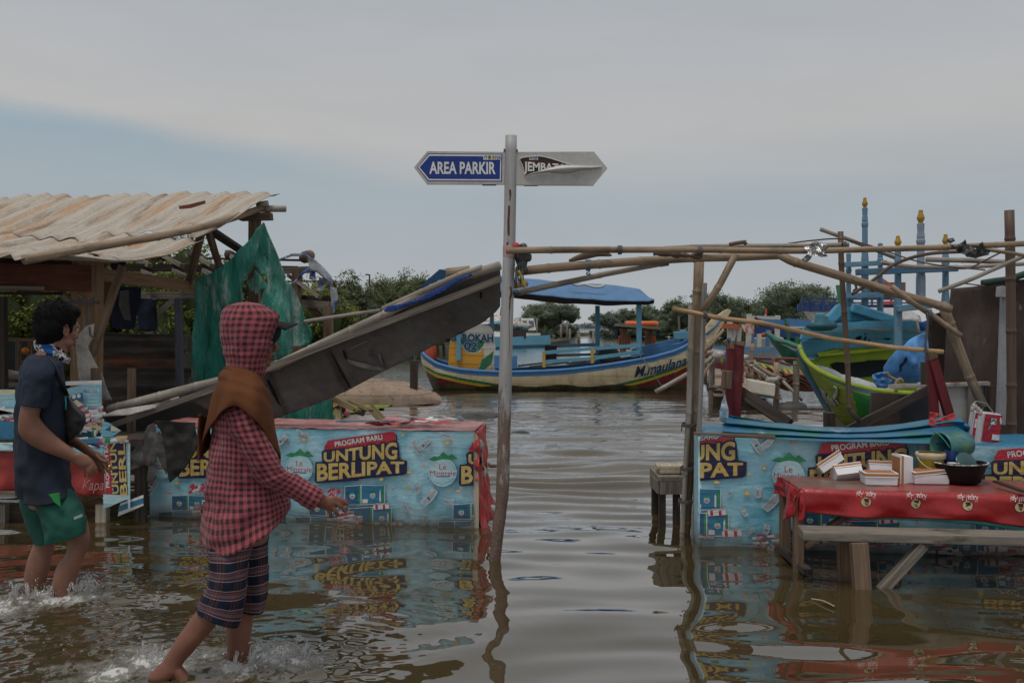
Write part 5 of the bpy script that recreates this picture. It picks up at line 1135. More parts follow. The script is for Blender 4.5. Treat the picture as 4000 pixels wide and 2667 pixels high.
def tablethings():
    # yellow pail
    c = V((W(Mz(1402, 770), 5.70).x, 5.70, ZT)); k_ = 1.42; t = thing('pail', 'small yellow pail with a cream rim and handle behind the boxes', 'pail', c)
    mb = MB(); lathe(mb, c, [(r_*k_, z_*k_) for r_, z_ in [(.0, .002), (.044, 0), (.050, .1), (.052, .105), (.049, .104), (.043, .004), (0, .004)]]); mb.build('body', mat('yellow_plastic', (.40, .36, .03), .5, .3, 9, col2=(.07, .05, .05), s2=9, thr=.6), t, True)
    mb = MB(); lathe(mb, c, [(r_*k_, z_*k_) for r_, z_ in [(.050, .088), (.058, .09), (.059, .104), (.058, .112), (.05, .112)]], wob=.004); mb.build('rim', mat('cream_plastic', (.46, .38, .27), .6, .3, 12), t, True)
    mb = MB(); mb.tube([c+k_*V((.058*math.cos(a), -.004-.058*abs(math.sin(a))-.004, .095-.045*math.sin(a))) for a in [math.pi*k/14 for k in range(15)]], .003, 6); mb.build('handle', mat('cream_handle', (.5, .42, .3), .6), t, True)
    # black basin
    c = on_table(*Mz(1800, 905)); c.y += .12; t0 = c
    t = thing('basin', 'black plastic basin with a paint-splashed rim on the red table', 'basin', c)
    BP = mat('black_plastic', (.007, .007, .008), .5, .3, 8, col3=(.35, .33, .31), s3=22, thr3=.76, soft3=.02, spec=.25)
    mb = MB(); lathe(mb, c, [(0, .004), (.094, 0), (.106, .006), (.135, .085), (.145, .108), (.147, .116), (.140, .116), (.131, .108), (.10, .02), (0, .016)], 48, wob=.003); mb.build('bowl', BP, t, True)
    mb = MB(); lathe(mb, c, [(.140, .117), (.149, .117), (.149, .112)], 48, wob=.004); mb.build('rim', mat('splashed_rim', (.04, .04, .04), .5, .3, 20, col3=(.5, .48, .46), s3=16, thr3=.5), t, True)
    # cups and lid in the basin
    q = c+V((-.035, .03, .10)); mb = MB(); lathe(mb, q, [(0, 0), (.030, 0), (.036, .075), (.038, .077), (.034, .076), (.03, .06), (0, .058)]); o = mb.single('cup', 'blue plastic cup with a white inside standing in the black basin', 'cup', [mat('blue_plastic', (.03, .07, .26), .4)], smooth=True)
    mb = MB(); lathe(mb, c+V((-.055, -.04, .085)), [(0, 0), (.028, .001), (.032, .03), (.033, .031), (.03, .028), (0, .026)]); mb.single('cup', 'white cup lying low at the left side of the black basin', 'cup', mat('white_plastic', (.62, .62, .64), .4), smooth=True)
    mb = MB(); lathe(mb, c+V((.03, -.01, .115)), [(0, .008), (.06, .005), (.066, 0), (.066, -.006), (.06, -.004), (0, .002)], rot=RM(.9, .35, 0)); mb.single('pot_lid', 'dark teal lid leaning over the rim of the black basin', 'lid', mat('teal_dark', (.012, .055, .055), .3, .3, 8, spec=.5), smooth=True)
    mb = MB(); mb.quad([c+V((.05, .0, .12)), c+V((.1, .01, .118)), c+V((.10, .035, .13)), c+V((.06, .03, .135))]); mb.single('packet', 'crumpled blue and green packet in the right side of the basin', 'packet', mat('blue_green_packet', (.03, .08, .3), .4, .3, 20, col2=(.05, .2, .05), s2=30), solid=.006)
    # green bucket on its side
    Y = 5.72; a, b = W(Mz(1500, 510), Y-.02), W(Mz(1770, 480), Y+.05); ax = (b-a).normalized(); rt = ax.to_track_quat('Z', 'Y').to_matrix(); L_ = (b-a).length
    t = thing('bucket', 'green plastic bucket lying on its side behind the boxes', 'bucket', (a+b)/2-V((0, 0, .09)))
    GB = mat('green_plastic', (.02, .15, .11), .35, .35, 6, col2=(.05, .16, .20), s2=5, thr=.5, col3=(.10, .22, .05), s3=8, thr3=.6, spec=.5)
    mb = MB(); lathe(mb, a, [(.0, L_), (.062, L_), (.072, .12), (.080, .02), (.084, .015), (.084, 0), (.079, 0), (.07, .1), (.06, L_-.01), (0, L_-.01)], rot=rt); mb.build('body', GB, t, True)
    mb = MB(); mb.tube([a+rt@V((.084*math.cos(s_), .084*math.sin(s_), -.01-.03*math.sin((s_-1.2)*1.6))) for s_ in [1.2+k*.16 for k in range(13)]], .003, 6); mb.build('handle', mat('green_handle', (.03, .2, .15), .4), t, True)
    # square paint tin
    Y = 5.95; t = thing('paint_tin', 'square red and white paint tin with a wire and rag handle on the stall', 'tin', W(Mz(1940, 520), Y))
    tl, tr, bl, br = [W(Mz(*q), y) for q, y in (((1855, 150), Y-.03), ((2120, 180), Y+.05), ((1800, 500), Y-.03), ((2080, 525), Y+.05))]
    dp = V((.03, .13, 0)); mb = MB(); mb.hexa([bl, br, br+dp, bl+dp], [tl, tr, tr+dp, tl+dp]); TIN = mat('tin_white', (.55, .53, .54), .35, .15, 12, col3=(.22, .10, .06), s3=14, thr3=.7, spec=.5); mb.build('body', TIN, t, bevel=.004)
    a = Art(); Wt = (br-bl).length; Ht = (tl-bl).length; ux, uy = (br-bl)/Wt, (tl-bl)/Ht
    a.rect(.0, Ht*.16, Wt*.10, Ht*.98, 0); a.rect(Wt*.36, Ht*.17, Wt*.98, Ht*.97, 0); a.rect(Wt*.02, Ht*.55, Wt*.09, Ht*.8, 1); a.rect(Wt*.55, Ht*.66, Wt*.80, Ht*.88, 2); a.rect(Wt*.58, Ht*.68, Wt*.78, Ht*.86, 1); a.disc(Wt*.68, Ht*.76, Wt*.085, 2, ry=Wt*.075); a.disc(Wt*.68, Ht*.75, Wt*.05, 1, ry=Wt*.045); a.rect(Wt*.60, Ht*.68, Wt*.70, Ht*.75, 1)
    a.poly([(Wt*.9, Ht*.93), (Wt*.98, Ht*.8), (Wt*.95, Ht*.7), (Wt*.88, Ht*.82)], 1); a.rect(Wt*.70, Ht*.24, Wt*.97, Ht*.40, 1); a.rect(Wt*.78, Ht*.06, Wt*.84, Ht*.11, 0); a.poly([(Wt*.5, Ht*.6), (Wt*.62, Ht*.7), (Wt*.6, Ht*.62), (Wt*.52, Ht*.5)], 3)
    fl = flat(bl, ux, uy); mb = MB(); a.to(mb, lambda x, y, h: fl(x+ (y/Ht)*0, y, h+.004), .0004); mb.build('printed_label', [pmat('tin_red', (.36, .01, .03), .25), PM[PW], pmat('tin_black', (.015, .015, .018)), pmat('tin_grey', (.2, .22, .27))], t)
    mb = MB(); mb.tube([tl+V((-.005, .03, 0)), tl+V((-.02, .02, .03)), tl+V((.02, .03, .06)), tl+V((.09, .05, .045)), tr+V((-.02, .04, .0))], .004, 6); mb.build('handle', mat('wire', (.3, .3, .3), .4, metal=1), t, True)
    mb = MB(); [mb.ball(tl+V((-.012+.012*k, .015, .004+.022*math.sin(k*.8+.4))), .013, .012, .018, 8, 6, rough=.5, rs=60) for k in range(5)]; mb.build('handle_wrap', CANVAS, t, True)
    mb = MB(); mb.beam(W(Mz(2060, 860), 5.45), W(Mz(2360, 965), 5.2), .03, .012); mb.single('lath', 'dark thin lath lying across the right part of the red table', 'lath', WOOD_DARK)
tablethings()
# ------------------------------------------------------------------ signpost
def steel():
    t = NT('rusty_galvanised_pole'); c = t.coord('Object'); sp = t.n('ShaderNodeSeparateXYZ'); t.l(c, sp.inputs[0])
    n = t.noise(t.coord('Object', (1, 1, .22)), 14, 7, .72); n2 = t.noise(c, 70, 5, .75); n3 = t.noise(t.coord('Object', (1, 1, .08)), 30, 4, .6)
    h = t.ramp(t.math('MULTIPLY', sp.outputs[2], .3333), [(0, .46), (.14, .30), (.30, .17), (.40, .05), (1, -.05)])
    base = t.mix(t.ramp(n3, [(.3, 0), (.7, 1)]), (.26, .255, .255), (.38, .375, .375))
    k = t.math('ADD', n, h); col = t.mix(t.ramp(k, [(.66, 0), (.74, .9)]), base, (.115, .062, .040))
    col = t.mix(t.ramp(t.math('ADD', n2, t.math('MULTIPLY', h, .5)), [(.70, 0), (.76, .9)]), col, (.07, .035, .025))
    t.bsdf(col, .5, .0, .5, t.bump(n2, .15, .003)); return t.m
def signpost():
    Y = 5.7; base = V((W(S(1133, 1288), Y).x, Y, 0)); t = thing('signpost', 'grey rusty steel signpost with two arrow boards, bent near the waterline', 'signpost', base)
    pts = [S(1120, 1420), S(1136, 1288), S(1144, 1215), S(1151, 1165), S(1155, 1100), S(1160, 900), S(1165, 700), S(1170, 560), S(1174, 312)]
    w = [27, 27, 28, 29, 30, 30, 29, 28, 27]; P = catmull([W(p, Y) for p in pts], 5); rr = [np.interp(k, [5*i for i in range(9)], w)/2*Y/FPX for k in range(len(P))]
    rr = [r*(.93 if abs(k-15) < 2 else 1) for k, r in enumerate(rr)]
    mb = MB(); mb.tube([V(p) for p in P], [float(r) for r in rr], 28); mb.build('pole', steel(), t, True)
    RUST = mat('rust_streak', (.09, .035, .012), .8, .5, 20)
    mb = MB()
    def streak(pts_, wd):
        for (a, b), w_ in zip(zip(pts_, pts_[1:]), wd):
            # hug the front of the pipe
            q = []
            for (x, y), s_ in ((a, -1), (a, 1), (b, 1), (b, -1)):
                X = x+s_*w_*.5; ax = np.interp(y, [312, 560, 900, 1165], [1174, 1170, 1160, 1151]); rad = 14.4
                dx = max(-.97, min(.97, (X-ax)/rad)); q.append(W((ax+dx*rad, y), Y)+V((0, -rad*math.sqrt(1-dx*dx)*Y/FPX-.0012, 0)))
            mb.quad(q)
    streak([E(1030, 510), E(1032, 560), E(1027, 600)], [4, 2]); streak([E(1022, 640), E(1020, 700), E(1016, 760), E(1018, 880)], [4.5, 4.5, 4.5]); streak([E(1010, 935), E(1006, 970)], [4])
    streak([Pz(1545, 80), Pz(1560, 180), Pz(1540, 260), Pz(1530, 420), Pz(1522, 600), Pz(1530, 900), Pz(1520, 1170)], [4, 5, 3, 1.6, 1.2, 1]); mb.build('rust_streak', RUST, t)
    GRY = mat('sign_sheet_grey', (.40, .39, .375), .45, .12, 3, col3=(.22, .20, .17), s3=7, thr3=.68, soft3=.1); BLUE = mat('sign_blue', (.012, .035, .20), .4, .1, 4, bump=.03); WHT = mat('sign_white', (.62, .62, .60), .45, .08, 4)
    BRN = mat('sign_brown', (.05, .020, .018), .45, .1, 4); EDG = mat('sign_edge', (.10, .09, .085), .6)
    marks = [WHT, BLUE, mat('logo_green', (.02, .15, .06), .5), mat('logo_yellow', (.55, .38, .02), .5), mat('logo_blue', (.03, .04, .22), .5), mat('logo_red', (.4, .03, .03), .5), BRN]
    def board(pts, y0, nm, lab):
        mb = MB(); f = [W(E(*p), Y)+V((0, -.012, 0)) for p in pts]; b = [q+V((0, .024, 0)) for q in f]; n = len(f)
        mb.add(f, [tuple(range(n))], None, 0); mb.add(b, [tuple(range(n))[::-1]], None, 0)
        for k in range(n): mb.quad([f[k], f[(k+1) % n], b[(k+1) % n], b[k]], 1)
        o = mb.build(nm, [GRY, EDG], t, bevel=.002, label=lab)
        mb = MB(); c = sum(f, V((0, 0, 0)))/n
        ring = [(q-c)*1.0+c+V((0, -.003, 0)) for q in f]; inn = [(q-c)*.965+c+V((0, -.003, 0)) for q in f]
        return o
    Lp = [(250, 325), (357, 196), (984, 202), (980, 460), (352, 458)]
    l = board([Lp[k] for k in (0, 4, 3, 2, 1)], Y, 'sign_board', 'blue arrow board pointing left')
    a = Art(); pts = lambda q: [(x, -y) for x, y in q]
    a.poly(pts([(276, 325), (366, 212), (966, 216), (962, 440), (362, 438)]), 1); a.poly(pts([(281, 325), (369, 219), (959, 223), (955, 433), (366, 431)]), 0); a.poly(pts([(293, 325), (374, 232), (950, 236), (946, 422), (371, 419)]), 1)
    a.text('AREA PARKIR', 372, -375, 135, 0, .026, 912-372, warp=lambda x, y: (x, y-x*.004))
    a.rect(812, -264, 958, -228, 0); a.disc(832, -243, 13, 2); a.disc(832, -247, 6, 0); a.rect(851, -257, 874, -230, 2); a.rect(855, -244, 870, -233, 5); a.rect(882, -257, 902, -230, 3); a.disc(892, -243, 6, 5); a.text('PJB', 906, -258, 36, 4, .01, 50)
    s_ = .588/2.091*Y/FPX; o = W(E(0, 0), Y); fn = flat(o+V((0, -.0125, 0)), (s_, 0, 0), (0, 0, s_))
    fn = (lambda oo: lambda x, y, h: oo+V((x*s_, -h, y*s_)))(o+V((0, -.0128, 0))); mb = MB(); a.to(mb, fn, .0006); mb.build('printed_face', marks, l)
    r = board([(1084, 202), (1080, 466), (1708, 468), (1820, 332), (1712, 200)], Y, 'sign_board', 'grey arrow board pointing right with its white film peeled open')
    a = Art(); a.poly(pts([(1112, 255), (1150, 390), (1190, 380), (1300, 350), (1420, 320), (1545, 312), (1480, 290), (1390, 262), (1290, 238), (1210, 238)]), 6)
    a.rect(1185, -264, 1258, -236, 0); a.rect(1186, -257, 1198, -240, 3); a.text('PJB', 1202, -259, 34, 4, .01, 50)
    a.text('JEMBATAN', 1142, -354, 108, 0, .026, 1540-1142, warp=lambda x, y: (x, y*(1-.0011*max(0, x))+max(0, x-100)*.028)); a.clip(1112, 1545, -392, -236)
    mb = MB(); a.to(mb, (lambda oo: lambda x, y, h: oo+V((x*s_, -h, y*s_)))(o+V((0, -.0128, 0))), .0006); mb.build('printed_face', marks, r)
    # curled film: lower flap rolled over the lettering, upper lip
    up = catmull([(1150, 400, 0), (1200, 376, 0), (1300, 352, 0), (1400, 318, 0), (1480, 308, 0), (1600, 316, 0), (1700, 322, 0), (1776, 320, 0)], 8); lo = catmull([(1150, 400, 0), (1210, 385, 0), (1310, 368, 0), (1430, 372, 0), (1520, 368, 0), (1600, 350, 0), (1700, 338, 0), (1776, 322, 0)], 8)
    def ff(u, v):
        k = u*(len(up)-1); i = min(int(k), len(up)-2); p = up[i].lerp(up[i+1], k-i).lerp(lo[i].lerp(lo[i+1], k-i), v); q = W(E(p.x, p.y), Y); q.y -= .015+.030*math.sin(v*3.14)*(math.sin(u*3.14)**.7)+.008*(1-v)*math.sin(u*3.1); return q
    FILM = mat('peeled_film', (.50, .49, .475), .4, .12, 6); mb = MB(); mb.grid(ff, 60, 12); mb.build('peeled_film', FILM, r, True, solid=.0015)
    lip = catmull([(1150, 396, 0), (1132, 320, 0), (1112, 255, 0), (1210, 237, 0), (1290, 237, 0), (1390, 262, 0), (1480, 292, 0), (1560, 310, 0), (1700, 318, 0), (1776, 318, 0)], 6)
    mb = MB(); mb.tube([W(E(p.x, p.y), Y)+V((0, -.016, 0)) for p in lip], .0035, 6); mb.build('peeled_film', FILM, r, True)
    for x, z in ((985, 185), (1085, 188)): mb = MB(); mb.box(W(E(x, z), Y), .012, .03, .015); mb.build('bracket', EDG, t)
    mb = MB(); mb.box(W(E(860, 466), Y), .08, .02, .006); mb.build('bracket', EDG, t); mb = MB(); mb.box(W(E(1200, 470), Y), .08, .02, .006); mb.build('bracket', EDG, t)
    c = W(S(1170, 577), Y); mb = MB(); pp = [(.0365, -.035), (.0375, -.03), (.0378, .0), (.0375, .03), (.0365, .035)]; lathe(mb, c, pp, 24); mb.build('tape_band', mat('pinkish_tape', (.40, .27, .25), .5, .3, 20), t, True)
signpost()
# ------------------------------------------------------------------ bamboo frame on the right
SILV = mat('silver_foil', (.45, .44, .43), .22, .25, 20, metal=.85, bump=.6, bs=30, bd=.02); DARKF = mat('dark_plastic_rag', (.04, .04, .042), .4, .3, 10, spec=.5)
def frame():
    t = thing('bamboo_shelter', 'bare bamboo stall frame of lashed canes spanning from the signpost to the right edge', 'frame', V((W(S(1580, 1225), 6.43).x, 6.43, 0)))
    Yf = 6.1
    c = lambda pts, Ys, w, m=BAM, **k: cane(t, k.pop('nm', 'bamboo_pole'), pts, Ys, w, m, **k)
    c([E(1000, 1000), E(1800, 992), Fz(900, 158), Fz(1500, 158), Fz(2000, 162), G(900, 380), G(1300, 370), G(1650, 362), G(1900, 352), G(2330, 332)], [5.62, 5.7, 5.75, 5.85, 5.9, 5.95, 6, 6, 6, 6.05], 15.5, label='long pale bamboo pole on top, tied to the signpost')
    c([Fz(1350, 150), G(300, 350), G(700, 348), G(1100, 342), G(1180, 340)], 6.15, 12, BAM_GREY)
    c([E(1080, 1172), E(1500, 1130), E(1900, 1102), Fz(1300, 240), Fz(1700, 222), G(500, 420), G(760, 408)], [5.8, 5.9, 6.0, 6.1, 6.2, 6.25, 6.3], 21, BAM, label='thick brown bamboo pole under the top pole')
    c([G(730, 400), G(830, 450), G(1140, 545), G(1480, 650), G(1660, 700), G(1840, 755)], [6.15, 6.15, 6.2, 6.25, 6.3, 6.3], 21, BAM, label='thick bamboo pole sloping down to the right')
    c([Fz(155, 508), Fz(420, 450), Fz(700, 392), Fz(1130, 300), Fz(1380, 268)], [5.85, 5.9, 6, 6.1, 6.15], 14, BAM_GREY, label='flattened split bamboo sloping up from the signpost')
    c([S(1606, 588), S(1600, 760), S(1590, 950), S(1573, 1260)], [6.35, 6.38, 6.4, 6.43], 24, BAM, nm='post', label='main bamboo post standing in the water')
    c([S(1588, 700), S(1584, 900), S(1574, 1100), S(1566, 1260)], [6.32, 6.33, 6.36, 6.38], 14, BAM_GREY, nm='post')
    part(t, 'batten', wood('grey_batten', (.30, .29, .28)), (S(1618, 650), 6.3, S(1605, 1020), 6.3, 12, .025), (S(1605, 1020), 6.3, S(1592, 1245), 6.33, 12, .025), bevel=.003)
    c([Fz(1935, 190), Fz(1850, 360), Fz(1740, 540), Fz(1645, 680)], [6.15, 6.2, 6.2, 6.25], 17, BAM, nm='brace')
    c([Fz(1415, 637), Fz(1700, 695), Fz(2091, 772), G(600, 840), G(1100, 950), G(1500, 1005), G(1790, 1030)], [6.2, 6.15, 6.15, 6.1, 6.1, 6.1, 6.1], 11, BAM_GOLD, label='thin golden bamboo pole crossing low in front of the boats')
    c([G(1128, 255), G(1135, 500), G(1150, 750), G(1168, 1000), G(1180, 1250), G(1188, 1400), G(1255, 1480)], 6.5, 13.5, BAM_DARK, label='thin dark bamboo upright with a bent foot', nm='upright')
    c([G(1000, 240), G(1110, 278), G(1280, 345), G(1475, 422)], [6.6, 6.6, 6.7, 6.8], 10, BAM_GREY)
    c([G(1460, 608), G(1560, 690), G(1695, 782)], 6.15, 13, BAM); c([G(1690, 770), G(1780, 840), G(1905, 925)], 6.1, 13, BAM)
    c([G(1785, 720), G(1850, 900), G(1930, 1120), G(2050, 1380)], [6.4, 6.45, 6.5, 6.5], 24, BAM, nm='leaning_pole', label='thick bamboo pole leaning against the board wall')
    c([G(2216, 118), G(2222, 400), G(2228, 900), G(2232, 1500), G(2235, 1700)], 6.55, 22, bamboo_mat('brown_bamboo_cane', (.10, .06, .04)), nm='upright', label='brown bamboo upright at the right edge')
    c([G(1390, 455), G(1700, 492), G(2000, 480), G(2330, 462)], 6.9, 10, BAM_GREY); c([G(1680, 435), G(1900, 440), G(2240, 452)], 7.0, 12, BAM_GREY); c([G(1950, 352), G(2330, 410)], 6.2, 9, BAM); c([G(2050, 335), G(2180, 340)], 6.2, 8, BAM_GREY)
    for pts, w in (([G(1200, 660), G(1330, 575), G(1450, 480), G(1580, 425), G(1720, 395), G(1900, 385)], 8), ([G(790, 332), G(950, 312), G(1130, 302), G(1300, 340), G(1420, 380), G(1600, 440), G(1780, 475), G(2060, 502)], 3.5), ([G(1760, 640), G(1950, 570), G(2110, 500), G(2330, 405)], 10), ([G(1970, 488), G(2100, 420), G(2230, 355)], 4), ([G(1930, 590), G(2060, 605)], 3)):
        mb = MB(); P = catmull([W(p, 6.35) for p in pts], 5); mb.tube(P, [(w/2*6.35/FPX, w/3.2*6.35/FPX)]*len(P), 8); mb.build('lath', BAM_DARK if w < 9 else BAM_GREY, t, True)
    mb = MB(); P = catmull([W(p, 5.95) for p in (E(1510, 1085), E(1620, 1050), E(1740, 1025), E(1860, 1040))], 5); mb.tube(P, [(.022*math.sin(.3+2.6*k/(len(P)-1)), .006) for k in range(len(P))], 8); mb.build('bark_strip', BAM_DARK, t, True)
    mb = MB(); P = catmull([W(p, 5.9) for p in (Fz(1260, 190), Fz(1400, 195), Fz(1520, 205), Fz(1660, 210))], 4); mb.tube(P, [.014, .010, .016, .018, .012, .02, .022, .012, .016, .01, .02, .022, .01][:len(P)], 7); mb.build('bark_strip', BAM_DARK, t, True)
    mb = MB(); P = catmull([W(p, 6.0) for p in (Fz(1880, 115), Fz(1960, 100), Fz(2015, 95), Fz(2000, 112))], 4); mb.tube(P, .012, 7); mb.build('bark_strip', BAM_DARK, t, True)
    for q, Yq, r in ((Fz(985, 160), 5.74, .024), (Fz(1640, 170), 5.86, .024), (Fz(1680, 690), 6.14, .022), (G(225, 375), 5.9, .023), (G(1150, 345), 6.05, .024), (G(1700, 790), 6.08, .03), (S(1580, 1075), 6.36, .046), (S(1576, 1150), 6.36, .046), (S(1583, 975), 6.36, .046)):
        mb = MB(); rope_tie(mb, W(q, Yq), (1, 0, 0) if r < .04 else (0, 0, 1), r, 3, .004); mb.build('rope', ROPE, t, True)
    # blue tie with a loop
    mb = MB(); q = W(Fz(727, 285), 5.95); rope_tie(mb, q, (1, 0, 0), .031, 3, .005); mb.build('blue_tie', mat('blue_cord', (.06, .16, .26), .7), t, True)
    mb = MB(); mb.tube(catmull([W(Fz(*p), 5.92) for p in ((722, 320), (735, 335), (712, 350), (728, 362), (742, 350), (738, 365))], 4), .004, 5); mb.build('rope', ROPE, t, True)
    # tangle of cords at the signpost
    mb = MB()
    for k in range(9): x = 1072+R.uniform(-6, 60); mb.tube([W(E(x, 1090+R.uniform(0, 60)), 5.66), W(E(x+R.uniform(-14, 14), 1200), 5.64), W(E(x+R.uniform(-20, 30), 1250+R.uniform(0, 60)), 5.65)], .0035, 5)
    mb.build('cord_tangle', ROPE, t, True)
    mb = MB(); mb.tube(catmull([W(E(*p), 5.63) for p in ((1098, 1165), (1120, 1210), (1135, 1260), (1158, 1312))], 4), [.008, .009, .008, .007, .006, .008, .006, .005, .007, .006, .006, .004, .003], 6); mb.build('yellow_cord', mat('yellow_cord', (.33, .27, .04), .6), t, True)
    for p, s_ in (((1110, 1050), .035), ((1160, 1045), .03), ((1130, 1125), .035), ((1145, 972), .022), ((1090, 1345), .02)): mb = MB(); mb.ball(W(E(*p), 5.68), s_, s_*.7, s_, 12, 9, rough=.8, rs=35); mb.build('knotted_rag', DARKF, t, True)
    mb = MB(); mb.tube([W(E(1065, 1288), 5.75), W(E(1165, 1268), 5.8)], .018, 12); mb.build('bamboo_stub', BAM_GOLD, t, True)
    mb = MB(); mb.ball(W(E(1078, 962), 5.66), .02, .012, .02, 10, 8, rough=.3, rs=40); mb.build('red_rag', mat('red_rag', (.45, .06, .07), .7), t, True)
frame()
def foil(lab, c, Y, poly, seed, m):
    def fn(x, y): p = W((x, y), Y); p.y += .05*nz(V((p.x*14, p.z*14, seed)), 1)+.03*nz(V((p.x*40, p.z*40, seed)), 1); return p
    mb = MB(); mb.sheet(poly, fn, 3.2); mb.single('foil_rag', lab, 'rag', m, 'rags snagged on the bamboo frame', solid=.002)
foil('crumpled silver foil rag snagged on the top bamboo pole, left of the dark upright', 0, 5.9, [G(950, 318), G(1010, 318), G(1045, 360), G(1020, 395), G(1045, 415), G(1000, 420), G(940, 400), G(930, 440), G(905, 455), G(878, 435), G(915, 395), G(898, 360), G(920, 345)], 2, SILV)
foil('torn black and silver plastic rag snagged on the top pole near the right edge', 0, 5.95, [G(1815, 335), G(1870, 350), G(1915, 325), G(1930, 305), G(1945, 340), G(2000, 350), G(2042, 315), G(2055, 365), G(2105, 380), G(2080, 405), G(2000, 428), G(1940, 420), G(1900, 385), G(1850, 365)], 5, mat('dark_foil', (.05, .05, .05), .35, .5, 12, col2=(.5, .5, .48), s2=14, thr=.66, soft=.03, spec=.6))
foil('small black plastic scrap tied at the golden finial, near the right edge', 0, 6.0, [G(1815, 305), G(1850, 295), G(1858, 318), G(1835, 332), G(1812, 328)], 7, DARKF)
# ------------------------------------------------------------------ board wall and clutter at the right
BOARD = mat('stained_brown_board', (.038, .027, .023), .8, .5, 2.2, (1, 1, .5), col2=(.085, .062, .052), s2=2.4, thr=.58, soft=.12, col3=(.17, .15, .135), s3=7, thr3=.66, soft3=.03, bump=.3, bs=25)
def wall():
    t = thing('board_wall', 'tall wall of stained dark brown boards at the right edge', 'wall', V((W(S(2280, 1000), 7.4).x, 7.4, 0)))
    def pan(pts, Y, nm='panel', m=BOARD, th=.02):
        mb = MB(); mb.sheet([tuple(p) for p in pts], lambda x, y: W((x, y), Y)+V((0, .02*nz(V((x*.01, y*.01, Y)), 1), 0)), 14); mb.build(nm, m, t, True, solid=th)
    pan([G(1838, 622), G(1980, 610), G(2080, 595), G(2200, 575), G(3000, 480), G(3000, 1800), G(1830, 1800), G(1795, 1240), G(1800, 1060), G(1830, 760)], 7.4)
    pan([G(1690, 830), G(1720, 790), G(1830, 760), G(1835, 1250), G(1690, 1235), G(1700, 1050)], 7.6, m=mat('dark_panel_right', (.022, .016, .013), .7, .5, 4))
    mb = MB(); P = catmull([W(p, 7.35) for p in (G(2040, 588), G(2120, 575), G(2220, 560), G(2400, 500))], 4); mb.tube(P, .025, 8); mb.build('top_roll', mat('dark_green_roll', (.015, .04, .03), .7), t, True)
    part(t, 'gutter_pipe', mat('grey_channel', (.24, .24, .25), .5, .2, 5), (G(2190, 640), 6.8, G(2160, 1500), 6.75, 18, .04), bevel=.006)
    part(t, 'pipe_hood', mat('grey_hood', (.27, .26, .26), .5, .2, 5), (G(2185, 610), 6.75, G(2178, 680), 6.75, 26, .07), bevel=.005)
    part(t, 'post', WOOD_DARK, (G(2100, 1250), 7.2, G(2110, 1700), 7.2, 16, .06))
wall()
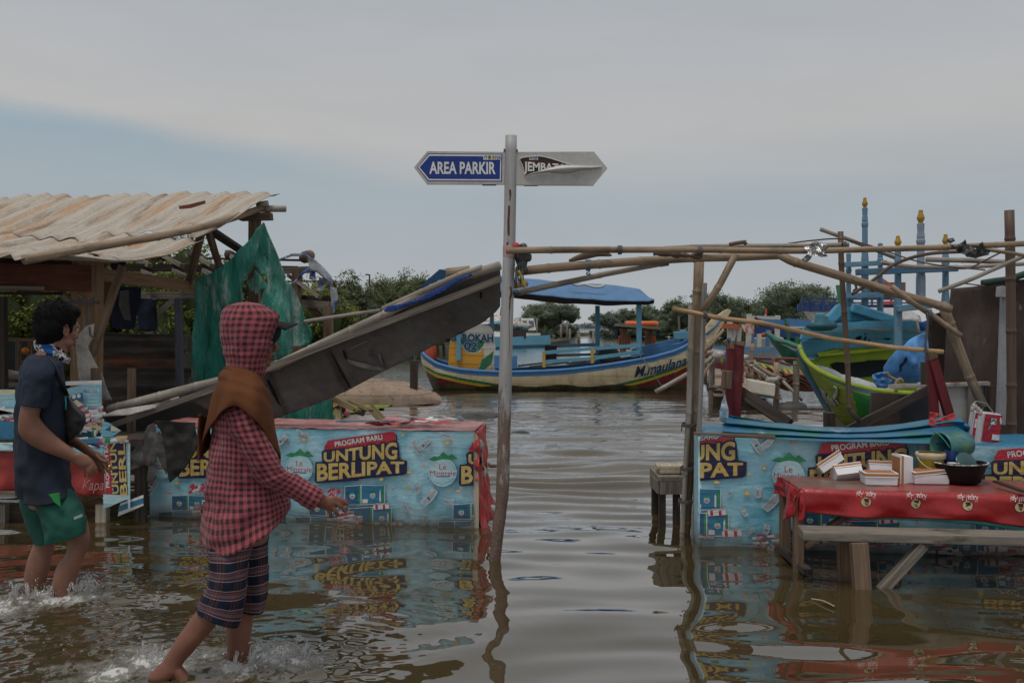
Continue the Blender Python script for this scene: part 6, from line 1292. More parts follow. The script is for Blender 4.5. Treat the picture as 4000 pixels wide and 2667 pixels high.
def clutter():
    Y = 7.3; t = thing('cabinet', 'white metal cabinet with a rusty rim behind the stall at the right', 'cabinet', V((W(G(1880, 1500), Y).x, Y, 0)))
    WH = mat('stained_white_metal', (.36, .36, .36), .5, .2, 3, col2=(.20, .17, .15), s2=2, thr=.62, col3=(.14, .06, .03), s3=9, thr3=.7)
    mb = MB(); a, b = W(G(1800, 1252), Y), W(G(2080, 1240), Y); mb.hexa([V((a.x, Y, .0)), V((b.x, Y, .0)), V((b.x, Y+.5, .0)), V((a.x, Y+.5, .0))], [a, b, b+V((0, .5, 0)), a+V((0, .5, 0))]); mb.build('body', WH, t)
    part(t, 'rim', mat('rusty_rim', (.40, .38, .36), .5, .2, 5, col2=(.16, .07, .03), s2=6, thr=.55), (G(1440, 1250), Y-.02, G(2085, 1232), Y-.02, 8, .03)); part(t, 'corner_strip', WOOD_BLUE, (G(2070, 1235), Y-.02, G(2072, 1560), Y-.02, 10, .03)); part(t, 'corner_strip', WOOD_GREY, (G(1968, 1235), Y-.03, G(1962, 1560), Y-.03, 12, .03))
    t = thing('board_stack', 'dark boards and a slanting plank stacked behind the blue sheet', 'boards', V((W(G(1500, 1500), 6.9).x, 6.9, 0)))
    mb = MB(); mb.quad([W(G(1310, 1560), 6.9), W(G(1505, 1560), 6.9), W(G(1500, 1300), 6.9), W(G(1328, 1292), 6.9)]); mb.build('panel', BOARD, t, solid=.03)
    mb = MB(); mb.quad([W(G(1500, 1560), 7.1), W(G(1700, 1560), 7.1), W(G(1700, 1300), 7.1), W(G(1500, 1305), 7.1)]); mb.build('panel', mat('blue_black_panel', (.018, .022, .032), .7, .4, 4), t, solid=.03)
    part(t, 'plank', WOOD_DARK, (G(1170, 1540), 6.75, G(1705, 1270), 6.85, 20, .03)); part(t, 'plank', WOOD_DARK, (G(1080, 1470), 7.3, G(1160, 1540), 7.2, 14, .04)); part(t, 'stump', WOOD_DARK, (G(1055, 1420), 7.2, G(1058, 1700), 7.2, 22, .08)); part(t, 'panel', BOARD, (G(1678, 1095), 6.9, G(1680, 1240), 6.9, 24, .02))
    RP = mat('red_painted_timber', (.115, .012, .016), .55, .3, 4, (1, 1, .3), col2=(.17, .14, .12), s2=5, thr=.70, bump=.2)
    t = thing('red_post', 'dark red painted wooden post standing at the left end of the blue sheet', 'post', V((W(L(520, 1400), 6.9).x, 6.9, 0)))
    part(t, 'post', RP, (L(570, 600), 6.9, L(510, 1700), 6.9, 27, .06), bevel=.003); part(t, 'post_side', RP, (L(480, 660), 6.87, L(450, 1650), 6.87, 16, .05), bevel=.003); part(t, 'cleat', WOOD_BROWN, (L(440, 930), 6.82, L(432, 1155), 6.82, 22, .05), bevel=.004); part(t, 'bare_top', WOOD_BROWN, (L(582, 568), 6.895, L(578, 620), 6.895, 22, .062)); part(t, 'bare_top', WOOD_ORANGE, (L(498, 598), 6.84, L(496, 660), 6.84, 8, .03))
    part(t, 'diagonal_plank', WOOD_DARK, (L(560, 1170), 7.0, L(1200, 1590), 6.6, 26, .04), bevel=.003)
    t = thing('red_post', 'dark red painted forked post leaning beside the white cabinet', 'post', V((W(G(1760, 1450), 6.7).x, 6.7, 0)))
    part(t, 'post', RP, (G(1710, 1040), 6.7, G(1850, 1520), 6.65, 20, .05), bevel=.003); part(t, 'post', RP, (G(1705, 1045), 6.72, G(1740, 1560), 6.7, 18, .05), bevel=.003); part(t, 'bare_top', WOOD_BROWN, (G(1708, 1024), 6.69, G(1722, 1075), 6.69, 21, .052))
    cb = MB(); cb.tube(catmull([W(G(*p), 6.08) for p in ((1690, 770), (1685, 860), (1675, 960), (1672, 1028))], 4), .005, 5); cb.tube(catmull([W(G(*p), 6.07) for p in ((1692, 775), (1690, 900), (1680, 980), (1690, 1030))], 4), .004, 5); cb.single('cord', 'black cord hanging from the bamboo joint to the thin golden pole', 'cord', ROPE, smooth=True)
clutter()
# ------------------------------------------------------------------ boats
def paint(name, c, wear=.35, c2=None, rough=.55, s=5, seam=0):
    if seam:                                       # planked: thin dark seams every 'seam' metres of height
        m = paint(name, c, wear, c2, rough, s); t = NT.__new__(NT); t.m = m; t.t = m.node_tree; b = [n for n in t.t.nodes if n.type == 'BSDF_PRINCIPLED'][0]
        src = b.inputs['Base Color'].links[0].from_socket; g = t.n('ShaderNodeNewGeometry'); sp = t.n('ShaderNodeSeparateXYZ'); t.l(g.outputs['Position'], sp.inputs[0])
        w = t.math('FRACT', t.math('MULTIPLY', t.math('ADD', sp.outputs[2], t.math('MULTIPLY', t.noise(t.coord('Object', (.4, .4, 2)), 1.5, 3, .5), .10)), 1/seam))
        stn = t.ramp(t.noise(t.coord('Object', (2.5, 2.5, .5)), 2.2, 6, .7), [(.48, 0), (.75, .55)])
        c3 = t.mix(t.ramp(w, [(0, .55), (.05, .55), (.085, 0)]), src, tuple(q*.25 for q in c)); c3 = t.mix(stn, c3, (.11, .085, .055)); t.l(c3, b.inputs['Base Color']); return m
    return mat(name, c, rough, .22, s, (1, 1, 1.4), col2=c2 or tuple(q*.55+.04 for q in c), s2=2.5, thr=.62, soft=.12, col3=(.10, .085, .07), s3=11, thr3=.74-.06*wear, soft3=.05, bump=.15, bs=20)
SKY_B = paint('boat_blue', (.06, .175, .37)); SKY_L = paint('boat_light_blue', (.10, .28, .40)); CREAM = paint('boat_cream', (.58, .49, .32), .6, (.40, .31, .18), seam=.17); STR_G = paint('stripe_green', (.02, .14, .05)); STR_Y = paint('stripe_yellow', (.45, .30, .03)); STR_R = paint('stripe_red', (.13, .018, .022)); BILGE = mat('slimy_bilge', (.030, .028, .018), .6, .5, 4, col2=(.09, .08, .03), s2=3)
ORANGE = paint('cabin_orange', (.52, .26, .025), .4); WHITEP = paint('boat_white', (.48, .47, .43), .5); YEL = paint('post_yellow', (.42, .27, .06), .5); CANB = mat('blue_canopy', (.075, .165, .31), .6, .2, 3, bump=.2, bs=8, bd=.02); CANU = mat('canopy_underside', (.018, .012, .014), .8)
def hull(mb, f, ns=70, nr=26):
    """f(s, t, side) -> point, material; t = 0 keel .. 1 sheer"""
    for side in (-1, 1):
        vs, fs, ms = [], [], []
        for i in range(ns+1):
            for j in range(nr+1): vs.append(f(i/ns, j/nr, side)[0])
        for i in range(ns):
            for j in range(nr):
                a = i*(nr+1)+j; fs.append((a, a+nr+1, a+nr+2, a+1) if side < 0 else (a, a+1, a+nr+2, a+nr+1)); ms.append(f((i+.5)/ns, (j+.5)/nr, side)[1])
        mb.add(vs, fs, None, ms)
def itp(x, pts): return float(np.interp(x, [p[0] for p in pts], [p[1] for p in pts]))
def smi(x, pts):
    xs = [p[0] for p in pts]; k = max(0, min(len(xs)-2, int(np.searchsorted(xs, x))-1)); u = (x-xs[k])/(xs[k+1]-xs[k]); u = max(0, min(1, u))
    y = [pts[max(k-1, 0)][1], pts[k][1], pts[k+1][1], pts[min(k+2, len(xs)-1)][1]]
    return .5*((2*y[1])+(y[2]-y[0])*u+(2*y[0]-5*y[1]+4*y[2]-y[3])*u*u+(3*y[1]-y[0]-3*y[2]+y[3])*u**3)
def bluecream():
    Yc, hb = 21.0, .75; YN = Yc-hb
    t = thing('passenger_boat', 'cream and blue wooden passenger boat with a blue canopy, moored in the middle', 'boat', V((W(S(1300, 850), Yc).x, Yc, 0)))
    X = lambda px: W((px, 0), YN).x; Z = lambda py: W((0, py), YN).z
    sheer = [(955, 800), (972, 818), (1000, 836), (1050, 848), (1100, 853), (1180, 855), (1300, 850), (1400, 838), (1500, 822), (1560, 806), (1600, 785), (1640, 750), (1684, 712)]
    stripe = [(955, 838), (972, 842), (1000, 855), (1060, 868), (1130, 880), (1200, 893), (1290, 900), (1380, 890), (1480, 868), (1560, 843), (1600, 824), (1640, 800), (1684, 712)]
    x0, x1 = 962, 1684
    def f(s, v, side):
        px = x0+(x1-x0)*s; zs = Z(smi(px, sheer)); zk = -.3 if px < 1560 else -.3+(smi(1684, [(0, 0), (1684, Z(714)), (2000, Z(714))])+.3)*((px-1560)/124)**1.6*.97
        if px < 1010: zk = -.3+.85*((1010-px)/48)**1.3
        b = hb*(1-max(0, (px-1380)/304)**2.2)*(1-max(0, (1080-px)/140)**2*.75); b = max(b, .02)
        z = zk+(zs-zk)*v; w = b*(1-.75*(1-v)**2.2); 
        zst = Z(smi(px, stripe)); m = 0
        d = zs-z
        if d < .085: m = 1
        elif z > zst: m = 0
        elif z > zst-.055: m = 2
        elif z > zst-.11: m = 3
        elif z > (.08 if px > 1130 or px > 1000 else .3): m = 4
        else: m = 5
        if z < .10+.02*math.sin(px*.05): m = 5
        return V((X(px), Yc+side*w, z)), m
    mb = MB(); hull(mb, f, 190, 100); mb.build('hull', [CREAM, SKY_B, STR_G, STR_Y, STR_R, BILGE], t, True)
    mb = MB()
    for side in (-1, 1): mb.tube([f(k/60*.90, 1, side)[0]+V((0, 0, .010)) for k in range(61)], [(.035, .03)]*61, 8)
    mb.build('gunwale', SKY_B, t, True)
    mb = MB(); mb.grid(lambda u, v: V((X(985+560*u), Yc+(v-.5)*2*hb*.86*(1-max(0, u-.6)**2*2.2), .18+.25*max(0, u-.75)**1.5*4)), 30, 6); mb.build('deck', WOOD_DARK, t)
    # bow planking and bitt
    bp = lambda px, py, y=Yc: W((px, py), y)
    mb = MB()
    for (p, q, w_) in ((Fz(1085, 990), Fz(1480, 890), .11), (Fz(1180, 1010), Fz(1560, 935), .16)): wbeam(mb, p, Yc+.1, q, Yc+.1, w_*FPX/Yc, .06)
    mb.grid(lambda u, v: bp(*Fz(1075+400*u, 985-110*u**1.2+55*v), Yc+.55-.3*v), 12, 4); mb.build('bow_plank', SKY_B, t)
    mb = MB(); wbeam(mb, Fz(1430, 858), Yc-.15, Fz(1730, 846), Yc-.05, 17, .14); wbeam(mb, Fz(1500, 810), Yc-.1, Fz(1510, 870), Yc-.1, 14, .1); mb.tube([W(Fz(1715, 848), Yc-.3), W(Fz(1722, 848), Yc-.1)], .10, 12); mb.build('bow_bitt', SKY_L, t, bevel=.01)
    mb = MB(); mb.tube([W(Fz(1465, 700), 22), W(Fz(1472, 835), 22)], .025, 6); mb.build('stake', WOOD_GREY, t)
    # prow beak: flat pale board rising at the bow
    mb = MB(); q = [Fz(1885, 648), Fz(1870, 640), Fz(1830, 660), Fz(1740, 720), Fz(1680, 800), Fz(1690, 930), Fz(1760, 870), Fz(1850, 720), Fz(1888, 660)]
    mb.sheet([tuple(p) for p in q], lambda x, y: W((x, y), Yc-.35), 6); mb.build('prow_board', CREAM, t, solid=.12, label='pale pointed prow board')
    mb = MB(); mb.tube([W(Fz(*p), Yc-.43) for p in ((1690, 850), (1760, 790), (1830, 700))], .022, 6); mb.build('prow_stripe', SKY_B, t, True)
    # rails
    for (pts, Y, w_, nm) in (([Fz(360, 1072), Fz(750, 1045), Fz(1150, 990)], YN+.05, 8, 'rail'), ([Fz(365, 998), Fz(800, 962), Fz(1150, 937)], YN+.05, 8, 'rail'), ([Fz(105, 952), Fz(800, 932)], Yc+hb, 8, 'rail'), ([Fz(470, 1020), Fz(830, 1010)], Yc+hb, 6, 'rail'), ([Fz(-280, 975), Fz(60, 958)], Yc+hb, 8, 'rail')):
        mb = MB()
        for a, b in zip(pts, pts[1:]): wbeam(mb, a, Y, b, Y, w_, .05)
        mb.build(nm, SKY_L, t)
    for x, y0, y1, Y in ((365, 985, 1118, YN+.05), (760, 958, 1085, YN+.05), (457, 938, 1048, Yc+hb)): part(t, 'rail_post', YEL, (Fz(x, y0), Y-.02, Fz(x, y1), Y-.02, 7, .06))
    mb = MB(); a, b = W(Fz(-40, 1022), YN+.1), W(Fz(147, 1130), YN+.1); mb.box((a+b)/2+V((0, .2, 0)), b.x-a.x, .4, a.z-b.z); mb.build('engine_box', SKY_B, t, bevel=.01)
    part(t, 'thwart', WOOD_GREY, (Fz(160, 1105), Yc, Fz(420, 1075), Yc+.3, 4, .1), (Fz(250, 1115), Yc, Fz(560, 1075), Yc+.3, 4, .1), (Fz(560, 1085), Yc, Fz(700, 1075), Yc+.3, 4, .1))
    mb = MB(); mb.ball(W(Fz(890, 1010), Yc+.2), .24, .2, .2, 14, 10); mb.build('fuel_drum', mat('black_drum', (.02, .02, .022), .5), t, True)
    mb = MB(); mb.ball(W(Fz(915, 1048), Yc), .22, .1, .1, 12, 8); mb.build('sack', mat('grey_sack', (.08, .075, .07), .9), t, True)
    mb = MB(); mb.box(W(Fz(420, 1005), Yc+.5), .25, .2, .34); mb.build('crate', WOOD_DARK, t)
    # canopy: ridged blue tarp on four posts
    cl, cr = 1002, 1503
    def top(u, v):       # v 0 near eave, .5 ridge, 1 far eave
        px = cl+(cr-cl)*u; ye = itp(px, [(962, 660), (1100, 668), (1180, 672), (1300, 684), (1400, 691), (1490, 692), (1503, 688)]); yr = itp(px, [(1002, 622), (1010, 618), (1160, 635), (1300, 648), (1420, 655), (1481, 664), (1503, 684)])
        k = 1-abs(v-.5)*2; Y = Yc-.8+1.6*v; zb = W((px, ye), Yc-.8).z; zr = W((px, yr), Yc).z
        z = zb+(zr-zb)*k**.85+.010*nz(V((u*16, v*6, 2)), 1)
        return V((W((px, 0), Yc-.8+.0*v).x, Y, z))
    mb = MB(); mb.grid(top, 70, 22); mb.build('canopy', CANB, t, True, solid=.01)
    mb = MB(); mb.sheet([D(1118, 362), D(1290, 212), D(1345, 222), D(1340, 300), D(1240, 352)], lambda x, y: W((x, y), Yc-.5), 6); mb.build('canopy_end', mat('canopy_end_blue', (.02, .06, .13), .7), t, solid=.01)
    def val(u, v): p = top(u, 0); p.z -= v*(.07+.008*math.sin(u*26)+.05*math.sin(u*math.pi)**2); p.y += .01+.04*v; return p
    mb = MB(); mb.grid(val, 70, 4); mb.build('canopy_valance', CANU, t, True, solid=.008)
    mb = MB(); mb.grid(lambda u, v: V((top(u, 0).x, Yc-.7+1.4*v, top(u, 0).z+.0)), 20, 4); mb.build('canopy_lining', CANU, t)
    part(t, 'broken_lath', BAM, (D(1345, 240), Yc-.9, D(1470, 232), Yc-.9, 6, .05))
    mb = MB(); P = catmull([W(Fz(*p), Yc-.62) for p in ((590, 430), (640, 448), (700, 440), (760, 458), (820, 462), (860, 448))], 4); mb.tube(P, .028, 6); mb.build('white_roll', WHITEP, t, True)
    for x, y0, y1, Y, w_ in ((803, 615, 1075, Yc+.5, 10), (1142, 585, 985, YN+.2, 11), (-330, 640, 1060, YN+.2, 10), (-60, 640, 1030, Yc+.5, 9)): part(t, 'canopy_post', SKY_L, (Fz(x, y0), Y, Fz(x, y1), Y, w_, .09))
    # painted stern board
    Yb = YN+.22; mb = MB(); pts = [Pz(1060, 652), Pz(1210, 670), Pz(1265, 720), Pz(1300, 850), Pz(1315, 1000), Pz(1312, 1200), Pz(1310, 1420), Pz(590, 1400), Pz(600, 1100), Pz(620, 900), Pz(740, 840), Pz(880, 745)]
    f0 = [W(p, Yb) for p in pts]; mb.add(f0, [tuple(range(len(f0)))[::-1]], None, 0); b0 = [q+V((0, .05, 0)) for q in f0]; mb.add(b0, [tuple(range(len(b0)))], None, 0)
    for k in range(len(f0)): mb.quad([f0[k], f0[(k+1) % len(f0)], b0[(k+1) % len(f0)], b0[k]])
    bd = mb.build('stern_board', WHITEP, t, label='white, orange and green painted cabin board at the stern')
    a = Art(); P = lambda q, m: a.poly([(x, -y) for x, y in q], m)
    P([(640, 895), (700, 890), (750, 915), (780, 960), (810, 1020), (860, 1075), (930, 1100), (1000, 1105), (1080, 1080), (1130, 1020), (1140, 1120), (1100, 1200), (1060, 1290), (1020, 1360), (980, 1405), (592, 1395), (600, 1100), (625, 900)], 0)
    P([(660, 880), (740, 862), (900, 880), (960, 905), (1050, 905), (1150, 915), (1120, 980), (1060, 1045), (990, 1078), (910, 1070), (850, 1030), (810, 960), (760, 905)], 1)
    P([(930, 895), (990, 915), (1060, 912), (1020, 928), (960, 925)], 4)
    P([(1290, 1055), (1250, 1240), (1160, 1330), (1010, 1400), (1080, 1290), (1110, 1190), (1200, 1130)], 1); P([(1280, 1290), (1180, 1340), (1060, 1405), (1260, 1402)], 0)
    for y in (760, 885, 1000, 1105, 1240): P([(620, y+6), (1312, y+34), (1312, y+38), (620, y+10)], 2)
    a.text('BAROKAH', 640, -898, 150, 2, .03, 640, warp=lambda x, y: (x, y-x*.03), outline=.03, mo=3); a.text('02', 835, -1035, 155, 2, .03, 205, outline=.05, mo=3)
    s_ = .588/3.92*Yb/FPX; oo = W(Pz(0, 0), Yb); mb = MB(); a.to(mb, lambda x, y, h: oo+V((x*s_, -.006-h, y*s_)), .001); mb.build('painted_face', [ORANGE, STR_G, paint('letter_navy', (.012, .03, .06)), paint('letter_blue', (.16, .32, .48)), WHITEP], bd)
    # stern clutter: red canister, frames
    part(t, 'stern_frame', WOOD_GREY, (Pz(585, 960), Yb+.3, Pz(590, 1200), Yb+.3, 10, .05), (Pz(540, 960), Yb+.3, Pz(610, 950), Yb+.3, 8, .05), (Pz(480, 980), Yb+.4, Pz(480, 1180), Yb+.4, 7, .05))
    mb = MB(); c = W(Pz(330, 1110), Yb+.2); lathe(mb, c-V((0, 0, .16)), [(0, 0), (.11, 0), (.12, .05), (.12, .28), (.08, .34), (0, .35)], 16); mb.build('canister', mat('red_canister', (.32, .05, .02), .5), t, True)
    # name on the bow
    a = Art(); a.text('M.maulana', 0, 0, 120, 0, .014, 440, shear=.28, outline=.022, mo=1)
    o0 = (1110, 1197)
    def fn(x, y, h):
        zx, zy = o0[0]+x, o0[1]-y; zy -= (x/440)*.0+92*(max(0, x)/440)**1.25; p = W(Fz(zx, zy), YN)
        s_ = (Fz(zx, zy)[0]-x0)/(x1-x0); px = x0+(x1-x0)*s_
        b = hb*(1-max(0, (px-1380)/304)**2.2); zs = Z(smi(px, sheer)); v = max(0, min(1, (p.z+.3)/(zs+.3))); w = b*(1-.75*(1-v)**2.2)
        return V((p.x, Yc-w-.014-h, p.z))
    bmesh.ops.triangulate(a.bm, faces=a.bm.faces[:]); bmesh.ops.subdivide_edges(a.bm, edges=[e for e in a.bm.edges if e.calc_length() > 30], cuts=2); mb = MB(); a.to(mb, fn, .0012); mb.build('name_lettering', [paint('letter_black', (.015, .022, .03), .3), paint('letter_shadow', (.10, .25, .38), .3)], t)
    mb = MB(); mb.tube([W(Fz(1150, 1020), YN-.05), W(Fz(1200, 1080), YN-.4), W(Fz(1330, 1275), YN-.8)], .012, 5); mb.build('mooring_rope', ROPE, t, True)
bluecream()
lone_cane('grey pole slanting into the water under the bow of the cream boat', [Fz(1275, 1318), Fz(1420, 1240), Fz(1600, 1135)], 18.6, 11, BAM_GREY, 'mooring_pole'); lone_cane('slender pale pole leaning against the prow of the cream boat', [Fz(1670, 1005), Fz(1750, 910), Fz(1835, 808)], 18.4, 8, BAM, 'mooring_pole')
def rowboat_frame():
    Y = 26; t = thing('motor_boat', 'small dark boat with an open red-brown frame, carrying the orange life ring', 'boat', V((W(Fz(1130, 960), Y).x, Y, 0)))
    mb = MB(); c = W(Fz(1130, 1010), Y); 
    def f(s, v, side): x = (s-.5)*3.4; b = .55*(1-abs(s-.5)**2*3.6); z = -.1+(.45+.5*abs(s-.5)**2)*v; return V((c.x+x, Y+side*max(.02, b)*(1-.6*(1-v)**2), z)), 0
    hull(mb, f, 30, 8); mb.build('hull', paint('red_brown_hull', (.12, .03, .02)), t, True)
    for x, m in ((1020, WOOD_BROWN), (1225, WOOD_BROWN)): part(t, 'post', WOOD_BROWN, (Fz(x+8, 790), Y-.4, Fz(x-8, 1000), Y-.4, 11, .1)); part(t, 'post', mat('red_brown_post', (.10, .03, .02), .7), (Fz(x-18, 800), Y+.3, Fz(x-18, 1000), Y+.3, 8, .1))
    part(t, 'roof_slat', WOOD_GREY, (Fz(955, 772), Y-.4, Fz(1300, 800), Y-.4, 6, .9)); part(t, 'roof_edge', WOOD_DARK, (Fz(960, 785), Y-.45, Fz(1300, 806), Y-.45, 7, .05))
    for p in ([Fz(948, 772), Fz(975, 772), Fz(968, 860), Fz(945, 885)], [Fz(1285, 795), Fz(1308, 795), Fz(1306, 890), Fz(1288, 880)]): mb = MB(); mb.sheet([tuple(q) for q in p], lambda x, y: W((x, y), Y-.48), 5); mb.build('tied_curtain', CLOTH_NAVY, t, solid=.02)
    for x in (1005, 1040, 1245): mb = MB(); mb.box(W(Fz(x, 915), Y), .2, .1, .35); mb.build('life_vest', mat('orange_vest', (.35, .08, .03), .8), t, bevel=.03)
    c = W(Fz(1165, 768), Y-.4); mb = MB(); n = 40
    mb.grid(lambda u, v: c+V(((.36+.075*math.cos(v*6.2832))*math.cos(u*6.2832), (.36+.075*math.cos(v*6.2832))*math.sin(u*6.2832), .07*math.sin(v*6.2832)+.02)), 36, 12); mb.single('life_ring', 'orange life ring lying on the roof of the dark open-framed boat', 'life ring', mat('ring_orange', (.62, .13, .03), .5), smooth=True)
rowboat_frame()
# ------------------------------------------------------------------ overturned hull, algae, broken frame
def flotsam():
    ST = paint('weathered_hull', (.30, .22, .17), 2.2, (.17, .11, .08), .85, seam=.21)
    Y = 17.3; c = W(S(840, 920), Y); mb = MB()
    def f(u, v):
        x = -1.1+2.45*u; a = math.pi*v; env = max(0, 1-max(0, (u-.35)/.65)**2.2)**.6; h = (.40*env+.0)*(.55+.45*min(1, u*2.2)); w = .85*env+.02
        q = V((c.x+x, Y-math.cos(a)*w, math.sin(a)**.55*h*1.05)); q += V((0, 0, .03*nz(q, 5)*math.sin(a))); return q
    mb.grid(f, 60, 30); mb.single('overturned_hull', 'weathered pinkish brown hull lying overturned beyond the fallen awning', 'boat', ST, smooth=True)
    AL = mat('green_algae', (.17, .24, .02), .9, .4, 9, col2=(.08, .12, .02), s2=6)
    mb = MB(); a, b = W(S(770, 935), 16.2), W(S(985, 925), 17); rs = random.Random(2)
    poly = [G_(x, y) for x, y in ()] if False else [S(760, 925), S(800, 921), S(880, 921), S(950, 922), S(1000, 920), S(960, 928), S(905, 930), S(880, 940), S(840, 945), S(800, 952), S(780, 962), S(760, 960)]
    mb.sheet(poly, lambda x, y: V((W((x, y), gy(y)).x, gy(y), .02+.02*max(0, nz(V((x*.2, y*.8, 1)), 1)))), 5); o = mb.build('algae', AL, None, True); props(o, 'bright green floating algae beside the overturned hull', 'algae', kind='stuff')
    mb = MB(); wbeam(mb, S(951, 828), 17.0, S(950, 935), 17.0, 17, .14); mb.single('post', 'dark square post standing in the water beside the cream boat\'s stern', 'post', WOOD_DARK)
    t = thing('broken_frame', 'broken yellowish wooden frame lying in the water behind the middle stall', 'frame', V((W(S(830, 960), 8.5).x, 8.5, 0)))
    for p, q, w_ in ((D(415, 1250), D(640, 1370), 6), (D(420, 1285), D(600, 1365), 5), (D(560, 1290), D(730, 1365), 6), (D(735, 1345), D(850, 1470), 17), (D(455, 1345), D(470, 1480), 17)): part(t, 'bar', wood('yellowed_timber', (.22, .175, .09), .5) if 'yellowed_timber' not in bpy.data.materials else bpy.data.materials['yellowed_timber'], (p, 8.5, q, 8.3, w_, .05))
    part(t, 'block', WOOD_DARK, (D(620, 1360), 8.6, D(680, 1380), 8.6, 18, .1)); part(t, 'stake', WOOD_GREY, (D(402, 1255), 8.45, D(405, 1400), 8.45, 6, .03))
    mb = MB(); c = W(D(485, 1345), 12.2); mb.ball(c, .07, .06, .08, 10, 8, rough=.2); mb.ball(c+V((.015, -.04, .01)), .05, .03, .07, 8, 6, mat=1); mb.ball(c+V((.06, 0, -.05)), .05, .04, .05, 8, 6); mb.single('floating_litter', 'small pink and black plastic object floating on the algae', 'litter', [mat('pink_plastic', (.45, .15, .17), .6), mat('black_bits', (.02, .02, .02), .7)], smooth=True)
    # bottle
    c = W(I(1890, 190), 7.05); c.z = .02; mb = MB(); rt = V((1, .05, .04)).to_track_quat('Z', 'Y').to_matrix(); t = thing('bottle', 'floating plastic bottle with a red cap at the right end of the middle stall', 'bottle', c)
    c = c+V((-.09, 0, .02)); mb = MB(); lathe(mb, c, [(0, 0), (.028, .002), (.03, .02), (.03, .13), (.014, .165), (.012, .18), (0, .18)], 16, rot=rt); mb.build('body', mat('clear_plastic', (.45, .5, .48), .15, .1, 9, spec=.6), t, True)
    mb = MB(); lathe(mb, c, [(.031, .06), (.0312, .11)], 16, rot=rt); mb.build('label', mat('green_label', (.03, .22, .12), .5), t, True); mb = MB(); lathe(mb, c, [(0, .202), (.016, .2), (.016, .178), (0, .178)], 12, rot=rt); mb.build('cap', mat('red_cap', (.4, .02, .03), .4), t, True)
    for k, (p, s_, lab) in enumerate((((1192, 997), .14, 'dark mound breaking the surface just right of the signpost'), ((1100, 958), .30, 'dark mound breaking the surface left of the signpost, farther out'))):
        q = W(p, gy(p[1])); mb = MB(); mb.ball((q.x, q.y+.1, -.03), s_*1.2, s_, .06+.03*k, 16, 10, rough=.3, rs=8); mb.single('mud_mound', lab, 'mound', mat('wet_mound%d' % k, (.03, .028, .026), .4), smooth=True)
    mb = MB(); P = catmull([V((*WM(H(900, 1132)), .006)), V((*WM(H(960, 1148)), .012)), V((*WM(H(1020, 1170)), .006))], 6); mb.tube(P, .0035, 5); mb.single('twig', 'thin pale twig floating in front of the bench', 'twig', WOOD_PALE, smooth=True)
    mb = MB(); q = WM(N(1200, 490)); mb.tube([V((q[0]-.03, q[1], .004)), V((q[0], q[1]-.01, .01)), V((q[0]+.04, q[1]+.05, .006))], .003, 5); mb.single('straw', 'yellow-brown straw scrap floating between the two people', 'straw', BAM_GOLD, smooth=True)
    mb = MB(); mb.tube([V((*WM(I(1860, 470)), .1)), W(I(1920, 460), 6.9), W(I(1985, 455), 6.8)], .012, 6); mb.single('stick', 'thin stick poking out of the stall end toward the signpost', 'stick', BAM_GREY, smooth=True)
flotsam()
